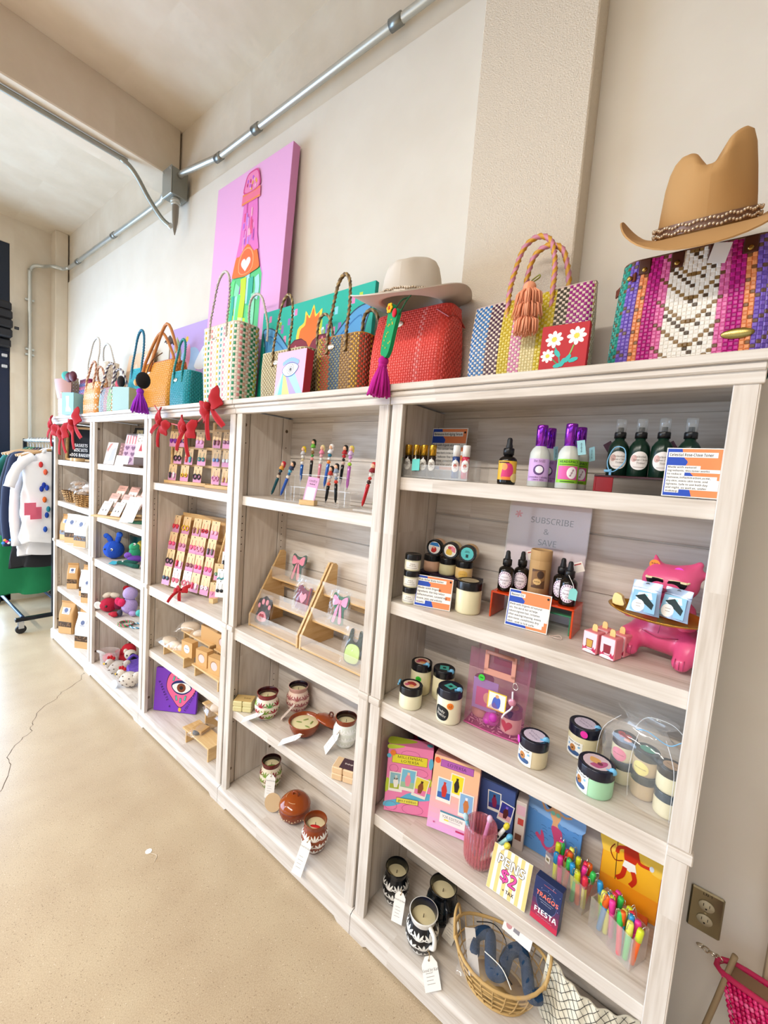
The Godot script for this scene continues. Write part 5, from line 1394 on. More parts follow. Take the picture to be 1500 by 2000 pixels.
	sg.c("f2c832").rc(-0.02, 0.068, 0.032, 0.118).c("f6f1e4").rc(-0.017, 0.071, 0.029, 0.115).c("4a62c0").pg(crv(V2([-0.006, 0.076, 0.014, 0.076, 0.016, 0.1, 0.006, 0.106, -0.004, 0.1]), 3, true)).c("d8a070").dot(0.006, 0.107, 0.005)
	part("stickers", sg, vc(0.5), t)
	# contents of the gift bag
	jar("pink-beige jar at the left inside the see-through gift bag", Vector3(-0.513, y + 0.012, -0.15), 0.028, 0.058, "e0a890", "1a1420", "jars in the gift bag", 0)
	jar("dark-lidded jar on top of the beige one inside the gift bag", Vector3(-0.513, y + 0.0705, -0.15), 0.028, 0.055, "dca890", "1a1420", "jars in the gift bag", 0)
	jar("pink jar with red glitter heart inside the gift bag", Vector3(-0.418, y + 0.012, -0.133), 0.029, 0.068, "eab0a4", "3a1a4a", "jars in the gift bag", -6, func(a): a.c("c01420").heart(0, 0.024, 0.017), func(a): a.c("7a5030").dot(0, 0, 0.018))
	solo("bath_rose", G.new().ell(Vector3.ZERO, Vector3(0.022, 0.02, 0.016), 10, 7).ell(Vector3(0.008, 0.01, 0.008), Vector3(0.014, 0.014, 0.012), 8, 6).ell(Vector3(-0.009, -0.006, 0.008), Vector3(0.014, 0.012, 0.01), 8, 6), mat("c030a8", 0.5), "magenta petal bath rose in the middle of the gift bag", "soap", Vector3(-0.466, y + 0.034, -0.112))
	var ph := solo("picture_card", G.new().box(Vector3(0, 0.045, 0), Vector3(0.072, 0.09, 0.002), 0.0005), mat("9a86c4", 0.4), "lilac picture card standing inside the gift bag", "card", Vector3(-0.49, y + 0.05, -0.108), 4)
	part("print", G.new().at(T(Vector3(0, 0.045, 0.0012))).c("c85a90").rc(-0.026, -0.034, 0.026, 0.02).c("e8b090").dot(0.008, -0.006, 0.012, 0.016), vc(), ph)
	rng.seed = 12
	var sh := G.new()
	for i in 120:
		var p := Vector3(rng.randf_range(-0.078, 0.078), rng.randf_range(0.004, 0.016), rng.randf_range(-0.044, 0.05))
		sh.at(T(p, rng.randf_range(0, 360), rng.randf_range(0, 360), 0)).box(Vector3.ZERO, Vector3(0.012, 0.0006, 0.003))
	var so := solo("paper_shred", sh, mat("f0b0c4", 0.7), "pale pink paper shred at the bottom of the gift bag", "filler", Vector3(-0.462, y, -0.15), 4)
	stuff(so)
	# clear bag with six stacked jars
	var six := [[-0.147, -0.15, "dfd6ae", "pink"], [-0.1, -0.128, "c8b08a", "yellow"], [-0.052, -0.1, "ebe3bd", "cream"]]
	for i in 3:
		var q: Array = six[i]
		jar("lower %s jar in the clear bag at right" % ["left", "middle", "right"][i], Vector3(q[0], y + 0.002, q[1]), 0.0262, 0.055, ["e2d8b2", "cbb38e", "efe6c2"][i], "12241e" if i < 2 else "1c3a4c", "jars in the clear bag", -20)
		jar("upper %s jar in the clear bag at right, %s label" % [["left", "middle", "right"][i], q[3]], Vector3(q[0], y + 0.0575, q[1]), 0.0262, 0.055, q[2], ["2a141c", "16241e", "22201c"][i], "jars in the clear bag", -24, (func(a): a.c(["f08aa0", "efe28a", "f0e8d0"][i]).dot(0.002, 0.017, 0.017, 0.016, 20); a.c("7a4a4a").sq(0.002, 0.017, 0.024, 0.004)) if i < 2 else null, func(a):
			if i == 0: 
				a.c("c8181c").heart(-0.004, 0, 0.016); a.c("701014").tx("BO", -0.004, 0, 0.009, FB); a.c("f09030").dot(0.013, -0.013, 0.0085)
			elif i == 1: a.c("3a9a80").dot(0, 0, 0.016, 0.013)
			else: a.c("b89878").dot(0, 0, 0.017); a.c("4a3a2a").sq(0, 0, 0.022, 0.005))
	var cbg := thing("clear_bag", "clear plastic drawstring bag round six stacked jars at right", "bag", Vector3(-0.108, y + 0.002, -0.125), -26)
	var fz := noise(9.0, 3, 6)
	part("film", G.new().surf(func(u, v):
		var a: float = u * TAU
		var k := 1.0 - 0.55 * smoothstep(0.62, 0.9, v) + 0.3 * smoothstep(0.9, 1.0, v)
		var e: float = 1.0 + 0.1 * fz.get_noise_3d(cos(a), v * 1.5, sin(a))
		return Vector3(signf(cos(a)) * pow(absf(cos(a)), 0.6) * 0.082 * k * e, v * 0.19 + 0.0015, signf(sin(a)) * pow(absf(sin(a)), 0.6) * 0.045 * k * e), 40, 16), clearmat("f4f6f6", 0.11, 0.03), cbg)
	for q in [[-0.085, 0.03], [0.085, 0.03], [0.0, 0.04]]:
		part("crease", G.new().tube(crv(V3([q[0], 0.004, q[1], q[0] * 1.02, 0.06, q[1] + 0.006, q[0] * 0.95, 0.12, q[1], q[0] * 0.6, 0.165, q[1] * 0.5]), 4), 0.0007, 5), clearmat("ffffff", 0.45), cbg)
	part("drawstring", G.new().tube(crv(V3([-0.01, 0.155, 0.02, 0.02, 0.17, 0.03, 0.06, 0.16, 0.02, 0.09, 0.185, 0.02, 0.12, 0.17, 0.03]), 5), 0.0011, 6), mat("7ab4dc", 0.4), cbg)
	part("hanging_loop", G.new().tube(crv(V3([-0.02, 0.15, 0.01, 0.0, 0.185, 0.0, 0.05, 0.195, -0.005, 0.085, 0.18, 0.0]), 5), 0.0009, 6), clearmat("e8eef0", 0.4), cbg)

func game_shelf() -> void:
	var y := 0.432
	# gen z edition
	var t := thing("game_box", "pink Millennial Lotería gen z edition game box", "game box", Vector3(-0.711, y, -0.098), 30, "lotería game boxes")
	t.rotation_degrees.x = -5
	t.position.y += 0.003
	part("carton", G.new().box(Vector3(0, 0.108, 0.0), Vector3(0.144, 0.214, 0.045), 0.001), mat("d86a98", 0.45), t)
	var g := G.new()
	g.at(T(Vector3(0, 0, 0.0226)))
	g.c("ee86b4").rc(-0.071, 0.002, 0.071, 0.214)
	g.c("b8cc3a").pg(crv(V2([-0.071, 0.2, -0.071, 0.214, -0.02, 0.214, -0.04, 0.205]), 3, true)); g.c("5cb8d8").pg(crv(V2([-0.071, 0.03, -0.03, 0.045, 0.01, 0.07, 0.071, 0.075, 0.071, 0.055, 0.0, 0.04, -0.04, 0.02, -0.071, 0.015]), 4, true)); g.c("b8cc3a").pg(crv(V2([-0.071, 0.06, -0.058, 0.08, -0.06, 0.1, -0.071, 0.105]), 4, true)); g.c("5cb8d8").dot(0.067, 0.17, 0.007, 0.018); g.c("5cb8d8").dot(-0.068, 0.178, 0.007); g.c("b8cc3a").dot(0.066, 0.11, 0.008, 0.014)
	for q in [[0.0, 0.19, 0.03, 0.012], [-0.05, 0.14, 0.014, 0.012], [0.03, 0.135, 0.03, 0.014], [-0.05, 0.02, 0.02, 0.014], [0.02, 0.018, 0.034, 0.016]]:
		var lp := []
		for k in 13: lp.append(Vector2(q[0] + cos(TAU * k / 12) * q[2], q[1] + sin(TAU * k / 12) * q[3]))
		g.c("a83a70").ln(lp, 0.0008)
	g.c("3a3020").rc(-0.058, 0.158, 0.055, 0.187); g.c("e8dc3a").rc(-0.0572, 0.1588, 0.0542, 0.1862); g.c("2a2418").tx("MILLENNIAL", 0.0, 0.179, 0.0082, F, 0, 0, 1.3); g.c("2a2418").tx("LOTERÍA", 0.0, 0.1665, 0.0082, F, 0, 0, 1.35)
	card_pic(g, -0.04, 0.098, 0.044, 0.062, 0.0, ["8ab8c4", "a8b83a", "e8e6de", "d0d0c8"]); card_pic(g, 0.04, 0.092, 0.046, 0.064, -0.2, ["e8d84a", "e880b0", "8a4a2a", "4a2a1a"]); card_pic(g, -0.002, 0.11, 0.05, 0.07, -0.06, ["7ac0dc", "a0c8a0", "e890a8", "f0c8a8"])
	g.c("2a2418").tx("RIP", -0.04, 0.108, 0.006, FB)
	g.c("3a3020").rc(-0.034, 0.034, 0.036, 0.05); g.c("eadf5a").rc(-0.0333, 0.0347, 0.0353, 0.0493); g.c("2a2418").tx("gen z edition", 0.001, 0.042, 0.0075, F)
	g.c("f08030").dot(-0.056, 0.19, 0.009)
	part("print", g, vc(0.4), t)
	part("top_print", G.new().at(T(Vector3(0, 0.2152, 0), -90)).c("e880b0").rc(-0.071, -0.022, 0.071, 0.022).c("b8cc3a").pg(crv(V2([-0.071, -0.02, -0.02, -0.01, 0.02, 0.01, -0.02, 0.021, -0.071, 0.021]), 4, true)).c("5cb8d8").dot(0.06, 0.0, 0.01), vc(0.4), t)
	var d := thing("game_box", "dark maroon game box mostly hidden behind the pink gen z box", "game box", Vector3(-0.69, y, -0.222), 14, "lotería game boxes")
	part("carton", G.new().box(Vector3(0, 0.115, 0), Vector3(0.15, 0.23, 0.045), 0.001), mat("4a1c30", 0.45), d)
	part("print", G.new().at(T(Vector3(0, 0, 0.0227))).c("7a2440").rc(-0.07, 0.01, 0.07, 0.22).c("c84a28").dot(-0.02, 0.2, 0.014).c("2a6a9a").dot(-0.05, 0.2, 0.012).c("b8a83a").rc(0.03, 0.1, 0.065, 0.15), vc(0.4), d)
	# y2k edition
	t = thing("game_box", "peach Lotería Y2K edition game box leaning back", "game box", Vector3(-0.562, y, -0.122), 15, "lotería game boxes")
	t.rotation_degrees.x = -9
	t.position.y += 0.0035
	part("carton", G.new().box(Vector3(0, 0.11, 0), Vector3(0.142, 0.218, 0.04), 0.001), mat("d89a9a", 0.4), t)
	g = G.new()
	g.at(T(Vector3(0, 0, 0.0201)))
	var n := 14
	for i in n: g.c(Color("e6a8dc").lerp(Color("f2bd94"), minf(1.0, i / 9.0)).to_html(false)).rc(-0.071, 0.001 + 0.217 * i / n, 0.071, 0.001 + 0.217 * (i + 1) / n); g.lay -= 1
	g.lay += 1
	g.c("5a2a6a").rc(-0.05, 0.188, 0.052, 0.21); g.c("b05ab0").rc(-0.049, 0.189, 0.051, 0.209); g.c("3a1a4a").tx("LOTERÍA", 0.0, 0.199, 0.009, F, 0, 0, 1.25); g.c("e86030").dot(-0.06, 0.203, 0.009)
	card_pic(g, 0.006, 0.146, 0.042, 0.066, -0.03, ["ecdc2a", "ecdc2a", "2a2018", "2a2018"]); card_pic(g, -0.03, 0.122, 0.046, 0.07, 0.0, ["88b8e0", "2f62b0", "c8302a", "c8302a"]); card_pic(g, 0.04, 0.1, 0.044, 0.068, 0.02, ["8ab4dc", "8ab4dc", "c87a40", "e8eef4"])
	g.c("4a8aa0").rc(-0.034, 0.056, 0.044, 0.062); g.c("f3ebe6").rc(-0.034, 0.028, 0.044, 0.057); g.c("40343a").tx("Y2K EDITION", 0.005, 0.048, 0.0078, F); g.c("e8d84a").rc(-0.02, 0.037, -0.006, 0.041); g.c("d8d0d0").rc(-0.006, 0.037, 0.03, 0.041); g.c("c02a60").rc(0.018, 0.016, 0.044, 0.021); g.c("c84a80").heart(-0.05, 0.022, 0.003)
	part("print", g, vc(0.4), t)
	d = thing("game_box", "dark blue game box with picture cards behind the peach box", "game box", Vector3(-0.462, y, -0.21), 8, "lotería game boxes")
	part("carton", G.new().box(Vector3(0, 0.09, 0), Vector3(0.12, 0.178, 0.045), 0.001), mat("2c3c6a", 0.4), d)
	g = G.new()
	g.at(T(Vector3(0, 0, 0.0228))).c("44588e").rc(-0.058, 0.04, 0.058, 0.176).c("12121c").rc(-0.058, 0.012, 0.058, 0.04).c("c8d0e8").sq(0.01, 0.03, 0.06, 0.005)
	card_pic(g, 0.0, 0.12, 0.04, 0.062, 0.05, ["3a6aa0", "3a3a80", "8a2a4a", "5a1a2a"]); card_pic(g, 0.036, 0.1, 0.04, 0.062, -0.15, ["3a3a90", "e8a8b0", "5a2a2a", "8a6ad0"])
	part("print", g, vc(0.4), d)
	d = thing("game_box", "narrow white and red game box standing at the right of the blue box", "game box", Vector3(-0.386, y, -0.225), 8, "lotería game boxes")
	part("carton", G.new().box(Vector3(0, 0.075, 0), Vector3(0.03, 0.15, 0.045), 0.001), mat("d8c8bc", 0.4), d)
	part("print", G.new().at(T(Vector3(0, 0, 0.0228))).c("d8c8bc").rc(-0.014, 0.002, 0.014, 0.148).c("c84a40").rc(-0.006, 0.08, 0.01, 0.1).c("7a4a3a").rc(-0.01, 0.03, 0.008, 0.05).c("e0b0b8").rc(-0.012, 0.11, 0.012, 0.14), vc(0.4), d)
	# ribbed pink glass with novelty pens
	var gl := thing("ribbed_tumbler", "ribbed pink glass tumbler holding novelty pens", "glass", Vector3(-0.455, y, -0.09))
	part("glass", G.new().surf(func(u, v):
		var a: float = u * TAU
		var pr: Array = [[0.0, 0.0], [0.03, 0.0], [0.037, 0.006], [0.0405, 0.018], [0.0415, 0.05], [0.042, 0.115], [0.0405, 0.1165], [0.039, 0.115], [0.0385, 0.05], [0.0375, 0.02], [0.033, 0.01], [0.0, 0.009]][int(round(v * 11))]
		var k: float = 1.0 + (0.028 * absf(sin(a * 18)) if v > 0.15 and v < 0.5 else 0.0)
		return Vector3(sin(a) * pr[0] * k, pr[1], cos(a) * pr[0] * k), 144, 11), clearmat("e0707c", 0.22, 0.04), gl)
	var rib := G.new()
	for i in 30:
		var a := TAU * i / 30
		var e := Vector3(sin(a), 0, cos(a))
		rib.tube([e * 0.037 + Vector3(0, 0.008, 0), e * 0.041 + Vector3(0, 0.02, 0), e * 0.0422 + Vector3(0, 0.05, 0), e * 0.0426 + Vector3(0, 0.108, 0)], 0.0026, 6)
	part("ribs", rib, clearmat("d8606e", 0.3, 0.04), gl)
	for q in [[-0.02, 0.012, -14, 10, "6fb8d0", "b8dcec", "blue striped pen leaning left in the pink tumbler"], [0.004, 0.0, 8, -4, "d88ab8", "e8c0d8", "short mauve pen in the middle of the pink tumbler"], [0.014, -0.014, 26, -14, "f2f0ea", "e8d83a", "cow print pen with yellow top in the pink tumbler"], [0.022, 0.0, 34, -6, "a8dcd8", "5aa8c8", "mint pen leaning right in the pink tumbler"], [0.024, 0.014, 36, 6, "f0e8d8", "d8c83a", "cream pen with yellow cap leaning right in the tumbler"]]:
		var p := thing("novelty_pen", q[6], "pen", Vector3(-0.455 + q[0] * 0.4, y + 0.014, -0.09 + q[1] * 0.5), 0, "pens in the pink tumbler")
		p.rotation_degrees = Vector3(q[3], 0, -q[2])
		part("barrel", G.new().lathe([[0, 0], [0.002, 0], [0.005, 0.012], [0.0055, 0.02], [0.0055, 0.11], [0.004, 0.114], [0, 0.114]], 12), mat(q[4], 0.4), p)
		part("topper", G.new().ell(Vector3(0, 0.122, 0), Vector3(0.008, 0.011, 0.008), 10, 7), mat(q[5], 0.5), p)
		if q[5] == "e8d83a":
			for k in 6: part("spot", G.new().ell(Vector3(0.0052 * sin(k * 2.1), 0.06 + k * 0.008, 0.0052 * cos(k * 2.1)), Vector3(0.003, 0.004, 0.003), 8, 5), mat("18181c", 0.4), p)
	# price sign
	t = thing("price_sign", "yellow striped PENS $2 + TAX sign leaning back", "sign", Vector3(-0.355, y, -0.036), 0)
	t.rotation_degrees.x = -20
	t.position.y += 0.0012
	part("card", G.new().box(Vector3(0, 0.054, -0.001), Vector3(0.104, 0.108, 0.002), 0.0004), mat("f4ecd8", 0.6), t)
	g = G.new()
	for i in 11: g.c("eccb82" if i % 2 == 0 else "f6eedd").rc(-0.0515 + 0.103 * i / 11, 0.001, -0.0515 + 0.103 * (i + 1) / 11, 0.107); g.lay -= 1
	g.lay += 1
	for q in [["PENS", 0.077, 0.022, "3a2a22", "f6efe0"], ["$2", 0.046, 0.03, "3a1a2a", "d84a9a"]]:
		for e in [[0.0014, 0], [-0.0014, 0], [0, 0.0014], [0, -0.0014]]: g.c(q[3]).tx(q[0], e[0], q[1] + e[1], q[2], FB, 0, -0.08); g.lay -= 1
		g.lay += 1
		g.c(q[4]).tx(q[0], 0, q[1], q[2], FB, 0, -0.08)
	g.c("3a2a22").tx("+ TAX", 0.004, 0.016, 0.0085, FB)
	part("print", g, vc(0.6), t)
	# tragos fiesta
	t = thing("card_pack", "navy and red Tragos Fiesta card pack", "game box", Vector3(-0.256, y, -0.045), -6)
	t.rotation_degrees.x = -8
	t.position.y += 0.0025
	part("carton", G.new().box(Vector3(0, 0.0515, 0), Vector3(0.067, 0.103, 0.026), 0.001), mat("23305c", 0.4), t)
	g = G.new()
	g.at(T(Vector3(0, 0, 0.0131)))
	for i in 8: g.c(Color("c02a48").lerp(Color("1c2c5c"), minf(1.0, i / 4.5)).to_html(false)).rc(-0.033, 0.001 + 0.101 * i / 8, 0.033, 0.001 + 0.101 * (i + 1) / 8); g.lay -= 1
	g.lay += 1
	g.c("5a6aa0").dot(0, 0.056, 0.025, 0.027, 28); g.c("1a2a50").dot(0, 0.056, 0.0242, 0.0262, 28); g.c("f0705a").tx("TRAGOS", 0.001, 0.067, 0.0105, FB, 0, -0.05); g.c("c8d0e8").sq(0, 0.056, 0.034, 0.003); g.c("c8d0e8").sq(0, 0.051, 0.026, 0.003)
	g.c("f4f0f0").tx("FIESTA", 0.001, 0.029, 0.0125, FB, 0, 0.03); g.c("f0a0a8").sq(0, 0.0165, 0.04, 0.0035); g.c("f0705a").sq(0.004, 0.094, 0.03, 0.003)
	rng.seed = 77
	for i in 14: g.c("e8ecf8").dot(rng.randf_range(-0.03, 0.03), rng.randf_range(0.05, 0.1), 0.0007, 0.0007, 6); g.lay -= 1
	part("print", g, vc(0.4), t)
	# mermaid picture and devil pack at the back
	var mk := func(called, label, px, pz, w, h, face, edge, art, cat):
		var m := thing(called, label, cat, Vector3(px, y, pz), 0)
		m.rotation_degrees.x = -4
		m.position.y += 0.0015
		part("panel", G.new().box(Vector3(0, h / 2, -0.008), Vector3(w, h, 0.016), 0.001), mat(edge, 0.4), m)
		var a := G.new()
		a.c(face).rc(-w / 2 + 0.001, 0.001, w / 2 - 0.001, h - 0.001)
		art.call(a)
		part("print", a, vc(0.35), m)
	mk.call("picture_box", "blue picture of a swimming dark-haired mermaid at the back", -0.3, -0.232, 0.154, 0.222, "5a92d0", "4a80bc", func(a):
		rng.seed = 9
		a.c("86b0e0").pg(crv(V2([-0.077, 0.15, -0.02, 0.17, 0.04, 0.15, 0.077, 0.165, 0.077, 0.12, 0.0, 0.115, -0.077, 0.125]), 4, true))
		for i in 26:
			var q := Vector2(rng.randf_range(-0.07, 0.055), rng.randf_range(0.02, 0.125))
			a.c("2a4a80").ln(crv(V2([q.x, q.y, q.x + 0.006, q.y + 0.002, q.x + 0.014, q.y - 0.001]), 3), 0.0011); a.lay -= 1
		a.lay += 1
		var sk := "e0a878"
		a.c("1e1a20").pg(crv(V2([-0.028, 0.158, -0.02, 0.18, -0.004, 0.186, 0.006, 0.176, 0.0, 0.16, -0.012, 0.145]), 4, true))
		a.c(sk).dot(-0.002, 0.168, 0.0085, 0.01); a.c(sk).pg(crv(V2([-0.006, 0.16, 0.016, 0.15, 0.018, 0.13, 0.012, 0.11, 0.02, 0.094, -0.002, 0.094, -0.002, 0.115, -0.01, 0.13, -0.01, 0.15]), 4, true))
		a.c(sk).ln(crv(V2([-0.006, 0.15, -0.022, 0.136, -0.034, 0.152, -0.04, 0.16])), 0.006); a.c(sk).ln(crv(V2([0.014, 0.148, 0.03, 0.142, 0.046, 0.15])), 0.006)
		a.c("8ad0b0").dot(-0.004, 0.138, 0.006); a.c("8ad0b0").dot(0.01, 0.138, 0.006)
		a.c("c84a78").pg(crv(V2([-0.004, 0.1, 0.022, 0.1, 0.028, 0.075, 0.018, 0.04, 0.0, 0.022, -0.02, 0.03, -0.028, 0.045, -0.022, 0.046, -0.012, 0.034, 0.002, 0.04, 0.008, 0.06]), 4, true)); a.c("c84a78").pg(crv(V2([-0.026, 0.04, -0.044, 0.052, -0.04, 0.062, -0.03, 0.056, -0.03, 0.074, -0.022, 0.066, -0.018, 0.044]), 3, true)), "picture")
	mk.call("picture_box", "yellow-orange pack with a walking red devil figure at the back right", -0.105, -0.225, 0.132, 0.235, "f4b42a", "d8641a", func(a):
		a.c("f09a20").rc(-0.065, 0.001, 0.065, 0.06); a.c("f6c84a").pg(crv(V2([-0.065, 0.12, 0.0, 0.15, 0.065, 0.12, 0.065, 0.232, -0.065, 0.232]), 3, true))
		a.c("4a2a10").tx("EXPANSION PACK", 0.02, 0.212, 0.007, F)
		a.c("3a2418").ln(V2([-0.03, 0.06, -0.036, 0.195]), 0.0016)
		var rd := "c8301c"
		a.c(rd).pg(crv(V2([-0.016, 0.158, 0.01, 0.162, 0.014, 0.14, 0.006, 0.118, -0.012, 0.118, -0.018, 0.138]), 4, true)); a.c(rd).dot(0.006, 0.175, 0.009, 0.011); a.c("6a1a2a").pg(V2([-0.004, 0.182, 0.0, 0.192, 0.006, 0.188, 0.012, 0.19, 0.012, 0.182]))
		a.c(rd).ln(crv(V2([-0.014, 0.154, -0.03, 0.146, -0.033, 0.13])), 0.0085); a.c(rd).ln(crv(V2([0.01, 0.152, 0.018, 0.132, 0.04, 0.132])), 0.008); a.c("d8dde4").dot(0.044, 0.134, 0.005, 0.007)
		a.c("f4efe6").pg(V2([-0.015, 0.122, 0.009, 0.122, 0.014, 0.102, -0.002, 0.098, -0.018, 0.104])); a.c(rd).ln(crv(V2([-0.012, 0.104, -0.016, 0.08, -0.028, 0.066])), 0.0105); a.c(rd).ln(crv(V2([0.006, 0.102, 0.012, 0.082, 0.004, 0.064])), 0.0105)
		a.c("8a1c14").ln(crv(V2([-0.018, 0.118, -0.036, 0.11, -0.048, 0.13, -0.04, 0.15])), 0.0024), "game box")
	solo("acrylic_block", G.new().box(Vector3(0, 0.018, 0), Vector3(0.1, 0.036, 0.02), 0.002), plate("d8501a", 0.85), "orange acrylic block at the foot of the devil pack", "block", Vector3(-0.105, y, -0.19))
	# clear pen organisers full of highlighters
	var cols := ["f2369a", "f26a1e", "d8e02a", "3ac85a", "2a9ad8", "e8304a", "f2f06a"]
	var hl := thing("highlighter", "", "highlighter", Vector3.ZERO, 0, "highlighters in the clear organisers")
	part("barrel", G.new().lathe([[0, 0], [0.0055, 0], [0.006, 0.002], [0.006, 0.066], [0, 0.066]], 10), mat("f26a1e", 0.35), hl)
	part("cap", G.new().lathe([[0.0062, 0.064], [0.0072, 0.065], [0.0072, 0.088], [0.006, 0.094], [0, 0.094]], 10), mat("f2369a", 0.35), hl)
	part("chain", G.new().tube(crv(V3([0.004, 0.093, 0, 0.01, 0.1, 0.002, 0.012, 0.09, 0.004, 0.009, 0.08, 0.005]), 4), 0.0008, 5), mat("d8d0c0", 0.2, 0.9), hl)
	rng.seed = 41
	var first := true
	var words := ["pink", "orange", "yellow", "green", "blue", "red", "lemon"]
	var bins := [[-0.255, -0.185, "rear left bin"], [-0.205, -0.165, "bin beside the Tragos pack"], [-0.135, -0.135, "third bin from the left"], [-0.088, -0.105, "front right bin"]]
	for b in bins.size():
		var q: Array = bins[b]
		for i in 9:
			var ci := (i * 3 + b * 2) % 7
			var cj := (i * 5 + b) % 7
			var at := Vector3(q[0] + (i % 3 - 1) * 0.0135, y + 0.0045, q[1] + (i / 3 - 1) * 0.0155)
			var lb := "%s highlighter with %s cap, %s, %s row" % [words[cj], words[ci], q[2], ["rear", "middle", "front"][i / 3]]
			var o: Node3D
			if first:
				o = hl
				o.position = at
				o.set_meta("label", lb)
				first = false
			else: o = dup(hl, lb, at)
			o.rotation_degrees = Vector3(rng.randf_range(-8, 8), rng.randf_range(0, 360), rng.randf_range(-8, 8))
			o.get_node("barrel").material_override = mat(cols[cj], 0.35)
			o.get_node("cap").material_override = mat(cols[ci], 0.35)
	for q in [[-0.232, -0.176, 0.116, 0.062, "left"], [-0.111, -0.12, 0.106, 0.062, "right"]]:
		var or_ := thing("pen_organiser", "clear acrylic pen organiser, the %s one of two" % q[4], "organiser", Vector3(q[0], y, q[1]), -26 if q[4] == "right" else -22)
		var hh := 0.075
		part("floor", G.new().box(Vector3(0, 0.0015, 0), Vector3(q[2], 0.003, q[3]), 0.0005), plate("efe6e0", 0.2), or_)
		for s in [-1, 0, 1]: part("divider", G.new().box(Vector3(s * (q[2] / 2 - 0.0015), hh / 2 + 0.003, 0), Vector3(0.003, hh, q[3]), 0.0005), plate("f0e6e0", 0.16), or_)
		for s in [-1, 1]: part("wall", G.new().box(Vector3(0, hh / 2 + 0.003, s * (q[3] / 2 - 0.0015)), Vector3(q[2], hh, 0.003), 0.0005), plate("f0e6e0", 0.16), or_)
		if q[4] == "left": part("price_label", G.new().at(T(Vector3(-0.05, 0.06, q[3] / 2 + 0.0006))).c("f4efe6").rc(-0.006, -0.009, 0.008, 0.01).c("8a7a50").rc(-0.003, -0.004, 0.005, 0.004), vc(), or_)

func painted_pot(g: G, R: Callable, y0: float, y1: float, cols: Array, rows: int, n: int, sd := 1) -> void:   # fans of raised brush-stroke petals on a pot
	for r in rows:
		var y := lerpf(y0, y1, (r + 0.5) / rows)
		var hh := (y1 - y0) / rows
		for i in n:
			var a0 := TAU * (i + 0.5 * (r % 2)) / n
			for k in 5:
				var da := (k - 2) * 0.16
				g.c(cols[(i + r) % cols.size()])
				g.soft()
				var last := []
				for m in 5:
					var q := m / 4.0
					var yy: float = y - hh * 0.34 + q * hh * 0.74 * cos(da * 3.0)
					var rr2: float = R.call(clampf(yy, y0, y1 * 1.02)) + 0.0006
					var ang: float = a0 + da * (0.3 + q * 1.7)
					var hw := 0.085 * pow(sin(clampf(q * 0.92 + 0.04, 0, 1) * PI), 0.8)
					var row := [Vector3(sin(ang - hw) * rr2, yy, cos(ang - hw) * rr2), Vector3(sin(ang + hw) * rr2, yy, cos(ang + hw) * rr2)]
					if m > 0: g.quad(last[0], last[1], row[1], row[0])
					last = row
			g.c(cols[(i + r + 1) % cols.size()])

func pot_candle(label: String, p: Vector3, turn: float, r: float, h: float, body: String, rim: String, cols: Array, o := {}) -> Node3D:
	var t := thing(o.get("called", "candle_pot"), label, "candle", p, turn, o.get("group", "painted clay candle pots"))
	var pr := [[0, 0], [0.62, 0], [0.7, 0.03], [0.86, 0.18], [0.99, 0.36], [1.0, 0.48], [0.94, 0.62], [0.82, 0.74], [0.76, 0.82], [0.8, 0.92], [0.86, 0.99], [0.85, 1.0], [0.81, 1.0], [0.75, 0.92], [0.71, 0.82], [0.78, 0.7], [0.7, 0.66], [0, 0.66]]
	var A := []
	for q in pr: A.append([q[0] * r, q[1] * h])
	var R := func(y: float) -> float:
		var v := y / h
		for i in 9:
			if v >= pr[i + 1][1] and v <= pr[i + 2][1] and pr[i + 2][1] > pr[i + 1][1]:
				return r * lerpf(pr[i + 1][0], pr[i + 2][0], (v - pr[i + 1][1]) / (pr[i + 2][1] - pr[i + 1][1]))
		return r
	part("pot", G.new().lathe(A.slice(0, 9), 36), mat(body, 0.18), t)
	part("rim", G.new().lathe(A.slice(8, 13), 36), mat(rim, 0.15), t)
	part("inside", G.new().lathe(A.slice(12, 17), 36), mat(o.get("inside", "1c1012"), 0.15), t)
	var wx := part("wax", G.new().lathe([[r * 0.735, h * 0.79], [r * 0.7, h * 0.795], [0, h * 0.795]], 30), mat("e8dcb2", 0.5), t)
	part("wick", G.new().tube(V3([0, h * 0.79, 0, 0.001, h * 0.79 + 0.012, 0]), 0.0011, 6), mat("4a3a28", 0.9), wx)
	var g := G.new()
	painted_pot(g, R, h * 0.03, h * 0.76, cols, 3, 8)
	part("glaze_pattern", g, vc(0.2), t)
	if o.has("handle"):
		part("handle", G.new().tube(crv(V3([0, h * 0.9, r * 0.82, 0, h * 0.86, r * 1.3, 0, h * 0.6, r * 1.35, 0, h * 0.42, r * 0.98]), 6), r * 0.13, 8), mat(o.handle, 0.2), t)
	if o.has("leaf"): part("wax_leaf", G.new().at(T(Vector3(r * 0.1, h * 0.8, r * 0.1), 0, 30)).ell(Vector3.ZERO, Vector3(r * 0.4, 0.002, r * 0.14), 10, 6), mat(o.leaf, 0.6), wx)
	return t

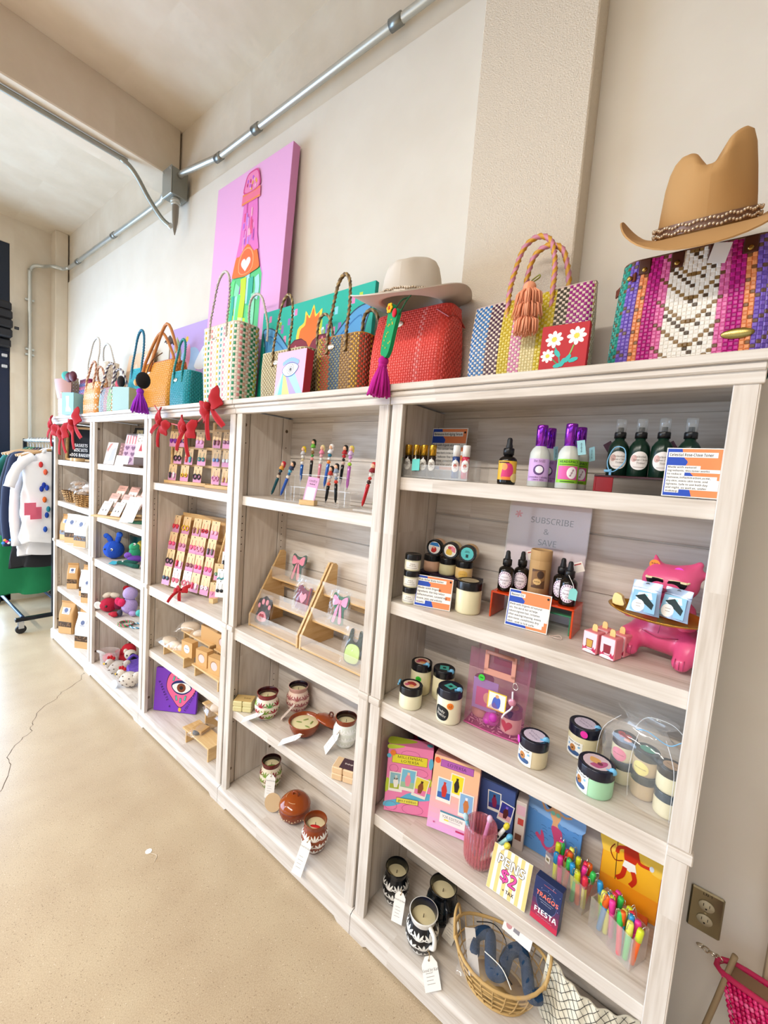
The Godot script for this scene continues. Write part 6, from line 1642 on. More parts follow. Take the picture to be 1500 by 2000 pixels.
func paper_tag(label: String, p: Vector3, rot: Vector3, w := 0.034, h := 0.085, hex := "f4f0ea") -> void:
	var t := thing("paper_tag", label, "tag", p)
	t.rotation_degrees = rot
	var g := G.new()
	hangtag(g, w, h)
	part("paper", g, mat(hex, 0.7), t)
	var a := G.new()
	a.at(T(Vector3(0, 0, 0.0008)))
	a.c("3a302a").tx("Good by Kat", 0, -w * 0.62, w * 0.125, FS)
	for k in 4: a.c("a09890").rc(-w * 0.3, -h * (0.5 + k * 0.1), w * (0.12 + 0.08 * (k % 2)), -h * (0.5 + k * 0.1) + 0.0011); a.lay -= 1
	a.lay += 1
	a.c("8a7a68").dot(0, -w * 0.2, w * 0.06)
	part("print", a, vc(), t)
	part("twine", G.new().tube(crv(V3([0, -w * 0.2, 0.0012, w * 0.1, w * 0.1, 0.004, -w * 0.05, w * 0.25, 0.0]), 4), 0.0009, 5), mat("b89a68", 0.9), t)

func bottom_shelf() -> void:
	var y := 0.078
	var wh := ["f2efe8"]
	pot_candle("black candle pot with white petals, back left on the bottom shelf", Vector3(-0.74, y, -0.12), 0, 0.0455, 0.118, "0e1014", "0c0d10", wh, {"inside": "0c0d10", "group": "black and white candle mugs"})
	pot_candle("plain black candle mug behind the white-rimmed one", Vector3(-0.59, y, -0.172), 40, 0.052, 0.115, "0f1318", "0c0d10", ["1c2a30"], {"inside": "0c0d10", "handle": "0f1318", "group": "black and white candle mugs"})
	pot_candle("black candle mug with white rim, handle and white flowers, in front", Vector3(-0.597, y, -0.064), 60, 0.0515, 0.112, "14161c", "efece6", wh, {"inside": "14182a", "handle": "efece6", "group": "black and white candle mugs"})
	paper_tag("white tag hung on the back left black pot", Vector3(-0.688, y + 0.1, -0.072), Vector3(-18, 15, 0), 0.036, 0.085)
	paper_tag("white tag curling out under the white-rimmed mug", Vector3(-0.552, y + 0.03, -0.028), Vector3(-62, 20, 25), 0.046, 0.07)
	paper_tag("cream tag between the plain black mug and the basket", Vector3(-0.522, y + 0.075, -0.138), Vector3(-14, 5, -14), 0.036, 0.075, "e6dccb")
	# basket with packed goods
	var b := thing("wire_basket", "oval twine-wrapped wire basket holding bagged crochet things", "basket", Vector3(-0.375, y, -0.115), 12)
	var ov := func(rx, rz, yy, lift): 
		var r := []
		for i in 28: r.append(Vector3(cos(TAU * i / 28) * rx, yy + lift * pow(absf(cos(TAU * i / 28)), 3.0), sin(TAU * i / 28) * rz))
		return r
	var tw := mat("c9a468", 0.85)
	part("rim", G.new().tube(ov.call(0.13, 0.092, 0.1, 0.028), 0.0045, 8, true), tw, b)
	part("base_ring", G.new().tube(ov.call(0.085, 0.06, 0.005, 0.0), 0.004, 8, true), tw, b)
	for k in 3: part("hoop", G.new().tube(ov.call(0.1 + k * 0.01, 0.07 + k * 0.007, 0.03 + k * 0.022, 0.004 * k), 0.0022, 6, true), tw, b)
	for i in 24:
		var a := TAU * i / 24
		part("stake", G.new().tube(crv(V3([cos(a) * 0.085, 0.005, sin(a) * 0.06, cos(a) * 0.112, 0.05, sin(a) * 0.078, cos(a) * 0.13, 0.1 + 0.028 * pow(absf(cos(a)), 3.0), sin(a) * 0.092]), 3), 0.0017, 5), tw, b)
	for s in [-1, 1]:
		part("handle", G.new().tube(crv(V3([s * 0.122, 0.115, -0.035, s * 0.13, 0.165, -0.02, s * 0.13, 0.17, 0.02, s * 0.122, 0.115, 0.035]), 6), 0.004, 8), tw, b)
	part("woven_base", G.new().lathe([[0, 0], [0.085, 0], [0.085, 0.004], [0, 0.004]], 28, Vector3.ZERO, 1.0, 0.7), tw, b)
	var cro := relief(mat("12385c", 0.95).duplicate(), 0.12, 14.0, 4)
	cro.uv1_triplanar = true
	cro.uv1_scale = Vector3.ONE * 9.0
	var sn := thing("crochet_garland", "dark blue crocheted loops in a clear bag in the basket", "crochet", Vector3(-0.36, y + 0.075, -0.11), 12)
	part("loops", G.new().tube(crv(V3([-0.08, 0.01, 0.02, -0.085, 0.018, -0.03, -0.05, 0.022, -0.05, -0.035, 0.02, 0.01, -0.025, 0.02, 0.04, 0.0, 0.026, 0.035, 0.01, 0.03, -0.02, 0.04, 0.03, -0.045, 0.06, 0.026, -0.01, 0.075, 0.02, 0.04, 0.1, 0.016, 0.03]), 6), [0.012, 0.016, 0.017, 0.017, 0.016, 0.016] + range(55).map(func(i): return 0.0165), 10), cro, sn)
	part("cord", G.new().tube(crv(V3([-0.09, 0.04, -0.05, -0.04, 0.05, -0.06, 0.0, 0.045, -0.03, -0.01, 0.05, 0.03, 0.03, 0.04, 0.06]), 5), 0.0016, 6), mat("141418", 0.8), sn)
	var fz := noise(14.0, 3, 16)
	part("clear_bag", G.new().surf(func(u, v):
		var p := Vector3((u - 0.5) * 0.23, 0, (0.5 - v) * 0.165)
		return p + Vector3(0, 0.05 + 0.02 * fz.get_noise_2d(p.x * 1.6, p.z * 1.6) - 2.2 * p.x * p.x - 2.0 * p.z * p.z, 0), 24, 18), clearmat("f2f2f4", 0.07, 0.03), sn)
	part("thread_end", G.new().tube(crv(V3([-0.05, 0.055, 0.03, 0.0, 0.058, 0.05, 0.03, 0.05, 0.08]), 5), 0.0014, 6), mat("e8e4da", 0.8), sn)
	var cd := solo("care_card", G.new().box(Vector3.ZERO, Vector3(0.085, 0.05, 0.001)), mat("efe9e4", 0.6), "white printed card with pink logo at the back of the basket", "card", Vector3(-0.345, y + 0.152, -0.17), -6)
	cd.rotation_degrees.x = -35
	part("print", G.new().at(T(Vector3(0, 0, 0.0006))).c("c88a8a").dot(-0.026, -0.006, 0.009).c("8a8488").rc(-0.012, -0.012, 0.006, 0.006).c("50484c").sq(-0.01, 0.016, 0.05, 0.0045).c("50484c").sq(0.024, 0.002, 0.03, 0.0055), vc(), cd)
	solo("care_card", G.new().at(T(Vector3.ZERO, -70, 35, 0)).box(Vector3.ZERO, Vector3(0.03, 0.1, 0.001)), mat("e6e0da", 0.6), "long pale paper slip inside the basket at its left edge", "card", Vector3(-0.44, y + 0.095, -0.075))
	# cream netted bag at the right
	var nb := thing("netted_bag", "cream bag covered in fine dark netting, bottom right", "bag", Vector3(-0.15, y, -0.15), 0)
	var bf := func(u, v): return Vector3((u - 0.5) * 0.24 * (1 - 0.1 * v), 0.002 + v * 0.17, 0.075 * sin(clampf(u, 0.02, 0.98) * PI) * (1 - 0.4 * v) + 0.004 * sin(u * 34))
	part("cloth", G.new().surf(bf, 40, 12, 0.004), mat("e4dcc6", 0.85), nb)
	var nt := G.new()
	for i in range(-8, 20):
		for s in [0, 1]:
			var pts := []
			for k in 14:
				var v := k / 13.0
				var u := i / 12.0 + (v * 0.62 if s == 0 else 0.62 - v * 0.62)
				if u >= 0.01 and u <= 0.99: pts.append(bf.call(u, v) + Vector3(0, 0, 0.0015))
			if pts.size() > 2: nt.tube(pts, 0.0006, 4)
	stuff(part("netting", nt, mat("2a2622", 0.8), nb, "fine diamond net"))
	var st := G.new()
	for k in 4: st.tube(V3([0.03 + k * 0.018, 0.012, 0.08, 0.046 + k * 0.018, 0.13, 0.07]), 0.0028, 6)
	part("dark_ribs", st, mat("30161a", 0.6), nb)

# ---------------------------------------------------------------- bookcase with pens, felt keychains and pots
func beaded_pen(label: String, a: Vector3, b: Vector3, barrel: String, hair: String, dress: String, beads: Array) -> void:
	var t := thing("beaded_pen", label, "pen", a, 0, "beaded pens on the acrylic stand")
	var d := b - a
	var L := d.length()
	t.basis = Basis(Quaternion(Vector3.UP, d.normalized()))
	part("barrel", G.new().lathe([[0, 0], [0.0012, 0.001], [0.004, 0.014], [0.0055, 0.018], [0.006, L * 0.3], [0.0065, L * 0.45], [0.005, L * 0.46], [0, L * 0.46]], 12), mat(barrel, 0.2, 0.2), t)
	part("tip", G.new().lathe([[0, -0.002], [0.001, -0.001], [0.0036, 0.013], [0, 0.013]], 10), mat("c8c8c4", 0.2, 0.9), t)
	var y := L * 0.46
	for i in beads.size():
		var r := 0.0078 if i % 2 == 0 else 0.0065
		part("bead", G.new().ell(Vector3(0, y + r * 0.9, 0), Vector3(r, r * 0.9, r), 10, 7), mat(beads[i], 0.15), t)
		y += r * 1.8
	part("doll_dress", G.new().lathe([[0, y], [0.011, y + 0.002], [0.0095, y + 0.009], [0.005, y + 0.017], [0, y + 0.018]], 12), mat(dress, 0.6), t)
	part("doll_head", G.new().ell(Vector3(0, y + 0.024, 0.001), Vector3(0.0085, 0.009, 0.008), 12, 8), mat("e6b492", 0.5), t)
	part("doll_hair", G.new().ell(Vector3(0, y + 0.0265, -0.002), Vector3(0.0105, 0.0105, 0.009), 12, 8).ell(Vector3(0, y + 0.018, -0.005), Vector3(0.0095, 0.012, 0.006), 10, 7), mat(hair, 0.6), t)

func felt_patch(label: String, p: Vector3, turn: float, lean: float, art: Callable) -> void:
	var t := thing("felt_keychain", label, "keychain", p, turn, "felt keychains in clear bags")
	t.rotation_degrees.x = -lean
	art.call(t)
	var fz := noise(22.0, 3, int(p.x * 100))
	part("clear_bag", G.new().surf(func(u, v): return Vector3((u - 0.5) * 0.092, v * 0.135 - 0.004, 0.009 + 0.004 * fz.get_noise_2d(u, v * 1.4) + 0.003 * sin(u * PI)), 16, 20), clearmat("f6f6f8", 0.07, 0.02), t)
	part("bag_back", G.new().surf(func(u, v): return Vector3((u - 0.5) * 0.092, v * 0.135 - 0.004, -0.007), 2, 2), clearmat("f6f6f8", 0.04, 0.02), t)

func shp(t: Node3D, called: String, pts: Array, hex: String, z0: float, d := 0.004, smooth := 4) -> void:
	part(called, G.new().prism(PackedVector2Array(crv(pts, smooth, true)), d, z0), mat(hex, 0.95), t)

func bow_patch(t: Node3D, back: String, bow: String) -> void:
	shp(t, "felt_backing", V2([-0.034, 0.118, -0.012, 0.108, 0.012, 0.108, 0.034, 0.118, 0.04, 0.09, 0.03, 0.066, 0.022, 0.058, 0.028, 0.02, 0.026, 0.002, -0.026, 0.002, -0.028, 0.02, -0.022, 0.058, -0.03, 0.066, -0.04, 0.09]), back, -0.004)
	for s in [-1, 1]:
		shp(t, "bow_loop", V2([0.002 * s, 0.086, 0.02 * s, 0.106, 0.032 * s, 0.108, 0.034 * s, 0.09, 0.03 * s, 0.072, 0.014 * s, 0.074]), bow, 0.0005)
		shp(t, "bow_tail", V2([0.003 * s, 0.078, 0.012 * s, 0.06, 0.022 * s, 0.012, 0.01 * s, 0.008, 0.004 * s, 0.05]), bow, 0.0005)
	part("bow_knot", G.new().ell(Vector3(0, 0.086, 0.004), Vector3(0.008, 0.009, 0.004), 10, 6), mat(bow, 0.95), t)

func tier_stand(label: String, x0: float, x1: float, y: float) -> Node3D:
	var t := thing("tiered_stand", label, "stand", Vector3(x0, y, 0), 0, "wooden tiered stands")
	var w := x1 - x0
	for s in [0, 1]:
		part("side", G.new().at(T(Vector3(s * (w - 0.01), 0, 0), 0, 90, 0)).prism(PackedVector2Array(V2([0.07, 0, 0.07, 0.05, 0.222, 0.32, 0.24, 0.32, 0.25, 0.31, 0.25, 0])), 0.01, 0.0), pine, t)
	for k in 3:
		var yy: float = [0.008, 0.105, 0.2][k]
		var zz: float = [-0.1, -0.15, -0.205][k]
		part("step", G.new().box(Vector3(w / 2, yy, zz), Vector3(w - 0.021, 0.01, 0.056), 0.001), pine, t)
		part("acrylic_lip", G.new().at(T(Vector3(w / 2, yy + 0.028, zz + 0.03))).box(Vector3.ZERO, Vector3(w - 0.004, 0.05, 0.002)), clearmat("f2ece4", 0.14), t)
	part("backboard", G.new().box(Vector3(w / 2, 0.16, -0.236), Vector3(w - 0.021, 0.012, 0.008)), pine, t)
	return t

func earring_card(label: String, t0: Transform3D, w: float, h: float, kind: int, ca: String, cb: String, white := false) -> void:
	var t := thing("earring_card", label, "earrings", Vector3.ZERO, 0, "earring cards on the wooden racks")
	t.transform = t0
	var g := G.new()
	g.c("f4efec" if white else "e8c89a").prism(PackedVector2Array(V2([-w / 2, -h, w / 2, -h, w / 2, 0, -w / 2, 0])), 0.0009, -0.0009)
	if not white: g.c("dc9ac2").rc(-w / 2 + 0.0005, -h + 0.0005, w / 2 - 0.0005, -h * 0.55)
	g.c("2a1c14").dot(0, -h * 0.08, w * 0.06)
	part("card", g, vc(0.6), t)
	for s in [-1, 1]:
		var e := G.new()
		var x: float = s * w * 0.23
		var y := -h * 0.62
		var r := w * 0.2
		e.tube(V3([x, -h * 0.22, 0.001, x, y + r, 0.003]), w * 0.012, 5)
		match kind:
			0: e.ell(Vector3(x, y, 0.004), Vector3(r, r, 0.003), 10, 6)
			1: e.ell(Vector3(x, y + r * 0.4, 0.004), Vector3(r * 0.8, r * 0.7, 0.003), 10, 6).ell(Vector3(x, y - r * 0.8, 0.004), Vector3(r * 0.7, r * 1.1, 0.003), 10, 6)
			2:
				for k in 6: e.ell(Vector3(x + cos(k * PI / 3) * r * 0.62, y + sin(k * PI / 3) * r * 0.62, 0.004), Vector3(r * 0.42, r * 0.42, 0.003), 8, 5)
			3: e.tube(crv(V3([x, y + r, 0.004, x + r, y, 0.004, x, y - r * 1.3, 0.004, x - r, y, 0.004]), 5, true), r * 0.28, 6, true)
			4: e.at(T(Vector3(x, y, 0.002))).prism(PackedVector2Array(crv(V2([0, -r * 1.2, r, 0.2 * r, r * 0.5, r, 0, r * 0.6, -r * 0.5, r, -r, 0.2 * r]), 3, true)), 0.003)
		part("earring", e, mat(ca if s < 0 else (cb if kind == 1 else ca), 0.35), t)
		if kind == 2: part("centre", G.new().ell(Vector3(x, y, 0.006), Vector3(r * 0.35, r * 0.35, 0.003), 8, 5), mat(cb, 0.4), t)

func velvet_bow(parent: Node3D, p: Vector3, s: float, rot: float) -> void:
	var vm := mat("a8101c", 0.9)
	vm.rim_enabled = true
	vm.rim = 0.4
	var b := T(p, 0, 0, rot)
	var g := G.new()
	for sd in [-1, 1]:
		g.at(b).surf(func(u, v):
			var a: float = (v - 0.5) * 2.0
			return Vector3(sd * u * 0.06 * s, a * 0.03 * s * (0.25 + 0.9 * sin(minf(u * 1.25, 1.0) * PI * 0.62)) + u * 0.01, 0.016 * s * sin(u * PI) * (1.0 - a * a * 0.4) + 0.004 * sin(v * 9.0 + u * 4)) if sd > 0 else Vector3(sd * u * 0.06 * s, -a * 0.03 * s * (0.25 + 0.9 * sin(minf(u * 1.25, 1.0) * PI * 0.62)) + u * 0.01, 0.016 * s * sin(u * PI) * (1.0 - a * a * 0.4) + 0.004 * sin(v * 9.0 + u * 4)), 10, 10, 0.005 * s)
		g.at(b * T(Vector3(sd * 0.006 * s, -0.004 * s, 0.004), 0, 0, sd * 24)).surf(func(u, v): return Vector3((u - 0.5) * 0.034 * s * (0.35 + 1.2 * v * (1.25 - v)), -v * 0.1 * s, 0.008 * sin(v * 3.0) + 0.005 * sin(u * 7.0)), 6, 8, -0.003)
	g.at(b).ell(Vector3(0, 0, 0.012 * s), Vector3(0.012 * s, 0.014 * s, 0.012 * s), 10, 8)
	part("velvet_bow", g, vm, parent)

func q3_all() -> void:
	var y := 1.38
	var pens := [[-1.498, 1.386, -0.1, -1.425, 1.555, "0c4a54", "c01a30", "d89a3a", ["d8c0a8", "3a2a2a", "0c3a4a"], "dark teal pen with red-haired doll top, leftmost"], [-1.425, 1.389, -0.09, -1.352, 1.556, "2a58b0", "16141a", "2a3a5a", ["e8e0d8", "2a6a9a", "5ab0d0"], "blue pen with black-haired doll top, second from left"], [-1.376, 1.452, -0.15, -1.377, 1.612, "2c66b8", "e8c81c", "c8c8cc", ["e8e8ea", "d8c8a0", "eceae4"], "blue pen with yellow-haired doll top"], [-1.342, 1.456, -0.17, -1.341, 1.65, "121214", "1c2a1c", "6ab83a", ["e8a0a0", "3a9a3a", "8a6a3a", "d8c8b0"], "black pen with black-hatted green doll top"], [-1.272, 1.456, -0.15, -1.266, 1.622, "e08a9a", "f0dca0", "f08aa8", ["e8e4e0", "f0f0ee", "e8b0b8"], "pink pen with blonde doll top in pink dress"], [-1.216, 1.441, -0.13, -1.191, 1.645, "3a6ac0", "f2f0ee", "eceef4", ["f08a3a", "e8e8ea", "2a7a9a"], "blue pen with large white-dressed doll top, tallest"], [-1.182, 1.386, -0.11, -1.17, 1.53, "0e0e10", "181418", "c03a2a", ["e86a4a", "e8b090", "d8d8dc"], "black pen with red-faced beads, front row left"], [-1.129, 1.386, -0.11, -1.147, 1.552, "0e0e10", "121214", "8a9ab0", ["d83a2a", "7a8aa0", "d0ccd0"], "black pen with grey and red beads, front row right"], [-1.157, 1.451, -0.155, -1.146, 1.632, "121214", "0e0e12", "b01c24", ["e8c8b8", "141414", "c02a30"], "black pen with dark-haired red doll top"], [-1.105, 1.442, -0.14, -1.102, 1.635, "b86ab8", "e8d060", "d8b8e0", ["a8d83a", "e8c0d8", "c890c8"], "lilac glitter pen with blonde doll top, right"], [-0.967, 1.391, -0.07, -0.927, 1.57, "b8141c", "c81c2c", "8a1020", ["3a1010", "d83a3a", "e8e0d8"], "red glitter pen at the right end, leaning"], [-0.926, 1.392, -0.08, -0.905, 1.55, "8ac81c", "5a3a1a", "d8d020", ["e8e8e0", "6aa81a"], "lime green pen at the right end, half hidden"]]
	for q in pens: beaded_pen(q[9], Vector3(q[0], q[1] + 0.002, q[2]), Vector3(q[3], q[4], q[2] - 0.01), q[5], q[6], q[7], q[8])
	var ac := thing("acrylic_stand", "clear acrylic stepped stand under the beaded pens", "stand", Vector3(-1.25, y, -0.13))
	for q in [[0.0, 0.0015, 0.0, 0.36, 0.003, 0.13], [0.02, 0.056, -0.005, 0.33, 0.0028, 0.045], [0.03, 0.108, -0.01, 0.24, 0.0028, 0.03]]: part("shelf_plate", G.new().box(Vector3(q[0], q[1], q[2]), Vector3(q[3], q[4], q[5]), 0.0006), clearmat("f2f0ec", 0.3), ac)
	for q in [[-0.12, 0.0, 0.1], [0.13, 0.0, 0.1], [0.17, 0.01, 0.055], [-0.15, 0.02, 0.055]]: part("post", G.new().box(Vector3(q[0], q[2] / 2 + 0.003, q[1]), Vector3(0.003, q[2], 0.03)), clearmat("f2f0ec", 0.28), ac)
	var ac2 := thing("acrylic_stand", "small clear acrylic holder under the red and green pens", "stand", Vector3(-0.94, y, -0.075))
	part("base", G.new().box(Vector3(0, 0.005, 0), Vector3(0.1, 0.008, 0.05), 0.001), clearmat("f0eeea", 0.3), ac2)
	var qs := thing("name_sign", "pink handwritten name sign standing in a small wooden block", "sign", Vector3(-1.195, y, -0.036), 22)
	part("wood_block", G.new().box(Vector3(0, 0.009, 0), Vector3(0.06, 0.018, 0.03), 0.001), pine, qs)
	part("pink_card", G.new().at(T(Vector3(0, 0.012, 0.0), -12, 0, -6)).box(Vector3(0, 0.045, 0), Vector3(0.046, 0.094, 0.002), 0.0004), mat("dca6d6", 0.5), qs)
	part("print", G.new().at(T(Vector3(0, 0.012, 0.0012), -12, 0, -6)).c("f4eff2").rc(-0.018, 0.006, 0.018, 0.054).c("5a3a5a").tx("crafty", 0, 0.078, 0.0085, FS).c("5a3a5a").sq(0, 0.066, 0.022, 0.007), vc(), qs)
	# felt keychains on two tiered stands
	y = 0.812
	tier_stand("wooden tiered stand with clear lips, left of the two", -1.572, -1.247, y)
	tier_stand("wooden tiered stand with clear lips, right of the two", -1.238, -0.872, y)
	felt_patch("felt pink bow on dark green in clear bag, top tier", Vector3(-1.435, y + 0.207, -0.2), 8, 14, func(t): bow_patch(t, "14482c", "ee8aa4"))
	felt_patch("felt black paw with pink pads in clear bag, bottom tier", Vector3(-1.51, y + 0.016, -0.088), 10, 14, func(t):
		shp(t, "felt_backing", V2([-0.04, 0.03, -0.03, 0.004, 0.03, 0.004, 0.04, 0.03, 0.03, 0.06, 0.04, 0.085, 0.034, 0.11, 0.018, 0.112, 0.0, 0.122, -0.018, 0.112, -0.034, 0.106, -0.04, 0.085, -0.03, 0.06]), "1c1214", -0.004)
		shp(t, "paw_pad", V2([-0.026, 0.026, -0.012, 0.014, 0.012, 0.014, 0.026, 0.026, 0.016, 0.048, 0.0, 0.056, -0.016, 0.048]), "ee98aa", 0.0005)
		shp(t, "heart_patch", V2([0, 0.022, 0.012, 0.036, 0.006, 0.046, 0, 0.041, -0.006, 0.046, -0.012, 0.036]), "a81c3c", 0.0046)
		for q in [[-0.028, 0.078, 0.0075], [-0.009, 0.096, 0.0085], [0.013, 0.096, 0.0085], [0.029, 0.078, 0.0075]]: part("toe_pad", G.new().ell(Vector3(q[0], q[1], 0.001), Vector3(q[2], q[2] * 1.5, 0.004), 10, 6), mat("ee98aa", 0.95), t))
	felt_patch("felt pink heart on maroon in clear bag, middle tier", Vector3(-1.325, y + 0.113, -0.145), 8, 14, func(t):
		shp(t, "felt_backing", V2([-0.036, 0.02, -0.02, 0.006, 0.024, 0.006, 0.036, 0.03, 0.036, 0.1, 0.022, 0.084, 0.0, 0.09, -0.022, 0.104, -0.036, 0.09]), "7a1c44", -0.004)
		shp(t, "pink_heart", V2([0, 0.032, 0.018, 0.056, 0.012, 0.074, 0, 0.066, -0.012, 0.074, -0.018, 0.056]), "f0a0b8", 0.0005)
		shp(t, "loop_strap", V2([0.026, 0.004, 0.034, 0.004, 0.036, 0.1, 0.03, 0.1]), "9a1428", 0.002, 0.004, 1))
	felt_patch("felt pink bow on green and white in crinkled clear bag", Vector3(-1.12, y + 0.113, -0.145), 6, 14, func(t): bow_patch(t, "1c6a48", "f09ac4"))
	felt_patch("plain pale green fuzzy felt shape in clear bag, bottom right", Vector3(-0.985, y + 0.016, -0.088), 6, 14, func(t):
		shp(t, "felt_backing", V2([-0.036, 0.03, -0.028, 0.008, 0.0, 0.002, 0.028, 0.008, 0.036, 0.03, 0.034, 0.06, 0.03, 0.075, 0.026, 0.12, 0.014, 0.122, 0.01, 0.085, -0.01, 0.085, -0.014, 0.122, -0.026, 0.12, -0.03, 0.075, -0.034, 0.06]), "26301e", -0.004)
		shp(t, "felt_front", V2([-0.031, 0.03, -0.024, 0.013, 0.0, 0.008, 0.024, 0.013, 0.031, 0.03, 0.028, 0.058, 0.014, 0.072, -0.014, 0.072, -0.028, 0.058]), "c4dc86", 0.0005))
	# clay pots
	y = 0.443
	var rg := ["a01c34", "7aa83a", "a01c34", "5a9a4a"]
	for q in [[-1.55, -0.055, 35, "e0d6a0", "two cream soap bars banded with a kraft label at left"], [-0.948, -0.06, 20, "e2c096", "two tan soap bars with a dark brown label at right"]]:
		var t := thing("soap_pack", q[4], "soap", Vector3(q[0], y, q[1]), q[2])
		for k in 4: part("soap_bar", G.new().box(Vector3((k % 2 - 0.5) * 0.042, 0.012 + (k / 2) * 0.0235, 0), Vector3(0.04, 0.023, 0.06), 0.003), mat(q[3], 0.5), t)
		part("paper_label", G.new().box(Vector3(0.0 if q[0] < -1.2 else 0.012, 0.0477, 0), Vector3(0.08 if q[0] < -1.2 else 0.055, 0.001, 0.05)), mat("d8b878" if q[0] < -1.2 else "4a3038", 0.6), t)
		part("print", G.new().at(T(Vector3(0.012, 0.0483, 0), -90)).c("9a7a4a" if q[0] < -1.2 else "d8c8c0").sq(0, 0, 0.03, 0.012), vc(), t)
	pot_candle("cream candle pot painted with green and red leaves, left on the shelf", Vector3(-1.438, y, -0.09), 20, 0.052, 0.11, "efe6d2", "7a1a20", rg, {"leaf": "6a9a3a", "inside": "3a1014"})
	pot_candle("dusty pink candle pot with white leaf pattern at the back", Vector3(-1.386, y, -0.215), 0, 0.051, 0.112, "e8cdbc", "c99a8e", ["b06a6a", "a86060"], {"inside": "20101a"})
	pot_candle("white candle pot with pale leaf pattern and brown rim, right", Vector3(-1.072, y, -0.19), 20, 0.05, 0.112, "e4e6da", "8a3c1c", ["f6f6f0"], {"inside": "2a120c"})
	var ca := thing("candle_dish", "wide brown clay dish candle with herbs, lid leaning beside it", "candle", Vector3(-1.238, y, -0.125))
	part("dish", G.new().lathe([[0, 0], [0.036, 0], [0.05, 0.012], [0.06, 0.034], [0.062, 0.048], [0.065, 0.052], [0.062, 0.054], [0.057, 0.05], [0.055, 0.04], [0, 0.04]], 36), mat("8a3c18", 0.15), ca)
	var wx := part("wax", G.new().lathe([[0.0556, 0.0405], [0.054, 0.041], [0, 0.041]], 30), mat("ece2b4", 0.5), ca)
	for q in [[-0.02, 0.012, 30], [-0.012, -0.018, 70], [0.02, -0.02, 110], [0.028, 0.01, 10]]: part("dried_leaf", G.new().at(T(Vector3(q[0], 0.042, q[1]), 0, q[2])).ell(Vector3.ZERO, Vector3(0.013, 0.0015, 0.004), 8, 5), mat("8a9a50", 0.7), wx)
	var ld := thing("clay_lid", "brown clay pot lid with ring knob behind the dish candle", "lid", Vector3(-1.19, y + 0.026, -0.213))
	ld.rotation_degrees = Vector3(-24, 0, -6)
	part("dome", G.new().lathe([[0, 0], [0.058, 0], [0.06, 0.004], [0.054, 0.012], [0.035, 0.022], [0.012, 0.026], [0, 0.026]], 30), mat("96431a", 0.15), ld)
	part("knob", G.new().tube(crv(V3([-0.009, 0.026, 0, -0.007, 0.038, 0, 0.007, 0.038, 0, 0.009, 0.026, 0]), 5), 0.0035, 8), mat("5a2410", 0.15), ld)
	paper_tag("pinkish tag lying before the green and red painted pot", Vector3(-1.4, y + 0.05, -0.048), Vector3(-64, -55, 0), 0.042, 0.1, "efe0d8")
	paper_tag("pale tag between the pink pot and the dish candle", Vector3(-1.335, y + 0.07, -0.158), Vector3(-42, -50, 12), 0.03, 0.085, "ead8cc")
	paper_tag("white tag lying before the brown dish candle", Vector3(-1.175, y + 0.05, -0.052), Vector3(-62, -62, 0), 0.042, 0.095)
	paper_tag("white tag tied on the white candle pot", Vector3(-1.06, y + 0.076, -0.136), Vector3(-34, -30, -6), 0.042, 0.085)
	y = 0.078
	pot_candle("cream candle mug painted with green and maroon leaves, bottom shelf left", Vector3(-1.463, y, -0.15), 20, 0.05, 0.12, "e8dcc4", "6a1c1a", ["7a9a3a", "8a1c34"], {"leaf": "5a7a2a", "inside": "1c0c0c"})
	pot_candle("brown candle mug with white leaf pattern and red rose, bottom shelf", Vector3(-1.087, y, -0.07), 0, 0.051, 0.112, "8a3c18", "8a3c16", ["f2ece0"], {"inside": "7a3414", "leaf": "c81c1c"})
	var lp := thing("lidded_pot", "round brown clay pot with painted lid on the bottom shelf", "pot", Vector3(-1.25, y, -0.11))
	part("body", G.new().lathe([[0, 0], [0.04, 0], [0.056, 0.015], [0.064, 0.035], [0.062, 0.05], [0.058, 0.056], [0, 0.056]], 36), mat("7c3414", 0.14), lp)
	var lo := part("lid", G.new().lathe([[0.062, 0.055], [0.0645, 0.058], [0.06, 0.066], [0.046, 0.082], [0.025, 0.092], [0.008, 0.095], [0, 0.095]], 36), mat("9a4818", 0.12), lp)
	part("lid_knob", G.new().tube(crv(V3([-0.012, 0.093, 0.004, -0.008, 0.106, 0.002, 0.008, 0.107, -0.002, 0.012, 0.093, -0.004]), 5), 0.004, 8), mat("8a3c14", 0.12), lo)
	var dg := G.new()
	for q in [[0.75, 0.036], [2.4, 0.036], [0.9, 0.03], [2.3, 0.028]]:
		for k in 9:
			var a: float = q[0] + k * 0.09
			dg.ell(Vector3(cos(a) * q[1], 0.09 - (q[1] - 0.02) * 0.28, sin(a) * q[1]), Vector3(0.0022, 0.0012, 0.0022), 6, 4)
	for k in 22: dg.ell(Vector3(cos(k * 0.18 - 0.4) * 0.0635, 0.03 + 0.004 * sin(k * 1.6), sin(k * 0.18 - 0.4) * 0.0635), Vector3(0.0025, 0.0025, 0.0012), 6, 4)
	stuff(part("slip_dots", dg, mat("e8d2a0", 0.4), lo, "cream dotted slip pattern"))
	solo("kraft_tag", G.new().at(T(Vector3.ZERO, 72, 0, 0)).cyl(Vector3(0, 0, 0), 0.036, 0.001, 24), mat("c8aa82", 0.7), "round kraft paper tag leaning on the lidded pot", "tag", Vector3(-1.335, y + 0.04, -0.065), 30)
	paper_tag("long white tag hung on the painted mug, bottom shelf left", Vector3(-1.405, y + 0.105, -0.105), Vector3(-8, 30, 0), 0.042, 0.1)
	paper_tag("long white tag hung on the brown white-leaf mug", Vector3(-1.062, y + 0.085, -0.012), Vector3(-28, 20, -8), 0.04, 0.11)
	q3b()

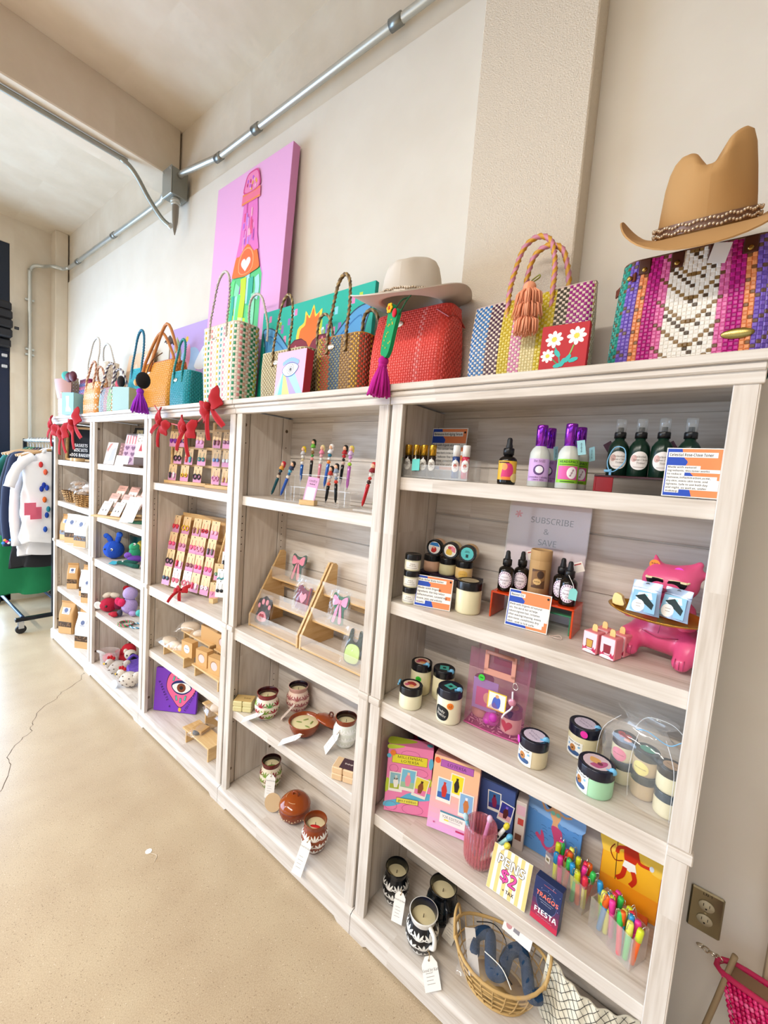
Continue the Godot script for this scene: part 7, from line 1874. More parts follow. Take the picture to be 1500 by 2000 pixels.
func q3b() -> void:
	# ---------------- earrings, soaps and the purple canvas
	var cs := [["f4a0b8", "e8d0c0", "pale pink"], ["c81c34", "1c1416", "red and black"], ["8a5a3a", "c8a060", "brown"], ["e8c030", "6a4a10", "yellow"], ["e03a50", "f08a98", "coral red"], ["3a2a2a", "6a5a50", "dark grey"], ["f0a8b8", "f4d0d8", "blush"], ["d81c50", "a01030", "crimson"], ["c87a9a", "8a4a6a", "mauve"], ["f04a80", "f890b0", "hot pink"], ["e8286a", "f0a0b8", "pink ring"], ["f03a70", "f03a70", "bright pink"], ["8a4a50", "c89a90", "rosewood"], ["c81c3a", "f2e8e0", "red heart"], ["2a1c1c", "f07a90", "black and pink"], ["f2eef0", "f0b8cc", "white"], ["d83a5a", "f0e0e0", "red dotted"], ["e07a8a", "30a0c0", "pink and blue"], ["c01428", "8a0c18", "deep red"], ["2a3a44", "f0f0ee", "navy and white"]]
	var yaw := 11.5
	var dx := Vector3(cos(deg_to_rad(yaw)), 0, -sin(deg_to_rad(yaw)))
	var nz := Vector3(sin(deg_to_rad(yaw)), 0, cos(deg_to_rad(yaw)))
	var p0 := Vector3(-2.322, 0, -0.052)
	var rows := [[0.93, [0.009, 0.085, 0.167, 0.231, 0.305]], [1.016, [-0.015, 0.062, 0.145, 0.21, 0.285]], [1.105, [-0.046, 0.036, 0.124, 0.179, 0.258]], [1.196, [-0.067, 0.016, 0.101, 0.168, 0.24]]]
	for r in 4:
		for i in 5:
			var k := r * 5 + i
			var p: Vector3 = p0 - nz * (0.036 * r + 0.012) + dx * rows[r][1][i] + Vector3(0, rows[r][0], 0)
			earring_card("earring card with %s earrings, %s row, %s" % [cs[19 - k][2], ["bottom", "second lowest", "third", "top"][r], ["far left", "second from left", "middle", "fourth", "right"][i]], T(p, -10, yaw, 0), 0.06, 0.1, [0, 3, 2, 4, 1][(k * 3 + r) % 5], cs[19 - k][0], cs[19 - k][1], r == 0 and (i == 1 or i == 2))
	var st := thing("earring_stair", "wooden four-step display rack under the pink earring cards", "rack", p0 + Vector3(0, 0.812, 0), yaw)
	for r in 4: part("step", G.new().box(Vector3(0.13 - r * 0.01, 0.018 + r * 0.088, -0.036 * r - 0.012 - 0.022), Vector3(0.34, 0.016, 0.02), 0.001), pine, st)
	part("backboard", G.new().box(Vector3(0.1, 0.2, -0.158), Vector3(0.34, 0.4, 0.006), 0.001), pine, st)
	for s in [-0.045, 0.325]: part("side", G.new().at(T(Vector3(s - 0.02, 0, 0), 0, 90, 0)).prism(PackedVector2Array(V2([0.03, 0, 0.03, 0.02, 0.14, 0.385, 0.152, 0.385, 0.152, 0])), 0.008, 0.0), pine, st)
	for i in 6:
		earring_card("earring card with %s earrings on the right hand stand, %s" % [["turquoise", "striped black", "white and green", "teal", "pink floral", "black lace"][i], ["top", "second", "third left", "third right", "lower left", "lowest right"][i]], T(p0 + dx * [0.385, 0.39, 0.372, 0.405, 0.378, 0.42][i] + Vector3(0, [1.14, 1.06, 1.0, 0.98, 0.91, 0.93][i], 0) - nz * [0.08, 0.06, 0.03, 0.02, 0.0, 0.0][i], -8, yaw + 20, 0), 0.045, 0.085, i % 5, ["38b0c8", "1c1c1e", "4a8a5a", "2a9aa0", "e890b0", "16141a"][i], ["e8f0f0", "f0f0ee", "f2f2ec", "e8e0c0", "f8e0e8", "d8d8d8"][i], i % 2 == 1)
	part("riser_block", G.new().box(Vector3(0.39, 0.012, 0.015), Vector3(0.03, 0.024, 0.03), 0.001), pine, st)
	# upper rack, two panels
	var q0 := Vector3(-2.24, 1.38, -0.14)
	var rk := thing("earring_rack", "pale wooden ladder rack of earrings under the red bow garland", "rack", q0, 15)
	for x in [-0.162, 0.136]: part("post", G.new().box(Vector3(x, 0.165, -0.012), Vector3(0.014, 0.33, 0.012), 0.001), pine, rk)
	for yy in [0.29, 0.198, 0.105]: part("rail", G.new().box(Vector3(-0.013, yy, -0.012), Vector3(0.3, 0.014, 0.01), 0.001), pine, rk)
	part("tray", G.new().box(Vector3(-0.02, 0.009, 0.012), Vector3(0.3, 0.016, 0.04), 0.001), pine, rk)
	var up := [["purple tasselled", "7a2a9a", "f0783a"], ["yellow and plum", "5a3a8a", "e8c83a"], ["lilac", "d8a0d0", "e8e030"], ["black arch", "2a2022", "f0a0b0"], ["red, white and teal", "d83a30", "2a9aa0"], ["teal star", "1c8a90", "e8b090"], ["zebra striped", "2c2a30", "e8e0ec"], ["yellow sunflower", "e8b818", "3a2010"], ["black leafy", "1a1418", "2a2022"]]
	for r in 3:
		for i in 3:
			var k := r * 3 + i
			earring_card("earring card with %s earrings on the ladder rack, %s row" % [up[k][0], ["top", "middle", "bottom"][r]], T(q0, 0, 15, 0) * T(Vector3([[-0.13, -0.065, 0.06], [-0.096, -0.016, 0.076], [-0.133, -0.044, 0.05]][r][i], [0.285, 0.194, 0.103][r], 0.004), -6), 0.058, 0.086, [4, 2, 0, 3, 1, 2, 1, 2, 3][k], up[k][1], up[k][2])
	var rk2 := thing("earring_rack", "second wooden earring rack, partly hidden at the right", "rack", q0 + Vector3(0.26, 0, -0.02), 15)
	for x in [-0.07, 0.07]: part("post", G.new().box(Vector3(x, 0.165, -0.012), Vector3(0.014, 0.33, 0.012), 0.001), pine, rk2)
	for yy in [0.29, 0.198, 0.105]: part("rail", G.new().box(Vector3(0, yy, -0.012), Vector3(0.14, 0.014, 0.01), 0.001), pine, rk2)
	part("tray", G.new().box(Vector3(0, 0.008, 0.012), Vector3(0.16, 0.016, 0.04), 0.001), pine, rk2)
	for k in 6: earring_card("earring card with %s earrings on the second rack, %s" % [["long plum", "mauve dot", "blue drop", "white drop", "pink fringe", "gold fringe"][k], ["top left", "top right", "middle left", "middle right", "bottom left", "bottom right"][k]], T(q0 + Vector3(0.26, 0, -0.02), 0, 15, 0) * T(Vector3(-0.032 + 0.064 * (k % 2), [0.285, 0.194, 0.103][k / 2], 0.004), -6), 0.05, 0.084, [1, 2, 0, 0, 3, 1][k], ["5a2a3a", "8a5a7a", "6a8ac0", "d8e0e8", "e8a0c8", "c8a060"][k], ["8a4a5a", "e0c8d8", "a0b8e0", "f0f0f0", "f0c0d8", "e0c080"][k])
	# red velvet bow garlands
	for q in [["red velvet bow garland over the earring bookcase", [-2.296, 1.774, 0.035, -2.25, 1.735, 0.032, -2.205, 1.69, 0.03, -2.1, 1.678, 0.028, -1.955, 1.66, 0.028, -1.83, 1.705, 0.03, -1.76, 1.748, 0.032, -1.724, 1.775, 0.036], [[-2.205, 1.685, 1.15, -38], [-1.955, 1.655, 1.25, -12], [-1.76, 1.745, 1.35, 28]]], ["red velvet bow garland on the far left bookcase", [-4.1, 1.755, 0.035, -3.99, 1.69, 0.03, -3.88, 1.655, 0.03, -3.75, 1.65, 0.03, -3.6, 1.68, 0.03, -3.5, 1.715, 0.032, -3.42, 1.772, 0.034], [[-3.99, 1.69, 1.4, -30], [-3.75, 1.645, 1.6, 6], [-3.5, 1.71, 1.7, 30]]]]:
		var gt := thing("bow_garland", q[0], "garland")
		part("ribbon", G.new().tube(crv(V3(q[1]), 5), 0.0032, 6), mat("c85a62", 0.6), gt)
		for b in q[2]: velvet_bow(gt, Vector3(b[0], b[1], 0.036), b[2], b[3])
	var fb := thing("velvet_bow", "fallen red velvet bow on the shelf by the earring stair", "bow", Vector3(-2.1, 0.85, -0.03), 10)
	fb.rotation_degrees.x = -50
	velvet_bow(fb, Vector3.ZERO, 0.75, 20)
	# soaps on pine risers
	var y := 0.443
	for q in [[-2.19, -0.075, 0.26, 0.06, 0.07, "front left pine riser under soaps", y], [-2.13, -0.165, 0.3, 0.125, 0.07, "rear left pine riser under boxes", y], [-1.86, -0.075, 0.25, 0.06, 0.07, "front right pine riser under window boxes", y], [-1.83, -0.165, 0.22, 0.125, 0.07, "rear right pine riser under soap boxes", y], [-1.9, -0.07, 0.25, 0.08, 0.09, "pine riser with slots on the bottom shelf", 0.078], [-1.9, -0.18, 0.28, 0.16, 0.09, "taller pine riser behind on the bottom shelf", 0.078]]:
		var t := thing("pine_riser", q[5], "riser", Vector3(q[0], q[6], q[1]), 0, "pine risers for soaps")
		part("top", G.new().box(Vector3(0, q[3] - 0.004, 0), Vector3(q[2], 0.008, q[4]), 0.001), pine, t)
		for s in [-1, 1]: part("leg", G.new().box(Vector3(s * (q[2] / 2 - 0.02), q[3] / 2 - 0.004, 0), Vector3(0.008, q[3] - 0.008, q[4] * 0.8), 0.001), pine, t)
	for q in [[-2.075, y + 0.06, -0.075, "closed kraft soap box with blue stamp, front left"], [-2.05, y + 0.125, -0.165, "kraft soap box on the rear left riser"], [-1.99, y + 0.125, -0.175, "narrow kraft soap box beside it on the rear riser"], [-1.93, y + 0.06, -0.075, "kraft box with round window, left on the front riser"], [-1.9, y + 0.125, -0.165, "kraft box with round window on the rear right riser"], [-1.815, y + 0.06, -0.075, "kraft box with round window, right on the front riser"]]:
		var t := thing("soap_box", q[3], "box", Vector3(q[0], q[1], q[2]), 10, "kraft soap boxes")
		var nw: bool = "narrow" in q[3]
		var bw := 0.05 if nw else 0.082
		part("carton", G.new().box(Vector3(0, 0.041, 0), Vector3(bw, 0.082, 0.036), 0.001), mat("d2a468", 0.7), t)
		part("flap", G.new().box(Vector3(0, 0.0805, 0.0182), Vector3(bw, 0.003, 0.001)), mat("b8864c", 0.7), t)
		if "window" in q[3]:
			part("window", G.new().at(T(Vector3(0, 0.041, 0.0181))).c("a87a4a").dot(0, 0, 0.024, 0.024, 24).c("f0c8c4").dot(0.002, -0.002, 0.0215, 0.021, 24), vc(0.3), t)
		elif "stamp" in q[3]: part("stamp", G.new().at(T(Vector3(0, 0.041, 0.0181))).c("dfe2ea").dot(0, 0, 0.022).c("8a9ac0").sq(0, 0, 0.026, 0.012), vc(0.5), t)
	var k := 0
	for q in [[-2.3, y + 0.06, -0.08, 0.062, 0.024, "flat white soap at the left end of the front riser"], [-2.22, y + 0.06, -0.07, 0.04, 0.03, "round soap beside the stamped kraft box"], [-2.16, y + 0.06, -0.085, 0.036, 0.028, "cream round soap next to the stamped box"], [-2.25, y + 0.125, -0.17, 0.06, 0.04, "wrapped cream soap on the rear left riser"], [-2.14, y + 0.125, -0.17, 0.045, 0.026, "small wrapped soap on the rear left riser"], [-1.92, 0.238, -0.18, 0.07, 0.03, "beige soap in film on the tall bottom riser"], [-1.82, 0.238, -0.175, 0.06, 0.028, "white soap in film on the tall bottom riser, right"], [-1.93, 0.158, -0.07, 0.05, 0.018, "dark soap with kraft band on the slotted riser"]]:
		var t := thing("wrapped_soap", q[5], "soap", Vector3(q[0], q[1], q[2]), 15 * k, "film-wrapped soaps")
		var dark: bool = "dark" in q[5]
		part("soap", G.new().lathe([[0, 0], [q[3] * 0.8, 0], [q[3] * 0.9, q[4] * 0.3], [q[3] * 0.85, q[4] * 0.7], [q[3] * 0.6, q[4] * 0.95], [0, q[4]]], 20, Vector3.ZERO, 1.0, 0.6), mat("2c2a2e" if dark else ["e2cdb4", "ecdcc8", "e6d2bc"][k % 3], 0.5), t)
		if dark: part("kraft_band", G.new().box(Vector3(0, 0.012, 0), Vector3(0.055, 0.016, 0.066), 0.001), mat("c49a62", 0.7), t)
		var fz := noise(30.0, 2, k)
		part("film", G.new().surf(func(u, v): return Vector3((u - 0.5) * q[3] * 2.5, 0.002 + q[4] * 1.12 * pow(sin(u * PI) * sin(v * PI), 0.5) + 0.006 * absf(fz.get_noise_2d(u, v)), (0.5 - v) * q[3] * 1.6), 14, 12), clearmat("f4efe8", 0.12, 0.03), t)
		k += 1
	var cv := canvas("painting", "purple canvas with an eye in a pink drop, in the bottom compartment", Vector3(-2.298, 0.079, -0.115), 34, 5, 0.25, 0.245, 0.018, "7a3ac0", "6a30a8", func(g):
		var cx := 0.03
		g.c("2a1430").pg(crv(V2([cx, 0.028, cx + 0.045, 0.07, cx + 0.088, 0.14, cx + 0.07, 0.22, cx, 0.244, cx - 0.07, 0.22, cx - 0.088, 0.14, cx - 0.045, 0.07]), 5, true))
		g.c("ee6a9a").pg(crv(V2([cx, 0.032, cx + 0.043, 0.072, cx + 0.085, 0.14, cx + 0.067, 0.217, cx, 0.241, cx - 0.067, 0.217, cx - 0.085, 0.14, cx - 0.043, 0.072]), 5, true))
		g.c("1a2a6a").pg(crv(V2([cx - 0.06, 0.15, cx - 0.03, 0.18, cx + 0.03, 0.18, cx + 0.062, 0.142, cx + 0.02, 0.105, cx - 0.03, 0.11]), 5, true)); g.c("f6f0ee").pg(crv(V2([cx - 0.054, 0.148, cx - 0.026, 0.166, cx + 0.026, 0.168, cx + 0.055, 0.142, cx + 0.018, 0.113, cx - 0.028, 0.117]), 5, true))
		g.c("7a3a1c").dot(cx, 0.142, 0.026); g.c("201010").dot(cx, 0.142, 0.011)
		for q in [[-0.05, 0.19, 0.5], [-0.022, 0.205, 0.2], [-0.022, 0.082, -0.5], [0.0, 0.07, 0.0], [0.024, 0.086, 0.5], [0.05, 0.19, -0.5]]:
			g.c("1a4a4a").ln([Vector2(cx + q[0], q[1] - 0.014).rotated(0), Vector2(cx + q[0] + q[2] * 0.012, q[1] + 0.014)], 0.011); g.c("5ac0b0").ln([Vector2(cx + q[0], q[1] - 0.012), Vector2(cx + q[0] + q[2] * 0.01, q[1] + 0.012)], 0.008)
		g.c("e8b83a").dot(cx, 0.018, 0.009, 0.012)
		var w1 := "ATREVETE"
		for i in w1.length(): g.c("1c0c24").tx(w1[i], -0.098 + i * 0.0075, 0.165 - i * 0.014, 0.014, F, 0, -1.05)
		g.c("1c0c24").tx("A", -0.03, 0.032, 0.013, F)
		var w2 := "EQUIVOCARTE"
		for i in w2.length(): g.c("1c0c24").tx(w2[i], 0.062 + i * 0.0062, 0.018 + i * 0.0125, 0.013, F, 0, 1.1))

# ---------------------------------------------------------------- crocheted animals, cards; kraft treat bags, letter board
func yarn(hex: String) -> StandardMaterial3D:
	var k := "yarn " + hex
	if not mats.has(k):
		var m: StandardMaterial3D = mat(hex, 0.95).duplicate()
		m.uv1_triplanar = true
		m.uv1_scale = Vector3.ONE * 11.0
		relief(m, 0.16, 16.0, 4, 128)
		mats[k] = m
	return mats[k]

# crocheted toy: parts = [[name, colour, x, y, z, rx, ry, rz], ...]
func plush(called: String, label: String, p: Vector3, turn: float, parts: Array) -> Node3D:
	var t := thing(called, label, "crochet toy", p + Vector3(0, 0.003, 0), turn, "crocheted animals")
	for q in parts:
		var m: Material = yarn(q[1]) if q[0] != "eye" else mat(q[1], 0.15)
		part(q[0], G.new().at(T(Vector3(q[2], q[3], q[4]), 0, 0, q[8] if q.size() > 8 else 0.0)).ell(Vector3.ZERO, Vector3(q[5], q[6], q[7]), 16 if q[5] > 0.02 else 10, 10 if q[5] > 0.02 else 7), m, t)
	return t

func print_card(label: String, p: Vector3, rot: Vector3, w: float, h: float, hex: String, art: Callable, group := "cards and stickers") -> void:
	var t := thing("greeting_card", label, "card", p, rot.y, group)
	t.rotation_degrees = rot
	part("card", G.new().box(Vector3(0, h / 2, 0), Vector3(w, h, 0.002), 0.0004), mat(hex, 0.5), t)
	var g := G.new()
	g.at(T(Vector3(0, 0, 0.0011)))
	art.call(g)
	part("print", g, vc(0.5), t)

func kraft_bag(label: String, p: Vector3, turn: float, w: float, h: float, white := false) -> void:
	var t := thing("kraft_bag", label, "bag", p, turn, "kraft paper treat bags")
	var d := w * 0.6
	part("paper", G.new().surf(func(u, v):
		var a: float = u * TAU + PI / 4
		var k := 1.0 - 0.93 * smoothstep(0.55, 0.97, v)
		var cx := signf(cos(a)) * pow(absf(cos(a)), 0.3)
		var cz := signf(sin(a)) * pow(absf(sin(a)), 0.3)
		return Vector3(cx * w / 2 * (1.0 + 0.03 * sin(v * 5)), v * h, -cz * d / 2 * k), 32, 12), mat("f2efe9" if white else "c99b62", 0.7), t)
	part("top_fold", G.new().box(Vector3(0, h - 0.006, 0.002), Vector3(w * 1.0, 0.014, 0.008), 0.002), mat("e8e4dc" if white else "b98a52", 0.7), t)
	part("window", G.new().at(T(Vector3(0, h * 0.3, d / 2 + 0.001), 0)).box(Vector3.ZERO, Vector3(w * 0.88, h * 0.16, 0.002), 0.0005), mat("4a382c", 0.2), t, "clear strip showing dark treats")
	var g := G.new()
	rng.seed = int(h * 1000) + int(p.x * 50)
	for i in 12: g.ell(Vector3(rng.randf_range(-0.38, 0.38) * w, h * rng.randf_range(0.25, 0.36), d / 2 + 0.001), Vector3(0.008, 0.006, 0.003), 7, 5)
	stuff(part("treats", g, mat("7a5a3c", 0.7), t))
	part("paper_band", G.new().at(T(Vector3(0, h * 0.12, d / 2 + 0.0008), 0)).box(Vector3.ZERO, Vector3(w * 0.9, h * 0.2, 0.001)), mat("d0a56e", 0.7), t)
	part("label_sticker", G.new().at(T(Vector3(0, h * 0.72, d * 0.36), -16)).c("eceae8").rc(-w * 0.26, -h * 0.1, w * 0.26, h * 0.1).c("5a6488").dot(0, h * 0.02, w * 0.14).c("8a8a98").rc(-w * 0.16, -h * 0.07, w * 0.16, -h * 0.05), vc(0.5), t)

func q5_all() -> void:
	var y := 1.448
	# cards and stickers
	print_card("foil silver and pink sticker sheet at the left of the card display", Vector3(-3.16, y, -0.055), Vector3(-14, 22, 0), 0.085, 0.15, "e8e4ea", func(g): g.c("d89a98").pg(V2([-0.04, 0.1, -0.02, 0.14, 0.0, 0.145, -0.03, 0.08])); g.c("bfc4cc").pg(V2([-0.01, 0.02, 0.03, 0.03, 0.035, 0.12, 0.005, 0.1])))
	print_card("narrow brown patterned bookmark between foil and heart sheets", Vector3(-3.07, y, -0.085), Vector3(-14, 22, 0), 0.05, 0.15, "8a5a58", func(g):
		for i in 12: g.c("d8a8a0").dot(-0.012 + (i % 2) * 0.024, 0.012 + i * 0.0115, 0.005))
	print_card("mauve sheet of heart stickers", Vector3(-2.985, y, -0.1), Vector3(-12, 22, 0), 0.1, 0.205, "c8a4bc", func(g):
		g.c("e2d6da").rc(-0.048, 0.14, 0.048, 0.203)
		for i in 4: g.c("d8808a").rc(-0.04 + i * 0.022, 0.145, -0.03 + i * 0.022, 0.2)
		for q in [[-0.024, 0.118, 0.017], [0.024, 0.118, 0.017], [-0.026, 0.08, 0.016], [0.026, 0.078, 0.017], [0.004, 0.036, 0.026]]: g.c("7a4a70").heart(q[0], q[1], q[2]))
	print_card("grey photo card behind the heart stickers", Vector3(-3.13, y, -0.16), Vector3(-10, 20, 0), 0.12, 0.22, "b4b2b6", func(g): g.c("d8d8da").dot(0, 0.13, 0.03))
	print_card("dark framed card with a gold squiggle at the back", Vector3(-3.1, y + 0.12, -0.2), Vector3(-10, 20, 0), 0.09, 0.14, "241c18", func(g): g.c("d8c690").rc(-0.022, 0.03, 0.032, 0.125); g.c("241c18").ln(crv(V2([0.0, 0.11, 0.016, 0.09, 0.0, 0.07, 0.012, 0.045])), 0.005))
	print_card("brown floral card at the back of the card display", Vector3(-2.92, y + 0.12, -0.2), Vector3(-10, 20, 0), 0.1, 0.15, "8a5a52", func(g):
		for i in 9: g.c("b88478").dot(-0.03 + (i % 3) * 0.03, 0.04 + (i / 3) * 0.035, 0.008))
	print_card("tan floral card at the back right of the card display", Vector3(-2.8, y + 0.12, -0.2), Vector3(-10, 20, 0), 0.1, 0.14, "b8906a", func(g):
		for i in 9: g.c("7a5a40").dot(-0.03 + (i % 3) * 0.03, 0.04 + (i / 3) * 0.035, 0.007))
	print_card("white charm sheet with red and blue tassels at right", Vector3(-2.82, y + 0.02, -0.12), Vector3(-10, 20, 0), 0.14, 0.19, "e6dfd4", func(g): 
		rng.seed = 6
		for i in 30: g.c(["8a7a6a", "d8d0c8", "b8a890"][i % 3]).dot(rng.randf_range(-0.06, 0.06), rng.randf_range(0.13, 0.18), 0.005, 0.003, 6); g.lay -= 1
		g.lay += 1
		g.c("c02a30").pg(V2([-0.026, 0.13, -0.012, 0.08, -0.04, 0.08])); g.c("3a8ac0").rc(0.02, 0.06, 0.034, 0.11); g.c("7a5aa8").rc(0.04, 0.05, 0.056, 0.08); g.c("4a9a6a").rc(0.04, 0.09, 0.05, 0.12))
	print_card("small blank white card leaning in front of the sticker sheets", Vector3(-2.89, y, -0.03), Vector3(-16, 22, 0), 0.1, 0.065, "f4f2ee", func(g): g.c("d8d4d0").rc(-0.03, 0.03, 0.03, 0.032))
	solo("wooden_dish", G.new().box(Vector3(0, 0.006, 0), Vector3(0.13, 0.012, 0.08), 0.004).box(Vector3(0, 0.035, -0.03), Vector3(0.11, 0.05, 0.01), 0.002), mat("5a4030", 0.6), "small dark wooden card holder at the right of the stickers", "holder", Vector3(-2.76, y, -0.07), 20)
	# card stair
	y = 1.103
	var sr := thing("card_stair", "pale wooden stepped display under the flat earring cards", "rack", Vector3(-3.06, y, -0.12), 22)
	part("base", G.new().box(Vector3(0, 0.006, 0.03), Vector3(0.36, 0.012, 0.12), 0.002), pine, sr)
	for k in 3: part("step", G.new().box(Vector3(0.01 * k, 0.03 + k * 0.045, 0.02 - k * 0.04), Vector3(0.34, 0.012, 0.03), 0.001), pine, sr)
	for k in 3:
		for i in 3:
			var tint: String = ["ece0da", "dcb4ac", "d8a89c"][k]
			print_card("%s jewellery card, %s row of the stair, %s" % [["white", "pink", "rosy brown"][k], ["front", "middle", "back"][k], ["left", "middle", "right"][i]], Vector3(-3.06, y, -0.12) + Basis(Vector3.UP, deg_to_rad(22)) * Vector3(-0.12 + i * 0.105 + k * 0.012, 0.014 + k * 0.052, 0.06 - k * 0.045), Vector3(-30, 22, 0), 0.075, 0.1, tint, func(g): 
				g.c("f2ece6").rc(-0.032, 0.006, 0.032, 0.06); g.c("6a5450").sq(0, 0.08, 0.04, 0.008)
				for s in [-1, 1]: g.c("50443e").dot(s * 0.012, 0.035, 0.004, 0.007), "cards on the stair")
	print_card("tall white card with a thin drawing leaning before the stair", Vector3(-2.84, y, -0.045), Vector3(-28, 24, 0), 0.1, 0.175, "f2efea", func(g): g.c("8a92a0").ln(crv(V2([-0.01, 0.04, 0.012, 0.08, 0.008, 0.12, -0.008, 0.14])), 0.002); g.c("c8c0b4").rc(-0.042, 0.012, -0.04, 0.165))
	solo("leaf_coaster", G.new().lathe([[0, 0], [0.07, 0], [0.078, 0.003], [0.06, 0.006], [0, 0.007]], 20, Vector3.ZERO, 1.4, 0.7), yarn("2c6a4c"), "dark green crocheted leaf coaster under the white card", "coaster", Vector3(-2.83, y, -0.105), 15)
	var gi := thing("giraffe_figure", "small golden giraffe figure on top of the card stair", "figurine", Vector3(-2.91, y + 0.16, -0.2), 20)
	var gm := mat("d8a83a", 0.3, 0.4)
	part("body", blob([[-0.012, 0.03, 0, 0.011, 0.014, 0.03, 0, 0.01], [0.014, 0.032, 0, 0.008, 0.02, 0.085, 0, 0.0055], [0.02, 0.085, 0, 0.008, 0.032, 0.082, 0, 0.005], [-0.014, 0.028, 0.005, 0.005, -0.016, 0.002, 0.005, 0.004], [-0.014, 0.028, -0.005, 0.005, -0.016, 0.002, -0.005, 0.004], [0.014, 0.028, 0.005, 0.005, 0.016, 0.002, 0.005, 0.004], [0.014, 0.028, -0.005, 0.005, 0.016, 0.002, -0.005, 0.004], [0.019, 0.09, 0.006, 0.003, 0.008, 0.1, 0.012, 0.003]], 0.003, 0.006), gm, gi)
	for q in range(5): part("leaf_ear", G.new().at(T(Vector3(0.018, 0.094, 0), 0, q * 72, 30)).ell(Vector3(0, 0.014, 0), Vector3(0.007, 0.014, 0.003), 8, 6), gm, gi)
	# toys
	y = 0.812
	plush("crochet_bunny", "royal blue round crocheted bunny with floppy ears", Vector3(-3.172, y, -0.1), 35, [["body", "1c52c8", 0, 0.06, 0, 0.064, 0.06, 0.06], ["ear", "1c52c8", -0.03, 0.13, 0, 0.018, 0.036, 0.014, 35], ["ear", "1c52c8", 0.03, 0.135, 0, 0.018, 0.04, 0.014, -14], ["ear_tip", "2460d8", 0.04, 0.165, 0.002, 0.021, 0.02, 0.014], ["ear_tip", "2460d8", -0.052, 0.15, 0.002, 0.019, 0.018, 0.014], ["eye", "f0f0f2", 0.024, 0.07, 0.054, 0.009, 0.009, 0.006], ["eye", "101014", 0.024, 0.07, 0.06, 0.005, 0.005, 0.003], ["eye", "101014", -0.024, 0.07, 0.056, 0.006, 0.006, 0.004]])
	solo("gift_pouch", G.new().surf(func(u, v): return Vector3((u - 0.5) * 0.16, v * 0.15, 0.02 * sin(u * PI)), 8, 6, 0.012), mat("0f5458", 0.3, 0.2), "dark teal pouch standing at the back of the toy shelf", "pouch", Vector3(-3.13, y, -0.225), 12)
	plush("crochet_duck", "yellow crocheted figure behind the green frog", Vector3(-3.03, y, -0.215), 30, [["body", "d8b838", 0, 0.045, 0, 0.034, 0.046, 0.032], ["head", "dcc04a", 0.004, 0.105, 0, 0.03, 0.03, 0.028]])
	plush("crochet_frog", "green crocheted frog in purple ruffles", Vector3(-2.98, y, -0.155), 30, [["body", "2f9a70", 0, 0.06, 0, 0.036, 0.05, 0.034], ["head", "3aa878", 0.0, 0.105, 0.004, 0.032, 0.026, 0.03], ["ruffle", "6a3aa0", 0.02, 0.03, 0.02, 0.05, 0.024, 0.036], ["ruffle", "7a4ab0", -0.02, 0.05, 0.028, 0.03, 0.022, 0.02], ["foot", "145a50", 0.01, 0.014, 0.045, 0.05, 0.014, 0.026], ["eye", "f4f4f2", 0.014, 0.126, 0.02, 0.009, 0.009, 0.007], ["eye", "101010", 0.014, 0.127, 0.027, 0.004, 0.004, 0.003]])
	var sp := thing("crochet_strap", "dark green crocheted snake strap with blue tag at the shelf front", "crochet", Vector3(-2.9, y + 0.005, -0.075), 14)
	part("strap", G.new().tube(crv(V3([-0.06, 0.014, 0.01, -0.02, 0.016, 0.0, 0.02, 0.012, -0.005, 0.07, 0.012, 0.0, 0.1, 0.01, -0.015]), 5), 0.013, 9), yarn("14584a"), sp)
	part("eye", G.new().ell(Vector3(-0.02, 0.028, 0.008), Vector3(0.005, 0.005, 0.005), 8, 6), mat("e8f0ee", 0.2), sp)
	part("tag", G.new().at(T(Vector3(-0.1, 0.008, 0.012), -70, 15, 0)).box(Vector3.ZERO, Vector3(0.05, 0.036, 0.001)), mat("3aa8c0", 0.5), sp)
	y = 0.446
	plush("crochet_bee", "red round crocheted toy with cream wings and white tag", Vector3(-3.172, y, -0.075), 40, [["body", "b8163a", 0, 0.046, 0, 0.056, 0.046, 0.05], ["wing", "dcd0bc", -0.02, 0.105, -0.02, 0.034, 0.02, 0.02, 20], ["wing", "dcd0bc", 0.03, 0.108, -0.02, 0.034, 0.018, 0.02, -10], ["tail", "8a2048", 0.06, 0.05, -0.01, 0.034, 0.036, 0.034], ["eye", "140c0c", 0.012, 0.05, 0.048, 0.008, 0.008, 0.005], ["tag", "f2f2f0", -0.05, 0.05, 0.034, 0.026, 0.026, 0.002]])
	plush("crochet_octopus", "lilac crocheted octopus holding a red heart", Vector3(-3.03, y, -0.15), 30, [["body", "b8a0d8", 0, 0.06, 0, 0.05, 0.056, 0.046], ["head", "bca6dc", 0.004, 0.145, 0, 0.046, 0.044, 0.042], ["heart", "d8205a", -0.052, 0.092, 0.034, 0.026, 0.03, 0.014, 35], ["heart", "d8205a", -0.026, 0.09, 0.04, 0.026, 0.03, 0.014, -35], ["foot", "b0142c", -0.075, 0.012, 0.05, 0.036, 0.014, 0.02, 8], ["foot", "4a4a5a", -0.028, 0.022, 0.052, 0.018, 0.022, 0.016], ["foot", "b81830", -0.05, 0.016, 0.075, 0.024, 0.016, 0.016], ["leg", "b8a0d8", 0.045, 0.02, 0.025, 0.026, 0.018, 0.02]])
	plush("crochet_crab", "dark red and charcoal crocheted toys at the back of the shelf", Vector3(-3.17, y, -0.2), 30, [["body", "5a4044", 0, 0.07, 0, 0.034, 0.05, 0.03], ["claw", "b81428", -0.02, 0.135, 0, 0.026, 0.022, 0.02], ["claw", "a81224", 0.02, 0.115, 0.014, 0.022, 0.018, 0.018]])
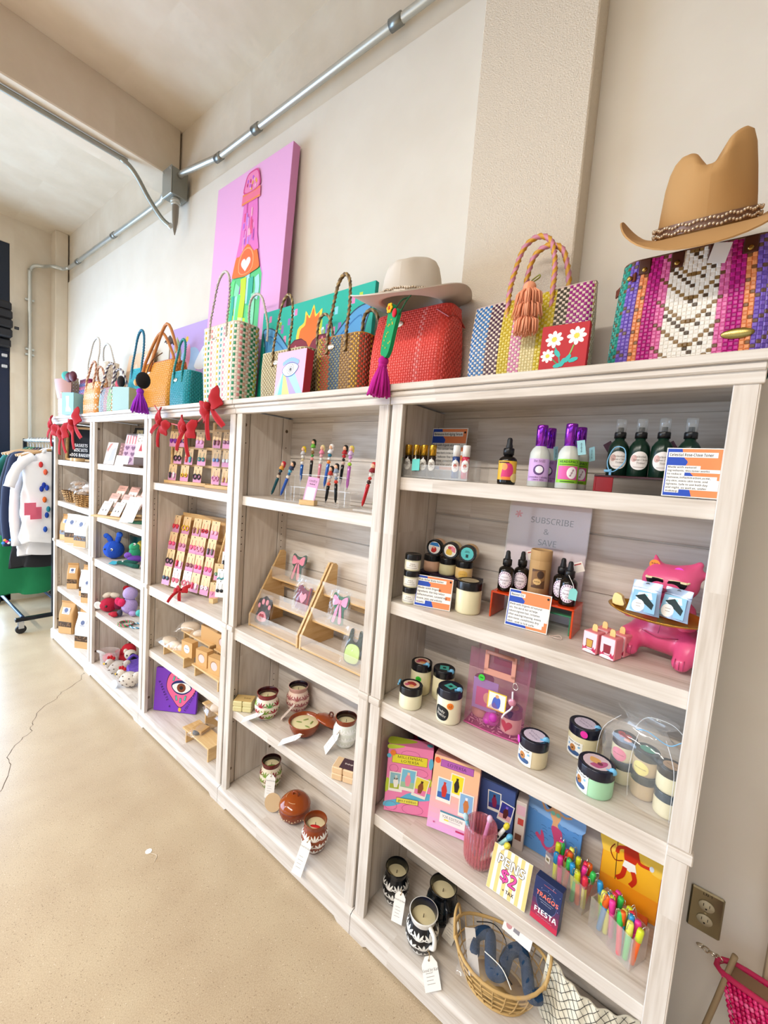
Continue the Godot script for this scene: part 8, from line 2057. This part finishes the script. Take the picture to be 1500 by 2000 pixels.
	for q in [[-2.86, 0.0, -0.06, "3aa860", "e88a9a"], [-2.85, 0.0075, -0.066, "c84a6a", "4a9a60"], [-2.79, 0.0, -0.1, "4a9ac0", "d8e8f0"]]:
		var pts := []
		for i in 24: pts.append(Vector3(cos(TAU * i / 24) * 0.048, q[1] + 0.006, sin(TAU * i / 24) * 0.034))
		solo("crochet_bracelet", rope(pts + [pts[0]], 0.0058, q[3], q[4]), vc(0.9), "%s crocheted bracelet lying on the toy shelf" % {"3aa860": "green and pink", "c84a6a": "rose and green", "4a9ac0": "blue and white"}[q[3]], "bracelet", Vector3(q[0], y, q[2]), 10, "crocheted bracelets")
	plush("crochet_turtle", "turquoise and white striped crocheted toy at the right", Vector3(-2.83, y, -0.18), 10, [["shell", "4ab0a8", 0, 0.04, 0, 0.05, 0.04, 0.044], ["stripe", "dce8ec", 0.02, 0.045, 0.02, 0.042, 0.034, 0.03], ["head", "5abcb4", -0.05, 0.05, 0.02, 0.024, 0.022, 0.022], ["stripe", "8a9ac8", 0.035, 0.03, 0.035, 0.026, 0.024, 0.02]])
	y = 0.078
	var hen := func(label, p, turn, hex):
		var t := plush("crochet_hen", label, p, turn, [["body", hex, 0.01, 0.046, 0, 0.062, 0.046, 0.045], ["tail", hex, 0.06, 0.07, 0, 0.024, 0.034, 0.02, -30], ["head", hex, -0.045, 0.07, 0.0, 0.03, 0.034, 0.028], ["comb", "b81420", -0.055, 0.106, 0, 0.01, 0.014, 0.007], ["comb", "b81420", -0.038, 0.112, 0, 0.011, 0.014, 0.007], ["comb", "b81420", -0.022, 0.106, 0, 0.01, 0.012, 0.007], ["beak", "e0b030", -0.078, 0.066, 0.004, 0.012, 0.007, 0.007], ["eye", "1c1816", -0.056, 0.078, 0.025, 0.006, 0.006, 0.004]])
		var g := G.new()
		for i in 30: 
			var a := i * 2.4
			var v := -0.8 + 1.6 * i / 30.0
			g.ell(Vector3(0.01 + cos(a) * 0.062 * sqrt(1 - v * v), 0.046 + v * 0.046, sin(a) * 0.045 * sqrt(1 - v * v)), Vector3(0.006, 0.004, 0.004), 6, 4)
		stuff(part("speckles", g, yarn("7a6a60"), t))
	hen.call("grey speckled crocheted hen with yellow beak, behind on the bottom shelf", Vector3(-2.97, y, -0.06), 38, "c4b8ae")
	hen.call("cream speckled crocheted hen with red comb, in front", Vector3(-2.77, y, -0.05), 28, "ded2c4")
	plush("crochet_crab", "bright red crocheted crab at the back of the bottom shelf", Vector3(-3.13, y, -0.19), 30, [["body", "c01c2e", 0, 0.075, 0, 0.05, 0.045, 0.04], ["claw", "b81a2c", -0.06, 0.05, 0.01, 0.036, 0.026, 0.026], ["claw", "b81a2c", 0.05, 0.04, 0.02, 0.034, 0.024, 0.026], ["arm", "b01828", 0.0, 0.024, 0.02, 0.07, 0.024, 0.03]])
	plush("crochet_koala", "cream crocheted koala with black nose lying on black and pink toys", Vector3(-3.02, y, -0.16), 20, [["head", "d8ccba", 0, 0.085, 0, 0.042, 0.034, 0.034], ["ear", "d8ccba", -0.045, 0.1, 0, 0.016, 0.018, 0.012], ["eye", "14100f", 0.004, 0.092, 0.032, 0.006, 0.006, 0.004], ["nose", "121012", 0.042, 0.09, 0.02, 0.022, 0.022, 0.016], ["body", "201c20", 0.02, 0.035, 0, 0.045, 0.036, 0.036], ["foot", "d088a0", 0.06, 0.03, 0.02, 0.026, 0.03, 0.022]])
	var tb := solo("clear_tub", G.new().surf(func(u, v): return Vector3(cos(u * TAU) * (0.06 + 0.012 * v), v * 0.1, -sin(u * TAU) * (0.04 + 0.008 * v)), 24, 3, 0.001), clearmat("efe4e4", 0.16, 0.04), "clear plastic pouch holding pink crochet at the left", "pouch", Vector3(-3.16, y, -0.08), 30)
	part("label", G.new().at(T(Vector3(-0.02, 0.1, 0.05), -50)).cyl(Vector3.ZERO, 0.03, 0.001, 16), mat("eef0f4", 0.5), tb)
	plush("crochet_rose", "pink crocheted flower inside the clear pouch", Vector3(-3.16, y + 0.003, -0.08), 30, [["bloom", "d86a80", 0, 0.036, 0, 0.046, 0.034, 0.028], ["bloom", "e07a90", 0.014, 0.05, 0.01, 0.026, 0.024, 0.02]])
	var pb := thing("crochet_basket", "lilac ribbed crocheted basket lying between the hens", "basket", Vector3(-2.88, y + 0.011, -0.135), -8)
	pb.rotation_degrees.z = -8
	for k in 9: part("rib", G.new().box(Vector3(-0.055 + k * 0.0138, 0.07 - k * 0.002, 0.0), Vector3(0.007, 0.008, 0.09), 0.002), yarn("8a68d8"), pb)
	part("shell", G.new().box(Vector3(0, 0.03, 0), Vector3(0.125, 0.06, 0.095), 0.012), yarn("7a58c8"), pb)
	part("handle", G.new().tube(crv(V3([-0.06, 0.06, 0.045, -0.066, 0.1, 0.0, -0.06, 0.06, -0.045]), 6), 0.008, 8), yarn("6a48b8"), pb)
	solo("price_tag", G.new().at(T(Vector3.ZERO, 78, 0, 0)).cyl(Vector3.ZERO, 0.026, 0.0008, 18), mat("d4dcec", 0.5), "pale blue round tag hanging off the front hen", "tag", Vector3(-2.8, y + 0.026, 0.014), 20)
	# --- letter board, baskets, kraft bags
	y = 1.445
	var lb := thing("letter_board", "black letter board in a wooden frame reading baskets, biscuits, dog bakery", "sign", Vector3(-3.965, y + 0.001, -0.13), 25)
	lb.rotation_degrees.x = -3
	part("felt", G.new().box(Vector3(0, 0.132, -0.004), Vector3(0.24, 0.24, 0.008)), mat("14161c", 0.9), lb)
	for q in [[0, 0.256, 0.27, 0.016], [0, 0.008, 0.27, 0.016]]: part("frame_rail", G.new().box(Vector3(q[0], q[1], 0.002), Vector3(q[2], q[3], 0.024), 0.002), pine, lb)
	for s in [-1, 1]: part("frame_stile", G.new().box(Vector3(s * 0.127, 0.132, 0.002), Vector3(0.016, 0.264, 0.024), 0.002), pine, lb)
	part("letters", G.new().at(T(Vector3(0, 0, 0.001))).c("f4f4f2").tx("BASKETS", 0, 0.122, 0.026, FB, 0, 0, 0.9).tx("BISCUITS", 0, 0.086, 0.026, FB, 0, 0, 0.86).tx("«DOG BAKERY»", 0, 0.046, 0.026, FB, 0, 0, 0.82), vc(), lb)
	for q in [[-3.82, "left"], [-3.74, "right"]]: solo("wooden_puck", G.new().cyl(Vector3.ZERO, 0.034, 0.024, 20, 0.004), pine, "%s round wooden puck by the letter board" % q[1], "puck", Vector3(q[0], y, -0.06), 0, "wooden pucks")
	print_card("striped card stack standing right of the letter board", Vector3(-3.7, y, -0.17), Vector3(-4, 20, 0), 0.1, 0.14, "c89a78", func(g):
		for i in 6: g.c("efe4d8").rc(-0.045, 0.015 + i * 0.021, 0.045, 0.025 + i * 0.021))
	y = 1.123
	var wk := mat("b98a4c", 0.8)
	var bi := 0
	for q in [[-3.94, -0.12, 0.15, 0.095, 0.085, "large wicker basket of bagged treats"], [-3.62, -0.085, 0.11, 0.085, 0.085, "smaller wicker basket of bagged treats in front"]]:
		var t := thing("wicker_basket", q[5], "basket", Vector3(q[0], y, q[1]), 10, "wicker treat baskets")
		for k in 6:
			var ring := []
			for i in 30:
				var a := TAU * i / 30
				var r := 0.78 + 0.045 * k
				ring.append(Vector3(cos(a) * q[2] * r, 0.0095 + k * q[4] / 6.0, sin(a) * q[3] * r))
			part("coil", rope(ring + [ring[0]], q[4] / 11.0, "c4965a", "8a5f2c"), vc(0.8), t)
		part("base", G.new().lathe([[0, 0], [0.78, 0], [0.78, 0.005], [0, 0.005]], 24, Vector3.ZERO, q[2], q[3]), wk, t)
		for k in 5:
			rng.seed = k + bi * 10
			var c := Vector3(q[0] + rng.randf_range(-0.6, 0.6) * q[2], y + q[4] + 0.008 + 0.024 * (k % 3), q[1] + rng.randf_range(-0.35, 0.35) * q[3])
			var tb2 := thing("treat_bag", "clear bag of dog treats, %s in the %s wicker basket" % [["leftmost", "lowest", "topmost", "rear", "front"][k], "large" if bi == 0 else "smaller"], "bag", c, rng.randf_range(0, 360), "bagged treats in baskets")
			part("treats", G.new().ell(Vector3.ZERO, Vector3(0.042, 0.02, 0.03), 12, 8), mat("b08a66", 0.8), tb2)
			var fz := noise(26.0, 2, k + bi * 7)
			part("film", G.new().surf(func(u, v): return Vector3((u - 0.5) * 0.13, 0.026 * pow(sin(u * PI) * sin(v * PI), 0.4) + 0.014 * fz.get_noise_2d(u, v), (0.5 - v) * 0.09), 12, 10), clearmat("f6f3f0", 0.25, 0.05), tb2)
		bi += 1
	for q in [[-4.02, 0.812, -0.075, 20, 0.115, 0.205, 0, "left of three on the third shelf"], [-3.86, 0.812, -0.068, 30, 0.115, 0.225, 1, "white-fronted, in the middle of the third shelf"], [-3.67, 0.812, -0.075, 25, 0.12, 0.235, 1, "white-fronted, right on the third shelf"], [-3.95, 0.43, -0.09, 45, 0.08, 0.205, 0, "front left on the fourth shelf, turned sideways"], [-3.86, 0.43, -0.165, 20, 0.1, 0.195, 0, "behind on the fourth shelf"], [-3.68, 0.43, -0.1, 35, 0.09, 0.2, 1, "white-fronted, right on the fourth shelf"], [-3.5, 0.43, -0.06, 30, 0.09, 0.205, 1, "white-fronted, far right on the fourth shelf"], [-3.94, 0.078, -0.06, 30, 0.125, 0.255, 0, "large, left on the bottom shelf"], [-3.82, 0.078, -0.14, 25, 0.11, 0.21, 0, "behind on the bottom shelf"], [-3.55, 0.078, -0.055, 30, 0.12, 0.265, 1, "white-fronted, right on the bottom shelf"]]:
		kraft_bag("kraft treat bag with dark window strip, " + q[7], Vector3(q[0], q[1], q[2]), q[3], q[4], q[5], q[6] == 1)

# ---------------------------------------------------------------- conduit, outlet, clothes rack, things at the right edge
func garment(label: String, category: String, x: float, cols: Array, o: Dictionary) -> void:
	var called: String = o.get("called", "shirt")
	var t := thing(called, label, category, Vector3(x, 0, -0.06), o.get("turn", 0.0), "garments on the clothes rack")
	var sh := 1.46        # shoulder height
	var hem: float = o.hem
	var w: float = o.get("w", 0.21)
	var fl: float = o.get("flare", 1.0)
	var fz := noise(3.0, 2, int(x * 100))
	var f := func(u: float, v: float) -> Vector3:
		var a := u * TAU
		var yy := lerpf(sh + 0.04, hem, v)
		var k := smoothstep(-0.02, 0.13, v)
		var hw := lerpf(0.06, w, k) * lerpf(1.0, fl, pow(v, 1.6))
		var hd := lerpf(0.018, 0.03, k) * lerpf(1.0, fl, v)
		var fold := 1.0 + (0.18 + 0.14 * v * (fl - 0.8)) * sin(a * 5.0 + 2.0 * fz.get_noise_1d(v) + x * 9) * v
		if v < 0.1: yy -= 0.05 * absf(cos(a)) * (v / 0.1)
		return Vector3(sin(a) * hd * fold, yy + 0.012 * sin(a * 3) * v, cos(a) * hw * fold)
	var bm := mat(cols[0], 0.85)
	part("body", G.new().surf(f, 44, 26), bm, t)
	var sl: float = o.get("sleeve", 0.0)
	if sl > 0.0:
		for s in [-1, 1]:
			var p := crv(V3([0, sh - 0.01, s * 0.12, 0.01, sh - 0.05, s * (w - 0.01), 0.02, sh - sl * 0.5, s * (w + 0.045), 0.025, sh - sl, s * (w + 0.035 if sl > 0.4 else w + 0.085)]), 5)
			var r := []
			for i in p.size(): r.append(lerpf(0.036, o.get("cuff", 0.036), float(i) / p.size()) * (1.0 + 0.06 * sin(i * 1.7)))
			part("sleeve", G.new().tube(p, r, 14), mat(cols[1], 0.85), t)
	part("collar", G.new().tube(crv(V3([0.022, sh + 0.035, -0.06, -0.01, sh + 0.055, -0.03, -0.02, sh + 0.06, 0, -0.01, sh + 0.055, 0.03, 0.022, sh + 0.035, 0.06]), 5), 0.012, 8), mat(cols[1], 0.85), t)
	var h := thing("clothes_hanger", "wooden hanger carrying the " + o.hung, "hanger", Vector3(x, 0, -0.06), o.get("turn", 0.0), "wooden clothes hangers")
	part("arms", G.new().tube(crv(V3([0, 1.45, -0.2, 0, 1.5, -0.06, 0, 1.515, 0, 0, 1.5, 0.06, 0, 1.45, 0.2]), 5), 0.011, 8), mat("c29a6a", 0.5), h)
	part("hook", G.new().tube(crv(V3([0, 1.515, 0, 0, 1.56, 0, 0, 1.585, 0.02, 0, 1.612, 0.012, 0, 1.618, -0.006, 0, 1.605, -0.02]), 4), 0.002, 6), mat("b8b8ba", 0.25, 0.9), h)
	if o.has("extra"): o.extra.call(t)

func q6_all() -> void:
	var mt := mat("c8c9c2", 0.38, 0.7)
	var c := thing("conduit", "long galvanised steel conduit along the top of the back wall", "conduit", Vector3.ZERO)
	var z := WALLZ + 0.028
	part("pipe", G.new().tube(crv(V3([0.8, 3.255, z, -0.5, 3.25, z, -2.3, 3.246, z, -2.45, 3.246, z + 0.002, -2.6, 3.252, z + 0.018, -2.78, 3.262, z + 0.035, -2.838, 3.265, z + 0.035]), 5), 0.0165, 12), mt, c)
	part("pipe", G.new().tube(crv(V3([-2.965, 3.26, z + 0.035, -3.12, 3.25, z + 0.01, -3.3, 3.245, z, -4.4, 3.262, z, -5.03, 3.265, z, -5.1, 3.262, z + 0.012, -5.17, 3.26, z + 0.035, -5.2, 3.262, -0.25, -5.3, 3.265, -0.2, -5.345, 3.255, -0.14, -5.352, 3.2, -0.112, -5.352, 3.1, -0.108, -5.352, 2.0, -0.108, -5.352, 0.6, -0.108]), 5), 0.0165, 12), mt, c)
	for q in [[-2.46, 3.245, z], [-2.1, 3.246, z], [-4.0, 3.256, z], [-4.85, 3.264, z], [-1.2, 3.25, z]]:
		part("coupling", G.new().at(T(Vector3(q[0], q[1], q[2]), 0, 0, 90)).lathe([[0.0165, -0.03], [0.021, -0.028], [0.021, 0.028], [0.0165, 0.03]], 12), mat("8e908c", 0.35, 0.85), c)
	for q in [2.93, 2.47, 2.42]: part("strap", G.new().box(Vector3(-5.36, q, -0.108), Vector3(0.03, 0.02, 0.07), 0.003), mt, c)
	var jb := thing("junction_box", "square galvanised junction box where the conduits meet the beam", "junction box", Vector3(-2.9, 3.2, -0.31))
	part("box", G.new().box(Vector3(0, 0.02, -0.005), Vector3(0.115, 0.16, 0.1), 0.004), mat("8f918a", 0.5, 0.7), jb)
	part("cover", G.new().box(Vector3(0, 0.02, 0.048), Vector3(0.12, 0.165, 0.006), 0.003), mat("a8aaa4", 0.4, 0.7), jb)
	part("connector", G.new().cyl(Vector3(0.015, -0.1, 0.0), 0.026, 0.04, 14, 0.003).cyl(Vector3(0.015, -0.085, 0.0), 0.032, 0.012, 8, 0.002), mt, jb)
	part("cut_cable", G.new().tube(crv(V3([0.015, -0.09, 0, 0.015, -0.16, 0.0, 0.02, -0.24, 0.004, 0.026, -0.28, 0.006]), 5), [0.02, 0.02, 0.02, 0.02, 0.0195, 0.019, 0.018, 0.017, 0.015, 0.012, 0.011, 0.009, 0.007, 0.005, 0.004, 0.003], 10), mat("8a8276", 0.5, 0.5), jb)
	for s in [-1, 1]: part("screw", G.new().at(T(Vector3(s * 0.045, 0.085, 0.051), 90)).cyl(Vector3.ZERO, 0.006, 0.003, 8), mt, jb)
	var c2 := thing("conduit", "thin conduit running under the beam and bending down at the wall", "conduit", Vector3.ZERO)
	part("pipe", G.new().tube(crv(V3([-3.06, 3.295, 5.5, -3.06, 3.295, 2.0, -3.06, 3.295, 0.1, -3.06, 3.293, -0.06, -3.065, 3.26, -0.14, -3.075, 3.16, -0.23, -3.05, 3.07, -0.3, -3.02, 3.035, -0.34]), 6), 0.0145, 12), mat("a2a49c", 0.4, 0.7), c2)
	part("coupling", G.new().at(T(Vector3(-3.02, 3.034, -0.341), 60)).cyl(Vector3(0, -0.012, 0), 0.019, 0.024, 10, 0.002), mt, c2)
	# outlet
	var ol := thing("wall_outlet", "brushed steel double power outlet plate beside the nearest bookcase", "outlet", Vector3(0.063, 0.426, WALLZ))
	part("plate", G.new().box(Vector3(0, 0, 0.004), Vector3(0.07, 0.116, 0.008), 0.005), mat("8c8268", 0.3, 0.8), ol)
	for s in [-1, 1]:
		var r := part("receptacle", G.new().at(T(Vector3(0, s * 0.0195, 0.0085), 90)).lathe([[0, 0], [0.0172, 0], [0.0165, 0.002], [0, 0.002]], 20, Vector3.ZERO, 1.0, 0.86), mat("cfc3a2", 0.4), ol)
		for e in [-1, 1]: part("slot", G.new().box(Vector3(e * 0.0063, s * 0.0195 + 0.003, 0.0104), Vector3(0.0014, 0.008, 0.0006)), mat("1a1510", 0.8), r)
		part("ground_hole", G.new().at(T(Vector3(0, s * 0.0195 - 0.007, 0.0104), 90)).cyl(Vector3.ZERO, 0.0022, 0.0006, 10), mat("1a1510", 0.8), r)
	part("screw", G.new().at(T(Vector3(0, 0, 0.008), 90)).cyl(Vector3.ZERO, 0.003, 0.0014, 10), mat("b8ac8a", 0.3, 0.8), ol)
	part("marking", G.new().at(T(Vector3(0, 0, 0.008))).c("2a241c").tx("LN-1", 0, 0.05, 0.007, FB), vc(), ol)
	# right edge: stand with hanging pink bags
	var st := thing("accessory_stand", "slim cream metal display stand at the right edge", "stand", Vector3(0.185, 0, -0.3))
	part("pole", G.new().box(Vector3(0, 0.42, 0), Vector3(0.026, 0.84, 0.02), 0.002), mat("b8a888", 0.5), st)
	part("base", G.new().lathe([[0, 0], [0.09, 0], [0.09, 0.006], [0.02, 0.014], [0, 0.014]], 24), mat("b8a888", 0.5), st)
	part("arm", G.new().tube(V3([0, 0.8, 0, 0.3, 0.8, 0.1]), 0.008, 8), mat("b8a888", 0.5), st)
	var pk := thing("handbag", "hot pink beaded handbag hanging at the right edge", "bag", Vector3(0.185, 0.36, -0.235), -28)
	pk.rotation_degrees.z = 18
	var bd := G.new()
	rng.seed = 51
	for i in 15:
		for j in 12:
			bd.c(["d81464", "e83a80", "c01058", "f06a9c"][rng.randi() % 4])
			for s in [-1, 1]: bd.ell(Vector3(-0.07 + i * 0.01, -0.055 + j * 0.01, s * 0.024), Vector3(0.0053, 0.0053, 0.004), 6, 4)
	stuff(part("beadwork", bd, vc(0.25), pk))
	part("lining", G.new().box(Vector3(0, 0, 0), Vector3(0.145, 0.115, 0.042), 0.012), mat("a80c4c", 0.6), pk)
	part("rim", G.new().tube(crv(V3([-0.074, 0.062, 0.024, 0.074, 0.062, 0.024, 0.074, 0.062, -0.024, -0.074, 0.062, -0.024]), 4, true), 0.006, 8, true), mat("c82a5c", 0.5), pk)
	part("mouth", G.new().box(Vector3(0, 0.061, 0), Vector3(0.13, 0.002, 0.038)), mat("8a6a50", 0.7), pk)
	for k in 4: part("chain_link", G.new().tube(crv(V3([-0.08 - k * 0.014, 0.07 + k * 0.002, 0.0, -0.09 - k * 0.014, 0.076, 0.004 * (k % 2), -0.096 - k * 0.014, 0.07, 0.0, -0.088 - k * 0.014, 0.064, -0.004 * (k % 2)]), 4, true), 0.0016, 6, true), mat("d8cdb8", 0.2, 0.9), pk)
	var wb := thing("handbag", "white pearl-beaded bag with clasp under the hot pink one", "bag", Vector3(0.235, 0.22, -0.2), -20)
	var wd := G.new()
	for i in 12:
		for j in 9: wd.ell(Vector3(-0.066 + i * 0.012, -0.05 + j * 0.012, 0.02 + 0.002 * ((i + j) % 2)), Vector3(0.0065, 0.0065, 0.006), 7, 5)
	stuff(part("beadwork", wd, mat("ece0dc", 0.25), wb))
	part("lining", G.new().box(Vector3.ZERO, Vector3(0.15, 0.12, 0.036), 0.012), mat("d8c8c4", 0.6), wb)
	part("clasp", G.new().ell(Vector3(-0.05, 0.066, 0.02), Vector3(0.01, 0.007, 0.006), 10, 6), mat("d8d0c4", 0.2, 0.9), wb)
	var rb := solo("leather_pouch", G.new().surf(func(u, v): return Vector3((u - 0.5) * 0.16, (v - 0.5) * 0.2, 0.03 * sin(u * PI) * sin(v * PI)), 10, 10, 0.02), mat("d8a08e", 0.45), "rose leather pouch hanging at the right edge above the pink bag", "pouch", Vector3(0.232, 0.7, -0.215), -24)
	part("stitch_line", G.new().tube(crv(V3([-0.078, 0.03, 0.004, -0.05, -0.02, 0.02, 0.0, -0.05, 0.03, 0.06, -0.04, 0.02]), 5), 0.0016, 6), mat("f0d0c0", 0.5), rb)
	solo("canvas_strap", G.new().tube(crv(V3([0, 0.42, 0, -0.02, 0.3, 0.01, -0.045, 0.1, 0.0, -0.05, -0.1, -0.01, -0.04, -0.2, -0.02]), 6), 0.006, 8), mat("9a8464", 0.7), "tan canvas strap hanging from the chain of the pink bag", "strap", Vector3(0.115, 0.02 + 0.01, -0.26), 0)
	var sc := solo("paper_scrap", G.new().cyl(Vector3.ZERO, 0.012, 0.0012, 9), mat("f2efe8", 0.7), "tiny white paper scrap lying on the concrete floor", "scrap", Vector3(-1.595, 0.0004, 0.312))
	part("thread", G.new().tube(crv(V3([0.01, 0.001, 0, 0.04, 0.0012, -0.012, 0.06, 0.001, 0.004]), 4), 0.0008, 5), mat("ddd0ba", 0.8), sc)
	# clothes rack
	var bk := mat("14161c", 0.35, 0.4)
	var bl := mat("3a4a68", 0.3, 0.7)
	var rk := thing("clothes_rack", "rolling steel clothes rack left of the bookcases", "clothes rack", Vector3(-4.36, 0, -0.06))
	part("post", G.new().box(Vector3(0, 0.86, 0.0), Vector3(0.028, 1.5, 0.028), 0.003), bk, rk)
	part("post", G.new().box(Vector3(-0.94, 0.86, 0.0), Vector3(0.028, 1.5, 0.028), 0.003), bk, rk)
	part("top_bar", G.new().at(T(Vector3(-0.47, 1.594, 0.0), 0, 0, 90)).cyl(Vector3(0, -0.5, 0), 0.0145, 1.0, 12, 0.003), mat("c8d2d4", 0.3, 0.7), rk)
	for x in [0.0, -0.94]: part("foot_bar", G.new().box(Vector3(x, 0.115, 0.0), Vector3(0.035, 0.03, 0.5), 0.004), bk, rk)
	for zz in [0.2, -0.1]: part("rail", G.new().at(T(Vector3(-0.47, 0.13, zz), 0, 0, 90)).cyl(Vector3(0, -0.46, 0), 0.013, 0.92, 12, 0.002), bl, rk)
	for q in [[0, 0.215], [0, -0.22], [-0.94, 0.215], [-0.94, -0.22]]:
		var cs := part("caster", G.new().box(Vector3(q[0] - 0.012, 0.075, q[1]), Vector3(0.006, 0.06, 0.036), 0.002).box(Vector3(q[0] + 0.026, 0.075, q[1]), Vector3(0.006, 0.06, 0.036), 0.002).box(Vector3(q[0] + 0.007, 0.1, q[1]), Vector3(0.044, 0.006, 0.036), 0.002), mat("c0c2c4", 0.3, 0.85), rk)
		part("wheel", G.new().at(T(Vector3(q[0] + 0.007, 0.036, q[1]), 0, 0, 90)).cyl(Vector3(0, -0.012, 0), 0.036, 0.024, 20, 0.005), mat("1c1c20", 0.6), cs)
	garment("white embroidered short-sleeved shirt at the near end of the rack", "shirt", -4.43, ["f2f2f4", "f0f0f2"], {"hem": 0.74, "sleeve": 0.26, "w": 0.19, "hung": "white embroidered shirt", "extra": func(t):
		for q in [[0.03, 1.39, "d83a3a"], [0.0, 1.33, "f06a4a"], [0.01, 1.22, "1c3aa8"], [-0.01, 1.2, "2348c0"], [0.025, 1.19, "1c3aa8"], [0.005, 1.1, "f0742a"], [-0.02, 1.02, "2a8aa0"], [-0.01, 0.97, "1c4ab0"], [0.0, 0.85, "2a5ac0"]]:
			part("embroidery", G.new().at(T(Vector3(0.042, q[1], q[0] + 0.05), 0, 90, 0)).ell(Vector3.ZERO, Vector3(0.016, 0.026, 0.003), 5, 4), mat(q[2], 0.9), t)})
	for q in [[0.02, 0.99, 0.075], [0.0, 1.03, 0.12]]:
		solo("price_tag", G.new().box(Vector3.ZERO, Vector3(0.001, 0.1, 0.085)), mat("ea6a84", 0.6), "pink square price tag on the %s white sleeve" % ("near" if q[2] < 0.1 else "far"), "tag", Vector3(-4.33 - q[0] * 2.0, q[1], q[2] - 0.02), 20)
	garment("white long-sleeved blouse behind the embroidered shirt", "shirt", -4.52, ["eceaec", "e8e6e8"], {"hem": 0.62, "sleeve": 0.75, "w": 0.18, "cuff": 0.032, "hung": "white blouse"})
	garment("black and tan dress behind the white blouse", "dress", -4.6, ["1c1c20", "1c1c20"], {"called": "dress", "hem": 0.5, "w": 0.17, "flare": 1.2, "hung": "black dress"})
	garment("navy jacket with embroidered cuff in the middle of the rack", "jacket", -4.7, ["141c38", "18223f"], {"called": "jacket", "hem": 0.68, "sleeve": 0.78, "w": 0.2, "cuff": 0.036, "hung": "navy jacket", "extra": func(t):
		for i in 7: part("embroidery", G.new().ell(Vector3(0.06, 0.71 + 0.012 * (i % 3), 0.2 + i * 0.012), Vector3(0.008, 0.012, 0.012), 7, 5), mat(["e83a80", "f0a03a", "3a8ad8", "f2e8e0"][i % 4], 0.8), t)})
	garment("second dark navy jacket further along the rack", "jacket", -4.79, ["10162c", "10162c"], {"called": "jacket", "hem": 0.75, "sleeve": 0.7, "w": 0.2, "hung": "second navy jacket"})
	garment("long green tiered dress hanging to the floor rails", "dress", -4.88, ["0f7a4a", "0f7a4a"], {"called": "dress", "hem": 0.2, "w": 0.17, "flare": 1.75, "hung": "green tiered dress"})
	garment("second green dress, darker, at the far side of the rack", "dress", -5.0, ["0e5c3c", "0e5c3c"], {"called": "dress", "hem": 0.24, "w": 0.18, "flare": 1.5, "hung": "darker green dress"})
	garment("teal top near the far end of the rack", "top", -5.1, ["14605c", "14605c"], {"called": "blouse", "hem": 0.8, "sleeve": 0.3, "w": 0.18, "hung": "teal top"})

const LAMP := 4.8
func _ready() -> void:
	rng.seed = 1
	# camera, sky, daylight at the shop windows, exposure
	var cam := Camera3D.new()
	cam.name = "camera"
	cam.fov = rad_to_deg(2.0 * atan(1000.0 / 803.09))
	cam.near = 0.02
	cam.position = Vector3(-0.066, 1.5046, 0.9813)
	cam.rotation = Vector3(-0.0864, 0.6533, 0.0747)
	add_child(cam)
	cam.current = true
	var env := Environment.new()
	env.background_mode = Environment.BG_SKY
	var sky := Sky.new()
	var sm := ProceduralSkyMaterial.new()
	sm.sky_top_color = Color("9fc3ee")
	sm.sky_horizon_color = Color("e6eef6")
	sm.ground_bottom_color = Color("8f8a84")
	sm.ground_horizon_color = Color("d8d8d6")
	sm.sky_energy_multiplier = 1.0
	sm.ground_energy_multiplier = 0.6
	sky.sky_material = sm
	env.sky = sky
	env.tonemap_mode = Environment.TONE_MAPPER_LINEAR
	env.tonemap_exposure = 1.88
	env.sdfgi_enabled = true
	env.ssao_enabled = true
	env.ssil_enabled = true
	var we := WorldEnvironment.new()
	we.environment = env
	we.name = "world"
	add_child(we)
	for q in [[Vector3(-5.33, 1.2, 2.3), Vector3(0, -90, 0), Vector2(4.4, 2.2), "daylight_left", "bcdcff", 15.0], [Vector3(-3.1, 1.75, 6.15), Vector3(0, 0, 0), Vector2(3.5, 2.5), "daylight_front", "e8f1ff", 0.7], [Vector3(0.8, 1.75, 6.15), Vector3(0, 0, 0), Vector2(3.5, 2.5), "daylight_front_right", "e8f1ff", 0.7]]:
		var l := AreaLight3D.new()
		l.position = q[0]
		l.rotation_degrees = q[1]
		l.area_size = q[2]
		l.name = q[3]
		l.light_color = Color(q[4])
		l.light_energy = q[5]
		l.area_range = 20.0
		l.shadow_enabled = true
		add_child(l)
	F = SystemFont.new()
	F.font_names = PackedStringArray(["Droid Sans"])
	FB = SystemFont.new()
	FB.font_names = PackedStringArray(["Droid Sans"])
	FB.font_weight = 700
	FS = SystemFont.new()
	FS.font_names = PackedStringArray(["Droid Serif"])
	FS.font_italic = true
	FM = SystemFont.new()
	FM.font_names = PackedStringArray(["Droid Sans Mono"])
	# wood: pale streaks along the grain
	var gn := noise(0.01, 4, 2)
	var gf := noise(0.03, 3, 12)
	var grain := func(x: float, y: float) -> Color:
		var k := 0.55 + 0.5 * gn.get_noise_2d(x * 0.3, y * 2.4) + 0.3 * gf.get_noise_2d(x * 0.2, y * 5.0)
		return ramp(k, [[0.0, "b2a394"], [0.3, "c9bdb0"], [0.6, "d7cdc2"], [1.0, "e1dad1"]])
	woodH = texmat(512, 512, grain, 1.5, 0.5)
	woodV = texmat(512, 512, func(x, y): return grain.call(y, x), 1.5, 0.5)
	pine = texmat(256, 256, func(x, y):
		var k := 0.5 + 0.5 * gn.get_noise_2d(x * 0.5 + 300, y * 5.0) + 0.25 * gf.get_noise_2d(x * 0.4, y * 10.0)
		return ramp(k, [[0.0, "c79a5f"], [0.45, "d9b27a"], [1.0, "e8c995"]]), 2.5, 0.5, false)
	room()
	for k in 5: bookcase(k)
	lamps()
	q1_all()
	q2_all()
	q3_all()
	q5_all()
	q6_all()
